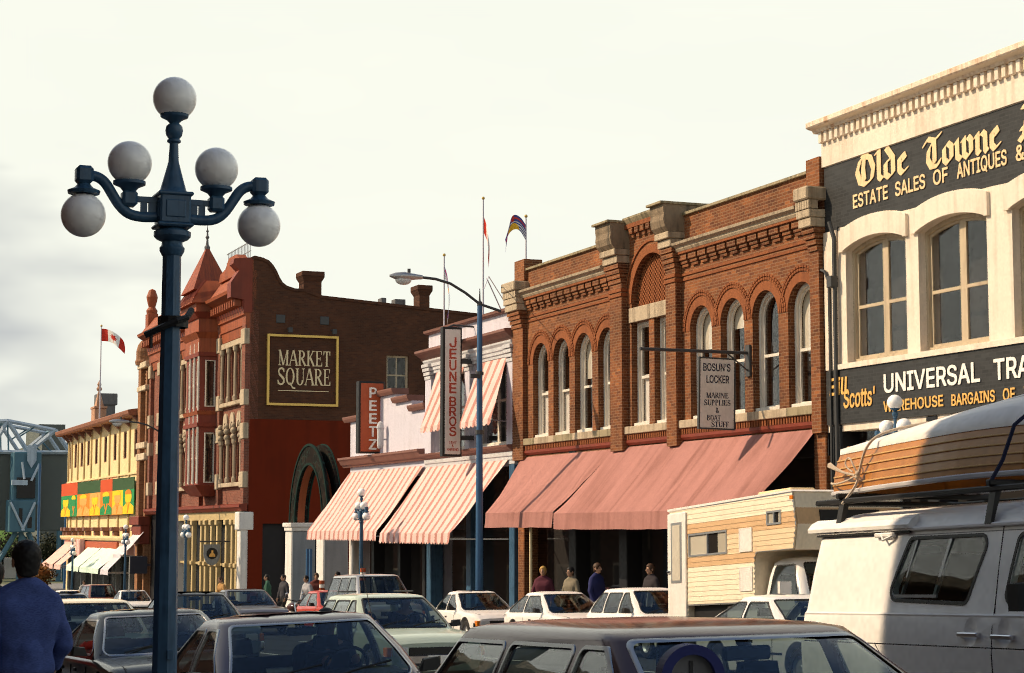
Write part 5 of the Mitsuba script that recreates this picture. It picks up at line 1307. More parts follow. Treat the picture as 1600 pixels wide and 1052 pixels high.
def wheel(par, put, x, y, r=.31, w=.17, hub='m_steel'):
    s = 1 if y > 0 else -1
    k = put('wheel', mp(lathe([(r * .62, -w / 2), (r * .9, -w / 2), (r, -w * .32), (r, w * .32), (r * .9, w / 2), (r * .62, w / 2)], n=20), [[1, 0, 0, x], [0, 0, -1, y], [0, 1, 0, r]]), 'm_rubber', par, 40)
    put('rim', mp(lathe([(0, w * .30), (r * .2, w * .34), (r * .25, w * .26), (r * .5, w * .22), (r * .62, w * .42), (r * .66, w * .40), (r * .66, -w * .4), (0, -w * .4)], n=16), [[1, 0, 0, x], [0, 0, s, y], [0, 1, 0, r]]) if s > 0 else mp(lathe([(0, w * .30), (r * .2, w * .34), (r * .25, w * .26), (r * .5, w * .22), (r * .62, w * .42), (r * .66, w * .40), (r * .66, -w * .4), (0, -w * .4)], n=16), [[1, 0, 0, x], [0, 0, -1, y], [0, 1, 0, r]]), hub, k, 30)


def person_seated(put, par, x, y, zsh, coat, hairm, hat=False):
    pass


def car(label, x, y, L=4.2, W=1.65, H=1.37, style='sedan', col='p_white', yaw=0.0, group=None, cat_='car', trim='m_black', seat='m_seat', near=True, driver=None, roofm=None, pitch=True, name='parked_car', mirrors=True, lamps='m_lens_clear', belt=None, rake=(.62, .70), ww=None, doors=2, wheels=True, extra=None, bpill=(.10,), bumper='m_black', roll=0.0, crown=.08):
    t = thing(name, label, cat_, group)
    z0 = gz(x, y); a = math.pi * 1.5 + yaw          # nose towards -Y
    ca, sa = math.cos(a), math.sin(a); sl = .031 if pitch else 0
    M = np.array([[ca, -sa, 0, x], [sa, ca, 0, y], [0, 0, 1, z0], [0, 0, 0, 1.0]])
    S = np.eye(4); S[2, 0] = sl; S[2, 1] = roll         # the road's fall along the car and its camber across it
    M = M @ S

    def put(nm, m, mt, par=t, sm=False):
        return obj(nm, mp(m, M), mt, par, smooth=sm)
    zbelt = belt or .62 * H
    hood = zbelt - .10
    if style == 'sedan': cow, dk, rf, rr = L * .15, -L * .30, L * .15 - rake[0], -L * .30 + rake[1]; deck, tail = zbelt, zbelt - .04
    elif style == 'hatch': cow, dk, rf, rr = L * .17, -L * .47, L * .17 - rake[0], -L * .47 + rake[1]; deck, tail = zbelt, zbelt - .05
    elif style == 'wagon': cow, dk, rf, rr = L * .15, -L * .485, L * .15 - rake[0], -L * .485 + .32; deck, tail = zbelt, zbelt - .04
    else: cow, dk, rf, rr = L * .24, -L * .485, L * .24 - rake[0], -L * .485 + .22; deck, tail = zbelt, zbelt - .02
    wf, wr_ = L * .5 - L * .19, -L * .5 + L * .20
    Bm, xs = lower_body(L, W, .20, hood, cow, zbelt + .0, dk, deck, tail, .55, wf, wr_)
    put('body', Bm, col, t, 32)
    wbt, wtp = W / 2 - .055, ww or (W / 2 - .235)
    zr = H - crown
    cx, dx = cow + .16, dk - .03
    lin = lambda z, a0, a1: a0 + (a1 - a0) * (z - zbelt) / (zr - zbelt)
    rings = []
    for z in (zbelt - .06, zbelt, zbelt + (zr - zbelt) * .5, zr):
        u = (z - zbelt) / (zr - zbelt); bow = .0 + .03 * math.sin(math.pi * min(max(u, 0), 1))
        rings.append((z, lin(z, dx, rr) - bow, lin(z, cx, rf) + bow, wbt + (wtp - wbt) * u + bow * .6, .14, .05, .09))
    rings += [(zr + crown * .45, rr + .03, rf - .05, wtp - .02, .15, .05, .08), (H - crown * .28, rr + .11, rf - .16, wtp - .09, .18, .04, .06), (H - crown * .07, rr + .3, rf - .38, wtp - .24, .2, .02, .03), (H, rr + .55, rf - .62, wtp - .42, .12, 0, 0)]
    zs0, zs1 = zbelt + .035, zr - .035
    trap = P((lin(zs0, dx, rr) + .17, zs0), (lin(zs0, cx, rf) - .16, zs0), (lin(zs1, cx, rf) - .11, zs1), (lin(zs1, dx, rr) + .12, zs1))
    xa, xb = trap.bounds[0], trap.bounds[2]
    for q in bpill:
        xp = xa + (xb - xa) * q
        trap = trap.difference(P((xp - .05, 0), (xp + .04, 0), (xp + .02, 3), (xp - .07, 3)))
    sides = [rnd(g, .035) for g in getattr(trap, 'geoms', [trap]) if g.area > .03]
    yb, yt = wbt - .10, wtp - .075
    fp = rnd(P((-yb, zbelt + .03), (yb, zbelt + .03), (yt, zr - .005), (-yt, zr - .005)), .05)
    mid = (rf + rr) / 2
    roofcol = roofm or col
    glasshouse(t, put, rings, sides, [(fp, mid, 9), (rnd(P((-yb, zbelt + .06), (yb, zbelt + .06), (yt, zr - .02), (-yt, zr - .02)), .06), -9, mid)], roofcol, trim)
    # inside
    put('cabin_tray', bx(dx + .1, cx - .06, -wbt + .06, wbt - .06, zbelt + .027, zbelt + .036), 'm_black', t)
    put('dashboard', hull([[cx - .10, s * (wbt - .12), zbelt + .03] for s in (-1, 1)] + [[cx - .55, s * (wbt - .1), z] for s in (-1, 1) for z in (zbelt + .03, zbelt + .07)]), 'm_black', t)
    xs_ = cx - 1.22
    for s in (-1, 1):
        put('seat', hull([[xs_ + dx_ - .12 * (z - zbelt), s * .36 + sy * .21, z] for dx_ in (-.06, .06) for sy, z in ((-1, zbelt + .03), (1, zbelt + .03), (-.8, zbelt + .17), (.8, zbelt + .17))]), seat, t)
        put('headrest', hull([[xs_ + dx_ - .05, s * .36 + sy * .11, z] for dx_ in (-.04, .04) for sy, z in ((-1, zbelt + .19), (1, zbelt + .19), (-.8, zbelt + .31), (.8, zbelt + .31))]), seat, t)
    if L > 3.7 and dx < xs_ - .9:
        put('rear_seat', hull([[xs_ - .86 + dx_ - .1 * (z - zbelt), sy, z] for dx_ in (-.07, .07) for sy, z in ((-wbt + .16, zbelt + .03), (wbt - .16, zbelt + .03), (-wbt + .25, zbelt + .13), (wbt - .25, zbelt + .13))]), seat, t)
    put('steering_wheel', mp(trimesh.creation.torus(.175, .014, major_sections=20, minor_sections=6), np.array(rotm(math.radians(-65), [0, 1, 0], )) @ np.eye(4)) .apply_translation([cx - .68, .36, zbelt + .07]), 'm_black', t, True)
    put('mirror_inside', bx(rf + .02, rf + .06, -.12, .12, zr - .10, zr - .035, .012), 'm_black', t)
    # front and rear
    fx = L / 2
    put('front_bumper', hull([[fx + .06 - .2 * (abs(yy) / (W / 2)) ** 3 - d_, yy, z] for yy in np.linspace(-W / 2 + .02, W / 2 - .02, 7) for d_, z in ((0, .42), (0, .52), (.06, .36), (.06, .55))]), bumper, t, 30)
    put('rear_bumper', hull([[-fx - .05 + .2 * (abs(yy) / (W / 2)) ** 3 + d_, yy, z] for yy in np.linspace(-W / 2 + .02, W / 2 - .02, 7) for d_, z in ((0, .42), (0, .52), (.06, .36), (.06, .55))]), bumper, t, 30)
    hz = hood - .20
    put('grille', bx(fx - .04, fx + .012, -W * .26, W * .26, hz - .06, hz + .06, .008), 'm_black', t)
    for s in (-1, 1):
        put('headlight', bx(fx - .07, fx + .014, s * W * .27, s * W * .40, hz - .065, hz + .065, .012), lamps, t)
        put('turn_signal', bx(fx - .26, fx + .0, s * W * .403, s * W * .468, hz - .075, hz + .065, .012), 'm_amber', t)
        put('tail_light', bx(-fx - .01, -fx + .07, s * W * .26, s * W * .43, zbelt - .28, zbelt - .12, .012), 'm_lens_red', t)
        if mirrors:
            put('door_mirror', hull([[cx - .34 + dx_, s * (W / 2 - .01 + dy), z] for dx_, dy, z in ((0, -.02, zbelt + .02), (.06, 0, zbelt + .02), (0, .17, zbelt + .03), (.07, .15, zbelt + .03), (0, .17, zbelt + .13), (.06, .14, zbelt + .13), (0, .02, zbelt + .12), (.05, .02, zbelt + .11))]), 'm_black', t)
        for i in range(doors):
            put('door_handle', bx(.02 - i * .95 - L * .05, .16 - i * .95 - L * .05, s * (W / 2 - .02), s * (W / 2 + .008), zbelt - .17, zbelt - .13, .006), 'm_black', t)
    ys = lambda x_, dz=0: W / 2 * (1 - .025 * abs(x_ / L * 2) ** 2) + .001
    for s in (-1, 1):
        put('side_moulding', tube([[x_, s * ys(x_), .52] for x_ in np.linspace(wr_ + .42, wf - .42, 9)], .014, 5), 'm_black', t)
        for x_ in ([cow - .14, cow - 1.18] + ([cow - 2.05] if doors > 1 else [])):
            put('door_seam', tube([[x_, s * (ys(x_) - .002), z] for z in (.34, .5, .62, zbelt - .1)], .005, 4), 'm_black', t)
    put('number_plate', bx(fx + .055, fx + .068, -.15, .15, .40, .53, .003), 'm_letter_white', t)
    for s in (.05, -.5):
        put('wiper', tube([[cx + .02, s + .02, zbelt + .045], [cx - .07, s + .25, zbelt + .09], [cx - .12, s + .5, zbelt + .13]], .009, 5), 'm_black', t)
    put('bonnet_seam', cat(*[tube([[cow + .12 + i * (fx - .25 - cow) / 4, s * (W / 2 - .17 - .02 * i / 4), zbelt - .006 + (hood - zbelt) * ((.12 + i * (fx - .25 - cow) / 4) / (fx - cow)) ** 1.3 + .008] for i in range(5)], .006, 4) for s in (-1, 1)]), 'm_black', t)
    if wheels:
        for wx in (wf, wr_):
            for s in (-1, 1): wheel(t, put, wx, s * (W / 2 - .11))
    if extra: extra(t, put, dict(cx=cx, rf=rf, rr=rr, zbelt=zbelt, zr=zr, H=H, L=L, W=W, wtp=wtp, wbt=wbt, dx=dx))
    return t, put, M


def roofrails(t, put, g):
    for s in (-1, 1):
        put('roof_rail', tube([[g['rr'] + .3, s * (g['wtp'] - .1), g['H'] + .03], [g['rf'] - .4, s * (g['wtp'] - .1), g['H'] + .03]], .014, 6), 'm_black', t)


def driprail(t, put, g):
    for s in (-1, 1):
        pts = [[g['rf'] - .16, s * (g['wtp'] + .002), g['zr'] + .012], [g['rr'] + .16, s * (g['wtp'] + .002), g['zr'] + .012]]
        put('drip_rail', tube(pts, .010, 6), 'm_trim_bright', t)


def antenna(t, put, g):
    put('antenna', tube([[g['cx'] + .25, -.62, g['zbelt']], [g['cx'] - .35, -.66, g['zbelt'] + 1.0]], .006, 5), 'm_black', t)


near = 'cars parked along the near kerb'; far = 'white cars parked along the far kerb'; fl = 'cars far down the street'
# near kerb
car('dark wagon with brown roof, nearest car, bottom of the photo', 4.22, 7.85, 4.6, 1.75, 1.365, 'wagon', 'p_maroon', 0, near, trim='m_trim_bright', rake=(.60, .3), bpill=(.36, .68), bumper='m_chrome', crown=.075, roll=.012)
SED = car('brown grey sedan with bright window trim and a driver inside', 4.12, 14.9, 4.5, 1.74, 1.345, 'sedan', 'p_plum', 0, near, trim='m_trim_bright', rake=(.58, .62), bpill=(.5,), bumper='m_chrome', crown=.075, roll=.035)
car('black coupe with sloping rear behind the lamp post', 4.5, 22.6, 4.4, 1.72, 1.325, 'hatch', 'p_coal', 0, near, trim='m_trim_bright', rake=(.66, 1.25), bpill=(.42,), roll=.03)
car('teal wagon with pale cream roof beyond the black coupe', 5.2, 30.9, 4.3, 1.66, 1.42, 'wagon', 'p_teal', 0, near, roofm='p_cream', rake=(.55, .3), bpill=(.36, .68), bumper='m_chrome')
# moving lanes
GRN = car('pale green wagon with dark grille driving towards the viewer', 9.5, 28.8, 4.1, 1.62, 1.43, 'wagon', 'p_mint', 0, None, name='car', rake=(.62, .3), bpill=(.33, .66), extra=lambda t, p, g: (roofrails(t, p, g), antenna(t, p, g)), bumper='m_chrome')
car('blue grey car with black roof behind the lamp post in the near lane', 8.4, 38.0, 4.6, 1.78, 1.49, 'sedan', 'p_blueg', 0, None, name='car', roofm='p_coal', rake=(.7, .7), bpill=(.5,), bumper='m_chrome')
car('dark grey sedan with long bonnet before the market building', 15.4, 62.0, 4.9, 1.85, 1.46, 'sedan', 'p_grey', 0, None, name='car', rake=(.7, .7), bpill=(.5,), bumper='m_chrome')
car('white two door car between the van and the camper', 14.2, 24.3, 3.9, 1.6, 1.33, 'hatch', 'p_white', 0, None, name='car', rake=(.6, .95), bpill=(.5,), doors=1)
# far kerb
car('white saloon beside the tall blue road light', 17.9, 47.3, 4.1, 1.62, 1.36, 'sedan', 'p_white', 0, far, bpill=(.5,), rake=(.6, .55))
car('white two door car with amber corner lamps, middle of the white row', 17.9, 41.6, 3.9, 1.6, 1.34, 'hatch', 'p_white', 0, far, rake=(.62, .85), bpill=(.45,), doors=1)
car('white hatchback beside the rear door of the camper', 17.7, 36.3, 3.8, 1.62, 1.42, 'hatch', 'p_white', 0, far, rake=(.6, .42), bpill=(.30, .64))
car('silver grey minivan beyond the pale green wagon', 16.4, 51.5, 4.3, 1.72, 1.84, 'van', 'p_silver', 0, None, cat_='van', name='minivan', rake=(.5, .3), bpill=(.36, .66), belt=1.06)
car('small red car beside the gateway pillars', 17.8, 60.0, 3.8, 1.58, 1.38, 'hatch', 'p_red', 0, None, rake=(.6, .6), bpill=(.45,), doors=1)
# far down the street
for lab, x, y, sty, col, H, kw in (('grey car with a raised sunroof behind the cream roofed wagon', 7.1, 46.4, 'sedan', 'p_grey', 1.49, {}), ('brown red van far down the street', 17.9, 104, 'van', 'p_rust', 1.72, dict(belt=1.0)), ('white car right of the brown red van far down the street', 17.2, 91, 'sedan', 'p_white', 1.42, {}), ('white car left of the brown red van far down the street', 17.7, 113, 'hatch', 'p_white', 1.42, {}), ('grey wagon second from the left in the far row', 17.8, 124, 'wagon', 'p_silver', 1.44, {}), ('pale car farthest left in the far row', 17.8, 131.5, 'sedan', 'p_silver', 1.44, {}), ('dark car waiting at the far junction', 19.4, 152, 'sedan', 'p_coal', 1.45, {})):
    car(lab, x, y, 4.3, 1.68, H, sty, col, 0, fl, name='distant_car', bpill=(.5,), **kw)
# ---------------------------------------------------------------- white van with the boat
def frame_M(x, y, sl=.031, yaw=0.0, roll=0.0):
    a = math.pi * 1.5 + yaw; ca, sa = math.cos(a), math.sin(a)
    M = np.array([[ca, -sa, 0, x], [sa, ca, 0, y], [0, 0, 1, gz(x, y)], [0, 0, 0, 1.0]]); S = np.eye(4); S[2, 0] = sl; S[2, 1] = roll
    return M @ S


VM = frame_M(9.97, 13.0)
t = thing('white_van', 'white van half in shade with roof rack, sliding side window and black mirror', 'van')


def put(nm, m, mt, par=None, sm=False, label=None):
    return obj(nm, mp(m, VM), mt, par or t, smooth=sm, label=label)


rings = [(.32, -2.48, 2.5, .90, .12, .04, .08), (.42, -2.52, 2.54, .955, .14, .04, .1), (.95, -2.52, 2.52, .985, .16, .05, .12), (1.10, -2.50, 2.40, .975, .16, .05, .12), (1.23, -2.48, 2.22, .965, .16, .05, .12), (1.26, -2.47, 2.20, .945, .16, .05, .12), (1.60, -2.42, 1.95, .895, .16, .05, .12), (1.95, -2.36, 1.66, .83, .16, .05, .12), (2.04, -2.30, 1.50, .77, .2, .05, .1), (2.11, -2.15, 1.3, .64, .2, .04, .08), (2.15, -1.9, 1.0, .42, .2, .02, .04), (2.16, -1.6, .7, .2, .12, 0, 0)]
w1 = rnd(P((-1.03, 1.37), (.08, 1.34), (.30, 1.855), (-.80, 1.855)), .07)
w2 = rnd(P((.60, 1.345), (.70, 1.85), (1.30, 1.85), (1.72, 1.36)), .06)
ws = rnd(P((-.80, 1.30), (.80, 1.30), (.68, 1.90), (-.68, 1.90)), .06)
rw = rnd(P((-.66, 1.35), (.66, 1.35), (.6, 1.84), (-.6, 1.84)), .06)
mat('p_van', grime_fn((.80, .79, .77), (.68, .66, .62), .2, .6), .35)
glasshouse(t, put, rings, [w1, w2], [(ws, 1.0, 9), (rw, -9, -1.5)], 'p_van', 'm_black', .028, .06, [m3.Manifold.sphere(1, 28).scale([.11, .05, .14]).translate([x_, -1.0, 1.125]) for x_ in (.19, .63)])
put('side_window_bar', cat(mp(bx(-.018, .018, -.905, -.875, 1.37, 1.85), np.array([[1, 0, .38, -.92], [0, 1, .13, -.19], [0, 0, 1, 0]])), mp(bx(-.01, .01, -.905, -.875, 1.37, 1.85), np.array([[1, 0, .38, -1.40], [0, 1, .13, -.19], [0, 0, 1, 0]])), bx(-1.0, -.35, -.925, -.90, 1.375, 1.40)), 'm_steel')
put('floor_pan', bx(-2.35, 1.6, -.85, .85, .55, .6), 'm_black')
put('rear_shade', bx(-2.2, -1.3, -.7, .7, .6, 1.75), 'm_seat_brown')
for yy in (-.45, .45):
    put('seat', hull([[1.0 + dx_ - .12 * (z - .9), yy + sy * .24, z] for dx_ in (-.08, .08) for sy, z in ((-1, .6), (1, .6), (-.85, 1.5), (.85, 1.5))]), 'm_seat')
put('rear_seat', hull([[-.1 + dx_ - .1 * (z - .9), sy, z] for dx_ in (-.08, .08) for sy, z in ((-.8, .6), (.8, .6), (-.75, 1.42), (.75, 1.42))]), 'm_seat')
put('curtain', hull([[.20 + .1 * math.sin(z * 9), -.80 + .1 * (1.9 - z), z] for z in (1.4, 1.6, 1.85)] + [[.27, -.80 + .1 * (1.9 - z), z] for z in (1.4, 1.6, 1.85)] + [[.22, -.74, 1.5]]), 'm_seat_brown')
put('dashboard', bx(1.7, 2.1, -.8, .8, .95, 1.24, .03), 'm_black')
put('drip_rail', cat(*[tube([[-2.3, s * .85, 1.945], [1.62, s * .85, 1.945]], .018, 6) for s in (-1, 1)]), 'p_van')
for s in (-1, 1): put('roof_lip', hull([[x_, s * y_, z] for x_ in (-2.42, -.78) for y_, z in ((.78, 2.07), (.78, 1.96), (.885, 1.955), (.89, 1.985), (.85, 2.035))]), 'p_van', label='raised white lip along the rear of the roof edge' if s < 0 else None)
put('roof_lip_gasket', cat(*[bx(-2.30, -.80, s * .83 - .035, s * .83 + .035, 1.915, 1.95) for s in (-1, 1)]), 'm_black')
put('clip', cat(bx(-1.32, -1.02, -.885, -.84, 1.885, 1.925, .01), tube([[-1.2, -.88, 1.9], [-1.15, -.90, 1.86], [-1.05, -.88, 1.89]], .012, 5)), 'p_van')


def seam(pts, r=.007):       # runs on the outer skin at local y = -w(z)
    zz, ww_ = [q[0] for q in rings], [q[3] for q in rings]
    P_ = []
    for (x0, z0_), (x1, z1_) in zip(pts[:-1], pts[1:]):
        for i in range(9):
            f = i / 8; z = z0_ + (z1_ - z0_) * f; P_.append([x0 + (x1 - x0) * f, -(np.interp(z, zz, ww_)) + .002, z])
    return tube(P_, r, 5)


put('door_seam', seam([(.47, .34), (.47, 1.93)]), 'm_black')
put('door_seam', seam([(-1.18, .99), (-.55, .34)]), 'm_black')
put('body_crease', seam([(-2.35, .99), (2.2, .99)], .006), 'm_black')
put('body_crease', seam([(-2.35, 1.235), (2.1, 1.235)], .012), 'p_van')
put('door_seam', seam([(-.85, 1.895), (2.0, 1.895)], .005), 'm_steel')
for xa, xb, z in ((.06, .32, 1.09), (.50, .76, 1.08)):
    y_ = -np.interp(z, [q[0] for q in rings], [q[3] for q in rings])
    rec = affinity.scale(Point((xa + xb) / 2, z + .04).buffer(1, 10), .11, .14)
    put('door_handle', cat(bx(xa, xb, y_ - .045, y_ - .015, z - .02, z + .015, .008), bx(xa, xa + .03, y_ - .03, y_, z - .02, z + .015), bx(xb - .03, xb, y_ - .03, y_, z - .02, z + .015)), 'm_chrome')
    put('lock', mp(lathe([(0, 0), (.022, 0), (.022, .006), (0, .006)], n=10), [[1, 0, 0, xa + .08], [0, 0, -1, y_ + .012], [0, 1, 0, z - .33]]), 'm_black')
put('door_mirror', cat(hull([[x_, y_, z] for x_ in (1.05, 1.18) for y_, z in ((-1.02, 1.28), (-1.24, 1.28), (-1.25, 1.48), (-1.02, 1.50))]), tube([[1.2, -.93, 1.36], [1.12, -1.05, 1.38]], .03, 6)), 'm_black')
for wx in (-1.55, 1.65):
    for s in (-1, 1): wheel(t, put, wx, s * .85, .36, .2)
put('rear_bumper', bx(-2.66, -2.5, -.9, .9, .42, .58, .02), 'm_chrome'); put('front_bumper', bx(2.6, 2.74, -.9, .9, .40, .58, .02), 'm_chrome')
put('grille', bx(2.58, 2.63, -.6, .6, .68, .92, .01), 'm_black')
for s in (-1, 1):
    put('headlight', bx(2.57, 2.63, s * .62, s * .84, .70, .90, .02), 'm_lens_clear'); put('tail_light', bx(-2.56, -2.5, s * .72, s * .86, .75, 1.05, .01), 'm_lens_red')
rk = thing('roof_rack', 'black roof rack on the white van carrying the upturned boat', 'roof rack')
for x_ in (-1.95, .30):
    for s in (-1, 1): put('foot', hull([[x_ + a_, s * b_, z] for a_ in (-.04, .04) for b_, z in ((.84, 1.95), (.87, 1.95), (.80, 2.26), (.74, 2.26))]), 'm_black', rk)
    put('crossbar', bx(x_ - .03, x_ + .03, -.86, .86, 2.25, 2.30, .01), 'm_black', rk)
for s in (-1, 1):
    put('side_rail', bx(-2.35, 1.9, s * .80 - .03, s * .80 + .03, 2.205, 2.252, .01), 'm_black', rk)
put('rear_bar', tube([[-2.35, -.83, 2.225], [-2.35, .83, 2.225]], .025, 6), 'm_black', rk)

# upturned clinker dinghy
mat('m_varnish', grime_fn((.40, .155, .022), (.26, .10, .018), .55, 2.2), .35, spec=.5, clearcoat=.4)
mat('m_varnish_line', (.58, .36, .14), .5)
mat('m_boat_white', grime_fn((.76, .72, .68), (.60, .55, .50), .5, 1.2), .4)
bt = thing('dinghy', 'upturned planked dinghy with varnished sides and white bottom tied on the van rack', 'boat')
NS = 22
S_ = np.linspace(0, 1, NS)
Lb = 3.9; xb = lambda s: -2.42 + Lb * s
beam_ = lambda s: np.interp(s, [0, .25, .5, .75, .92, 1], [.60, .69, .70, .55, .25, .03])
gun = lambda s: 2.315 + .07 * s - .10 * max(0, s - .6)
hgt = lambda s: .375 + .03 * s
fl_ = [(1.0, 0.0), (1.0, .2), (.985, .4), (.96, .6), (.92, .8), (.86, 1.0)]      # (beam factor, height fraction) from gunwale to chine
keel = lambda s: gun(s) + hgt(s) + .12 + .19 * math.sin(math.pi * min(1, s * .62 + .0)) - .10 * max(0, s - .85)


def sec(s, j): return np.array([xb(s), beam_(s) * fl_[j][0], gun(s) + hgt(s) * fl_[j][1]])


def ribbon(A, B, th):        # A, B: lower and upper edges (n x 3); thickness inward in y
    A, B = np.array(A), np.array(B); n = len(A); sg = np.sign(A[:, 1:2] + 1e-9) * np.array([[0, 1, 0]])
    v = np.vstack([A, B, B - sg * th, A - sg * th]); f = []
    for i in range(n - 1):
        for k in range(4):
            a, b_ = k * n + i, ((k + 1) % 4) * n + i; f += [[a, a + 1, b_ + 1], [a, b_ + 1, b_]]
    f += [[0, n, 2 * n], [0, 2 * n, 3 * n], [n - 1, 3 * n - 1, 2 * n - 1], [n - 1, 4 * n - 1, 3 * n - 1]]
    m = TM(v, f)
    if m.volume < 0: m.faces = m.faces[:, ::-1]
    return m


for sg in (-1, 1):
    fl2 = np.array([1, sg, 1])
    for j in range(5):
        A = [sec(s, j) * fl2 + np.array([0, sg * .007, -.002]) for s in S_]; B = [sec(s, j + 1) * fl2 + np.array([0, sg * .002, .004]) for s in S_]
        k = put('plank', ribbon(A, B, .014), 'm_varnish', bt)
        put('seam', tube(np.array(A) + np.array([0, sg * .003, .003]), .0075, 6), 'm_varnish_line', k)
    R = []
    for s in S_:
        c, kz, b_ = sec(s, 5), keel(s), beam_(s)
        R.append([[c[0], sg * (c[1] + .018), c[2] - .012], [c[0], sg * (c[1] + .012), c[2] + .04], [c[0], sg * c[1] * .86, c[2] + (kz - c[2]) * .52], [c[0], sg * c[1] * .5, c[2] + (kz - c[2]) * .84], [c[0], 0, kz]])
    R = np.array(R); v = R.reshape(-1, 3); f = []
    for i in range(NS - 1):
        for k_ in range(4):
            a = i * 5 + k_; q = [[a, a + 1, a + 6], [a, a + 6, a + 5]]; f += q if sg < 0 else [x_[::-1] for x_ in q]
    put('bottom', TM(v, f), 'm_boat_white', bt, True)
    put('gunwale', tube([[xb(s), sg * (beam_(s) + .015), gun(s)] for s in S_], .024, 6), 'm_grey_trim', bt)
tr = [sec(0, j) for j in range(6)] + [np.array([xb(0), .86 * .6 * .86, gun(0) + hgt(0) + .07]), np.array([xb(0), 0, keel(0)])]
ol = [(q[1], q[2]) for q in tr] + [(-q[1], q[2]) for q in tr[::-1]]
put('transom', mp(ex(Polygon(ol).buffer(0), .03), [[0, 0, 1, xb(0) - .012], [1, 0, 0, 0], [0, 1, 0, 0]]), 'm_varnish', bt)
put('keel', tube([[xb(s), 0, keel(s) + .012] for s in S_], .022, 6), 'm_boat_white', bt)
mat('m_strap', (.012, .016, .05), .8); mat('m_rope', (.55, .46, .36), .9)
def spl(p):
    p = [np.array(q, float) for q in p]
    for _ in range(3):
        p = [p[0]] + [z_ for a_, b_ in zip(p[:-1], p[1:]) for z_ in (a_ * .75 + b_ * .25, a_ * .25 + b_ * .75)] + [p[-1]]
    return p


rp = thing('rope', 'pale rope knotted round the rear end of the boat with a loose loop', 'rope')
xq = -1.93
yo = beam_(.12) + .03
put('lashing', tube(spl([[xq + .03, -.84, 2.2], [xq + .06, -yo - .02, 2.38], [xq + .10, -yo - .02, 2.52], [xq + .20, -yo - .01, 2.72], [xq + .27, -yo * .84, 2.83], [xq + .42, -yo * .4, 2.90], [xq + .5, 0, 2.93], [xq + .5, yo * .8, 2.80], [xq + .2, yo + .02, 2.5], [xq, .84, 2.2]]), .013, 7), 'm_rope', rp, 40)
put('knot', cat(ball((xq + .085, -yo - .035, 2.475), .026, 2, (1, .8, 1.3)) if False else ball((xq + .085, -yo - .03, 2.475), .025, 2), ball((xq + .07, -yo - .03, 2.44), .022, 2)), 'm_rope', rp, True)
put('loop', tube(spl([[xq + .08, -yo - .03, 2.47], [xq + .05, -yo - .06, 2.56], [xq - .02, -yo - .05, 2.63], [xq - .09, -yo - .05, 2.60], [xq - .07, -yo - .06, 2.54], [xq + .03, -yo - .05, 2.49]]), .008, 6), 'm_rope', rp, 40)
put('tail', cat(tube(spl([[xq + .06, -yo - .04, 2.45], [xq - .1, -yo - .05, 2.41], [xq - .3, -yo - .04, 2.395], [xq - .49, -yo + .02, 2.42], [xq - .52, -.3, 2.4]]), .009, 6), tube([[xq + .05, -yo - .04, 2.46], [xq - .1, -yo - .06, 2.49], [xq - .22, -yo - .07, 2.53], [xq - .34, -yo - .06, 2.57]], [.011, .011, .018, .03], 6)), 'm_rope', rp, 40)
tag(put('strap', cat(*[tube([[.28, s * .83, 2.26], [.34, s * .74, 2.45], [.45, s * .70, 2.72], [.52, s * .55, 2.86], [.56, 0, 2.98]], .016, 6) for s in (-1, 1)]), 'm_strap', None, 30).replace('white_van__strap', 'white_van__strap'), 'x', 'strap')
k = [q for q in scene if q.endswith('white_van__strap')][0]; scene['dark_strap'] = scene.pop(k); labels.pop(k, None); tag('dark_strap', 'dark blue strap over the boat near the right edge of the photo', 'strap')

# ---------------------------------------------------------------- pickup with camper
CM = frame_M(18.07, 31.73, .056, math.radians(0))
t = thing('camper_truck', 'cream and tan camper body on a white pickup truck with a full height side door', 'camper')


def putc(nm, m, mt, par=None, sm=False, label=None): return obj(nm, mp(m, CM), mt, par or t, smooth=sm, label=label)


H0 = 1.075
side = P((-2.42, .72), (-1.62, .72), (-1.62, 1.10), (1.02, 1.10), (1.02, 1.92), (1.10, 2.0), (2.40, 2.0), (2.50, 2.42), (2.38, 3.0), (-2.42, 2.96))
mat('m_siding_cream', grime_fn((.76, .66, .50), (.60, .50, .36), .4, 1.5), .55); mat('m_siding_tan', grime_fn((.56, .36, .19), (.45, .28, .14), .4, 1.5), .55); mat('m_siding_pale', grime_fn((.68, .52, .33), (.55, .40, .24), .4, 1.5), .55)
putc('box', exY(side.buffer(-.012), -H0 + .012, H0 - .012), 'm_siding_cream')
z = .72; step = .0925
cut1 = unary_union([sbox(-1.58, 2.03, -.02, 2.47), sbox(1.48, 2.46, 2.0, 2.71)])
while z < 3.0:
    c_ = z + step / 2
    mt = 'm_siding_cream' if c_ > 2.70 or c_ < 1.80 else 'm_siding_tan' if c_ > 2.43 or c_ < 2.0 else 'm_siding_pale'
    st = side.intersection(sbox(-3, z, 3, z + step - .004)).difference(cut1)
    if st.area > .01:
        for s in (-1, 1):
            for g in getattr(st, 'geoms', [st]):
                if g.area > .002:
                    b_ = g.bounds
                    m = exY(g, s * H0 - .012, s * H0 + .012); m.vertices[:, 1] += np.where(np.abs(m.vertices[:, 2] - b_[1]) < .004, s * .010, 0)
                    putc('siding_strip', m, mt)
    z += step
for i, (za, zb_, mt) in enumerate(((2.72, 3.0, 'm_siding_cream'), (2.43, 2.715, 'm_siding_tan'), (2.0, 2.425, 'm_siding_cream'))):
    putc('front_panel', exY(side.intersection(sbox(2.2, za, 2.6, zb_)).buffer(.008), -H0 + .02, H0 - .02), mt)
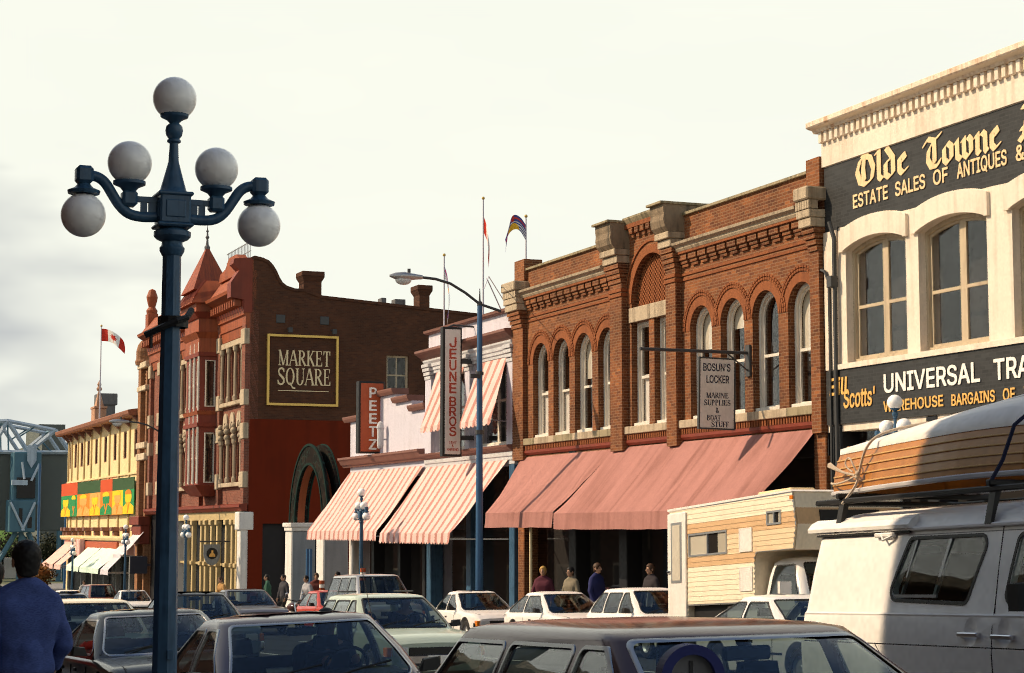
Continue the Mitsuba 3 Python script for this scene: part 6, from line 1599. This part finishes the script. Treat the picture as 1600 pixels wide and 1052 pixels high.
putc('front_window', hull([[2.50, y_, z] for y_ in (-.6, .6) for z in (2.47, 2.68)] + [[2.46, y_, z] for y_ in (-.6, .6) for z in (2.47, 2.68)]), 'm_black')
putc('clearance_light', bx(2.3, 2.42, -H0 - .03, -H0, 2.86, 2.93, .01), 'm_amber')
putc('corner_trim', exY(side.difference(side.buffer(-.03)), -H0 - .016, -H0 - .010), 'm_trim_bright')
putc('roof', exY(P((-2.46, 2.955), (-2.46, 3.0), (2.34, 3.035), (2.42, 3.0)), -H0 - .03, H0 + .03), 'm_boat_white')
putc('roof_vent', bx(.55, 1.75, -.75, -.25, 3.03, 3.12, .02), 'm_letter_cream')
dk = putc('door', cat(bx(-2.42, -1.64, -H0 - .055, -H0 - .015, .70, 2.90, .01)), 'm_boat_white', label='white full height door with a long frosted window')
putc('frame', cat(bx(-2.25, -1.80, -H0 - .065, -H0 - .055, 1.55, 2.72)), 'm_steel', dk); putc('pane', bx(-2.19, -1.86, -H0 - .07, -H0 - .066, 1.6, 2.67), 'm_sheet', dk); putc('handle', bx(-2.40, -2.28, -H0 - .09, -H0 - .05, 1.74, 1.80, .01), 'm_chrome', dk)
for xa, xb_, za, zb_ in ((-1.58, -.02, 2.03, 2.47), (1.48, 2.0, 2.46, 2.71)):
    g = sbox(xa, za, xb_, zb_); k = putc('window', exY(g.difference(g.buffer(-.035)).union(sbox((xa + xb_) / 2 - .015, za, (xa + xb_) / 2 + .015, zb_)), -H0 - .03, -H0 + .01), 'm_steel')
    putc('pane', mp(exY(g.buffer(-.03), -H0 - .006, -H0 - .003), np.eye(4)), 'm_glass', k)
    putc('curtain', exY(sbox(xa, za, xa + (xb_ - xa) * .45, zb_).union(sbox(xb_ - (xb_ - xa) * .25, za, xb_, zb_)), -H0 + .004, -H0 + .010), 'm_sheet', k)
    putc('dark', exY(g, -H0 + .0105, -H0 + .0115), 'm_room', k)
for za, zb_ in ((2.03, 2.46), (1.32, 1.76)):
    g = sbox(.47, za, .95, zb_); putc('hatch', cat(exY(g, -H0 - .03, -H0 - .012), exY(g.difference(g.buffer(-.02)), -H0 - .036, -H0 - .03)), 'm_boat_white')
# the truck under it
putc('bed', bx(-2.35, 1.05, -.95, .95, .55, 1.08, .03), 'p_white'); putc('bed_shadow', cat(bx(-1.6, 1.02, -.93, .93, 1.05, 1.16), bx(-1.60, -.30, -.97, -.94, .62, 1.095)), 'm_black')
cab = [(.95, 1.08, 2.5, .97, .12, .02, .05), (1.12, 1.08, 2.48, .965, .12, .02, .05), (1.55, 1.10, 2.2, .88, .12, .02, .06), (1.80, 1.14, 2.02, .80, .12, .02, .06), (1.87, 1.25, 1.9, .70, .12, .02, .05), (1.89, 1.45, 1.7, .5, .12, 0, 0)]
glasshouse(t, putc, cab, [rnd(P((1.30, 1.16), (2.30, 1.16), (1.98, 1.74), (1.34, 1.74)), .04)], [(rnd(P((-.78, 1.16), (.78, 1.16), (.68, 1.77), (-.68, 1.77)), .05), 1.8, 9)], 'p_white', 'm_black', .02, .035)
putc('cab_body', cat(bx(1.08, 2.6, -.95, .95, .5, 1.0, .03), bx(2.55, 3.6, -.93, .93, .5, 1.05, .05)), 'p_white')
putc('cab_inside', bx(1.15, 2.3, -.8, .8, 1.0, 1.12), 'm_black'); putc('seat', bx(1.2, 1.35, -.7, .7, 1.0, 1.6, .04), 'm_seat')
putc('door_mirror', hull([[2.12 + a_, b_, z] for a_ in (0, .08) for b_, z in ((-1.02, 1.22), (-1.25, 1.24), (-1.25, 1.45), (-1.02, 1.45))]), 'm_boat_white')
for wx in (-.95, 2.75):
    for s in (-1, 1): wheel(t, putc, wx, s * .85, .38, .22)
for s in (-1, 1): putc('headlight', bx(3.58, 3.63, s * .55, s * .85, .75, .95, .01), 'm_lens_clear')
putc('grille', bx(3.58, 3.62, -.5, .5, .72, .98, .01), 'm_black'); putc('front_bumper', bx(3.6, 3.72, -.95, .95, .45, .62, .02), 'm_chrome')
# ---------------------------------------------------------------- people
def sphere(c, r, n=14):
    return m3.Manifold.sphere(r, n).translate(list(map(float, c)))


def bones(J, links, n=14):
    """J: name -> (point, radius). Each bone is the hull of the balls at its two joints; all joined and smoothed."""
    out = None
    for l in links:
        h = m3.Manifold.batch_hull([sphere(J[q][0], J[q][1], n) for q in l])
        out = h if out is None else out + h
    return out


def smooth_mesh(m, ln, it=8):
    q = unman(m.refine_to_length(ln)); q = trimesh.Trimesh(q.vertices, q.faces, process=True)
    trimesh.smoothing.filter_taubin(q, lamb=.5, nu=.52, iterations=it)
    return TM(q.vertices, q.faces)


CL = {}


def cloth(c, rough=.9):
    k = 'm_cloth_%d_%d_%d' % tuple(int(v * 1000) for v in c)
    if k not in scene: mat(k, c, rough)
    return k


def person(label, x, y, h, face, top, legs, hair, skin='m_skin', fine=False, stride=.16, arm=(.12, .12), lean=0.0, bend=0.0, z0=None, wide=1.0, elbow=(0.25, 0.25), longhair=False, group=None):
    """face: heading in degrees (0 = towards +x). Local: x forward, y left, z up, for a height of 1.75."""
    t = thing('person', label, 'person', group)
    k = h / 1.75; a = math.radians(face); ca, sa = math.cos(a), math.sin(a)
    zz = (gz(x, y) + .14) if z0 is None else z0
    M = np.array([[ca * k, -sa * k, 0, x], [sa * k, ca * k, 0, y], [0, 0, k, zz], [0, 0, 0, 1.0]])
    n = 18 if fine else 10; ln = .022 if fine else .06
    J = {}
    hipz, shz = .92, 1.42
    lx = lean * .5 + bend * .3
    J['pel'] = ((0, 0, hipz), .135 * wide); J['wai'] = ((lx * .4, 0, 1.08), .125 * wide); J['che'] = ((lx * .8, 0, 1.27), .135 * wide); J['nec0'] = ((lx, 0, 1.49), .064); J['nec'] = ((lx * 1.1 + .015, 0, 1.55), .05)
    for s, sg in (('L', 1), ('R', -1)):
        st = stride * sg
        J['hip' + s] = ((0, .09 * sg, hipz - .03), .098 * wide); J['kne' + s] = ((st * .55 + .03, .095 * sg, .49), .06); J['ank' + s] = ((st - (.06 if st < 0 else 0), .10 * sg, .09), .042); J['toe' + s] = ((st + .14, .115 * sg, .035), .036); J['hee' + s] = ((st - .05, .10 * sg, .04), .036)
        J['sho' + s] = ((lx, .172 * sg * wide, shz - .035), .066 * wide); J['chs' + s] = ((lx * .8, .10 * sg * wide, 1.27), .12 * wide); J['was' + s] = ((lx * .4, .075 * sg * wide, 1.07), .095 * wide)
        am = arm[0 if sg > 0 else 1]; el = elbow[0 if sg > 0 else 1]
        e = np.array([lx + math.sin(am) * .28 - .02, .278 * sg * wide, shz - .04 - .27 * math.cos(am)]); w_ = e + np.array([math.sin(am + el) * .25, -.02 * sg, -.25 * math.cos(am + el)])
        J['elb' + s] = (e, .048); J['wri' + s] = (w_, .032)
        d = (w_ - e) / np.linalg.norm(w_ - e); J['pal' + s] = (w_ + d * .07, .033); J['_d' + s] = (d, 0)
    lk = [('pel', 'wai'), ('wasL', 'wasR', 'pel'), ('chsL', 'chsR', 'wasL', 'wasR'), ('shoL', 'chsL', 'chsR', 'shoR'), ('shoL', 'nec0', 'shoR'), ('nec0', 'nec')]
    for s in 'LR': lk += [('pel', 'hip' + s), ('hip' + s, 'kne' + s), ('kne' + s, 'ank' + s), ('ank' + s, 'hee' + s, 'toe' + s), ('sho' + s, 'elb' + s), ('elb' + s, 'wri' + s), ('wri' + s, 'pal' + s)]
    body = bones(J, lk, n)
    nx, _, nz = J['nec'][0]
    hc = np.array([nx + .025, 0, nz + .095])
    head = m3.Manifold.batch_hull([m3.Manifold.sphere(1, n + 4).scale([.098, .076, .105]).translate([hc[0] - .008, 0, hc[2] + .02]), m3.Manifold.sphere(.05, n).translate([hc[0] + .035, 0, hc[2] - .075])])
    body = body + head + m3.Manifold.batch_hull([sphere((hc[0] + .095, 0, hc[2] + .01), .012), sphere((hc[0] + .112, 0, hc[2] - .022), .016)])
    for sg in (1, -1): body = body + m3.Manifold.sphere(1, 10).scale([.024, .012, .036]).translate([hc[0] - .010, .086 * sg, hc[2] - .004])
    for s, sg in (('L', 1), ('R', -1)):
        d = J['_d' + s][0]; p = np.array(J['pal' + s][0]); side = np.array([1, 0, 0]) - d * d[0]; side /= np.linalg.norm(side)
        for f in range(4):
            b0 = p + side * (.024 - .016 * f) + d * .02; L_ = (.075, .085, .08, .06)[f]
            m1 = b0 + d * L_ * .55; e1 = m1 + d * L_ * .4 + np.array([0, -.02 * sg, 0])
            body = body + m3.Manifold.batch_hull([sphere(b0, .0095, 8), sphere(m1, .009, 8)]) + m3.Manifold.batch_hull([sphere(m1, .009, 8), sphere(e1, .0075, 8)])
        b0 = p + side * .03 - d * .025; body = body + m3.Manifold.batch_hull([sphere(b0, .012, 8), sphere(b0 + side * .03 + d * .045, .0095, 8)])
    mesh = smooth_mesh(body, ln if not fine else .012, 5 if not fine else 8)
    put = lambda nm, m, mt: obj(nm, mp(m, M), mt, t, smooth=True)
    put('body', mesh, skin)

    def infl(keys, lk2, dr_, cut=None):
        J2 = {q: (J[q][0], J[q][1] + dr_) for q in keys}
        g = bones(J2, lk2, n)
        return g
    ks = [q for q in J if q[:3] in ('pel', 'wai', 'was', 'che', 'chs', 'sho', 'nec', 'elb', 'wri', 'hip')]
    J2 = {q: (J[q][0], J[q][1] + (.024 if q[:3] in ('was', 'wai', 'pel', 'chs', 'che') else .015)) for q in ks}
    for s in 'LR': J2['wri' + s] = (J['wri' + s][0], J['wri' + s][1] + .013)
    J2['nec0'] = (J['nec0'][0], .08)
    lk2 = [('wai', 'pel'), ('wasL', 'wasR', 'pel'), ('chsL', 'chsR', 'wasL', 'wasR'), ('shoL', 'chsL', 'chsR', 'shoR'), ('shoL', 'nec0', 'shoR'), ('hipL', 'hipR', 'wasL', 'wasR')]
    for s in 'LR': lk2 += [('sho' + s, 'elb' + s), ('elb' + s, 'wri' + s)]
    sh = bones(J2, lk2, n)
    sh = sh.trim_by_plane([0, 0, 1], .92) if fine else sh.trim_by_plane([0, 0, 1], .82)
    for s in 'LR':
        pass
    q = smooth_mesh(sh, .02 if fine else .04, 4)
    if fine:                                     # folds and a knitted hem
        v = q.vertices; nn = q.vertex_normals
        f_ = meshkit.fbm(np.c_[v[:, 0] * 7, v[:, 1] * 7, v[:, 2] * 3.2], 3, 2) - .5; f2 = np.sin(v[:, 2] * 46 + 4 * meshkit.noise(np.c_[v[:, 1] * 6, v[:, 2] * 2, v[:, 0] * 6]))
        q.vertices = v + nn * (.035 * f_ + .0035 * f2)[:, None]
    put('jumper' if fine else 'jacket', q, top)
    J3 = {q_: (J[q_][0], J[q_][1] + .018) for q_ in J if q_[:3] in ('pel', 'hip', 'kne', 'ank')}
    for s in 'LR': J3['ank' + s] = (J['ank' + s][0], .062); J3['kne' + s] = (J['kne' + s][0], .082)
    lk3 = [('hipL', 'hipR', 'pel')]
    for s in 'LR': lk3 += [('pel', 'hip' + s), ('hip' + s, 'kne' + s), ('kne' + s, 'ank' + s)]
    put('trousers', smooth_mesh(bones(J3, lk3, n).trim_by_plane([0, 0, -1], -1.0), .02 if fine else .06, 5), legs)
    for s in 'LR':
        J4 = {q_: (J[q_ + s][0], J[q_ + s][1] + .012) for q_ in ('hee', 'toe')}; J4['ank'] = ((J['ank' + s][0][0], J['ank' + s][0][1], .075), .045)
        put('shoe', smooth_mesh(bones(J4, [('hee', 'toe', 'ank')], n), .03, 3), 'm_black')
    hr = m3.Manifold.batch_hull([m3.Manifold.sphere(1, n + 6).scale([.116, .097, .108]).translate([hc[0] - .014, 0, hc[2] + .042]), m3.Manifold.sphere(1, n).scale([.05, .066, .05]).translate([hc[0] - .056, 0, hc[2] - .075])])
    hr = hr - m3.Manifold.cube([.3, .4, .4], True).rotate([0, 12, 0]).translate([hc[0] + .178, 0, hc[2] - .145]) - m3.Manifold.cube([.3, .4, .3], True).translate([hc[0] + .125, 0, hc[2] - (.20 if longhair else .165)])
    for sg in (1, -1): hr = hr - m3.Manifold.sphere(1, 12).scale([.034, .05, .045]).translate([hc[0] - .004, .105 * sg, hc[2] - .004])
    hr = hr.trim_by_plane([-.45, 0, 1], ((hc[2] - .07 - (.10 if longhair else 0)) - .45 * (hc[0] - .03)) / 1.0966)
    hm = smooth_mesh(hr, .012 if fine else .035, 3)
    if fine:
        v = hm.vertices; hm.vertices = v + hm.vertex_normals * (.014 * (meshkit.fbm(v * 45, 3, 4) - .5))[:, None]
    put('hair', hm, hair)
    for sg in (1, -1):
        put('eye', ball((hc[0] + .083, .031 * sg, hc[2] + .012), .011, 1), 'm_black')
    return t


mat('m_hair_black', (.010, .009, .009), .6); mat('m_hair_brown', (.06, .03, .015), .6); mat('m_hair_blond', (.42, .25, .07), .6)


def knit(p, n, uv):
    g = noise(p.x * 90, p.y * 90, p.z * 150)
    return mi.Color3f(.055, .085, .25) * (.75 + .5 * g) * (.8 + .4 * fbm(p.x * 9, p.y * 9, p.z * 9))


mat('m_jumper_blue', knit, .95)
person('black haired man in a blue jumper walking away at the left edge, seen from behind', 1.72, 12.7, 1.70, 98, 'm_jumper_blue', cloth((.03, .045, .12)), 'm_hair_black', 'm_skin_tan', True, .10, (-.05, .10), wide=.93, elbow=(.5, .7))
D = cloth
for lab, x, y, h, f, top, legs, hair, kw in (
    ('dark haired person at the left edge of the photo beyond the man in blue', 2.2, 18.4, 1.66, 95, D((.02, .02, .022)), D((.02, .02, .03)), 'm_hair_black', {}),
    ('person in a red top far beyond the man in blue', 3.0, 26.2, 1.64, 250, D((.40, .03, .02)), D((.03, .03, .05)), 'm_hair_black', {}),
    ('blond person in a dark red and navy jumper under the rose awning', 20.3, 48.5, 1.80, 230, D((.09, .02, .035)), D((.03, .03, .05)), 'm_hair_blond', {}),
    ('dark haired person in a grey olive shirt under the rose awning', 20.3, 46.6, 1.76, 200, D((.20, .17, .12)), D((.03, .03, .04)), 'm_hair_black', {}),
    ('short haired person in a deep blue jacket under the rose awning', 20.3, 45.0, 1.84, 300, D((.02, .025, .10)), D((.02, .02, .03)), 'm_hair_brown', {}),
    ('brown haired person whose head shows over the white hatchback', 20.3, 41.8, 1.78, 190, D((.03, .025, .03)), D((.02, .02, .03)), 'm_hair_brown', dict(longhair=True)),
    ('person with a green top beside the market doorway', 20.4, 78.4, 1.82, 160, D((.03, .09, .06)), D((.02, .02, .02)), 'm_hair_black', {}),
    ('person in a dark grey coat before the left gateway pillar', 20.4, 75.8, 1.80, 200, D((.05, .05, .06)), D((.02, .02, .02)), 'm_hair_black', {}),
    ('person in a dark red jacket between the gateway pillars', 20.6, 71.8, 1.82, 250, D((.12, .03, .025)), D((.02, .02, .02)), 'm_hair_brown', {}),
    ('person in a pale grey top bending forward beside the red car', 20.0, 70.3, 1.72, 200, D((.42, .42, .45)), D((.05, .05, .06)), 'm_hair_black', dict(lean=.45)),
    ('person in black beside the second gateway pillar', 20.6, 68.9, 1.84, 200, D((.015, .015, .018)), D((.02, .02, .02)), 'm_hair_black', {}),
    ('person in a tan coat leaning before the yellow shop columns', 20.6, 86.5, 1.78, 200, D((.48, .27, .10)), D((.3, .2, .1)), 'm_hair_brown', dict(lean=.55)),
    ('person in a pale top far down the pavement by the mint awning', 20.4, 124.5, 1.80, 270, D((.50, .48, .46)), D((.05, .05, .08)), 'm_hair_brown', {})):
    person(lab, x, y, h, f, top, legs, hair, **kw)


def seated(label, M, x, y, zb, coat, hair, skin='m_skin'):
    """Head, shoulders, arms and lap of someone sitting in a car whose frame is M."""
    t = thing('person', label, 'person')
    q = lambda a, b_, c: (x + a, y + b_, zb + c)
    J = {'pel': (q(-.02, 0, -.35), .16), 'che': (q(-.08, 0, .0), .15), 'nec': (q(-.06, 0, .20), .06), 'hd': (q(-.03, 0, .33), .085)}
    lk = [('pel', 'che'), ('nec', 'hd')]
    for s, sg in (('L', 1), ('R', -1)):
        J['sho' + s] = (q(-.09, .18 * sg, .10), .07); J['elb' + s] = (q(.10, .23 * sg, -.14), .05); J['wri' + s] = (q(.36, .13 * sg, .03), .035); J['han' + s] = (q(.42, .12 * sg, .06), .04)
        J['kne' + s] = (q(.45, .12 * sg, -.33), .07); lk += [('che', 'sho' + s, 'nec'), ('sho' + s, 'elb' + s), ('elb' + s, 'wri' + s), ('wri' + s, 'han' + s), ('pel', 'kne' + s)]
    put = lambda nm, m, mt: obj(nm, mp(m, M), mt, t, smooth=True)
    put('body', smooth_mesh(bones(J, lk, 12), .05, 5), skin)
    Jc = {a: (p, r + .02) for a, (p, r) in J.items() if a[:3] in ('pel', 'che', 'sho', 'elb', 'wri')}
    lc = [('pel', 'che'), ('che', 'shoL', 'shoR')] + [z_ for s in 'LR' for z_ in (('sho' + s, 'elb' + s), ('elb' + s, 'wri' + s))]
    put('coat', smooth_mesh(bones(Jc, lc, 12), .05, 4), coat)
    hr = m3.Manifold.sphere(1, 16).scale([.105, .095, .105]).translate(list(q(-.045, 0, .365))) - m3.Manifold.cube([.2, .4, .2], True).translate(list(q(.10, 0, .27)))
    put('hair', smooth_mesh(hr, .03, 2), hair)


seated('driver sitting behind the wheel of the brown grey sedan', SED[2], -.42, .37, .90, D((.025, .025, .04)), 'm_hair_black')
seated('driver of the pale green wagon', GRN[2], -.42, .36, .95, D((.06, .05, .09)), 'm_hair_brown')
seated('passenger in the pale green wagon', GRN[2], -.45, -.36, .93, D((.02, .03, .06)), 'm_hair_black')

# ---------------------------------------------------------------- motorcycle
t = thing('motorcycle', 'small motorcycle with chrome headlight parked before the gateway', 'motorcycle')
MM = frame_M(17.6, 64.6, .03, math.radians(12))


def putm(nm, m, mt, par=None, sm=False): return obj(nm, mp(m, MM), mt, par or t, smooth=sm)


for wx in (-.68, .72):
    k = putm('wheel', mp(trimesh.creation.torus(.28, .05, major_sections=24, minor_sections=8), [[1, 0, 0, wx], [0, 0, -1, 0], [0, 1, 0, .33]]), 'm_rubber', None, 40)
    putm('rim', mp(lathe([(0, -.04), (.05, -.04), (.05, .04), (0, .04)], n=10), [[1, 0, 0, wx], [0, 0, -1, 0], [0, 1, 0, .33]]), 'm_chrome', k)
    putm('spoke', cat([tube([[wx, 0, .33], [wx + .24 * math.cos(a), 0, .33 + .24 * math.sin(a)]], .006, 4) for a in np.arange(12) * math.pi / 6]), 'm_chrome', k)
for s in (-.09, .09): putm('fork', tube([[.72, s, .33], [.50, s, .95]], .025, 6), 'm_chrome')
putm('handlebar', tube([[.30, -.36, 1.08], [.46, -.2, 1.04], [.5, 0, 1.0], [.46, .2, 1.04], [.30, .36, 1.08]], .016, 6), 'm_black')
putm('headlight', mp(lathe([(0, -.1), (.09, -.06), (.10, .05), (0, .07)], n=14), [[0, 0, 1, .62], [0, 1, 0, 0], [-1, 0, 0, .9]]), 'm_chrome', None, 30)
for s in (-1, 1): putm('mirror', cat(tube([[.42, s * .22, 1.05], [.38, s * .3, 1.22]], .008, 5), ball((.37, s * .31, 1.25), .06, 1, (.4, 1, 1)) if False else ball((.37, s * .31, 1.25), .05, 1)), 'm_chrome')
putm('tank', mp(ball((0, 0, 0), 1, 3), [[.3, 0, 0, .2], [0, .15, 0, 0], [0, 0, .15, .80]]), 'p_maroon', None, True)
putm('seat', hull([[x_, y_, z] for x_, z in ((-.65, .80), (.0, .78), (-.7, .72), (.02, .7)) for y_ in (-.12, .12)]), 'm_seat')
putm('engine', bx(-.15, .3, -.17, .17, .3, .62, .04), 'm_steel'); putm('exhaust', tube([[.3, .16, .4], [.1, .2, .25], [-.9, .22, .32]], .045, 8), 'm_chrome', None, 40)
putm('frame', cat(tube([[.5, 0, .9], [-.1, 0, .72], [-.68, 0, .33]], .025, 6), tube([[.48, 0, .85], [.25, 0, .3], [-.2, 0, .28]], .025, 6)), 'm_black')
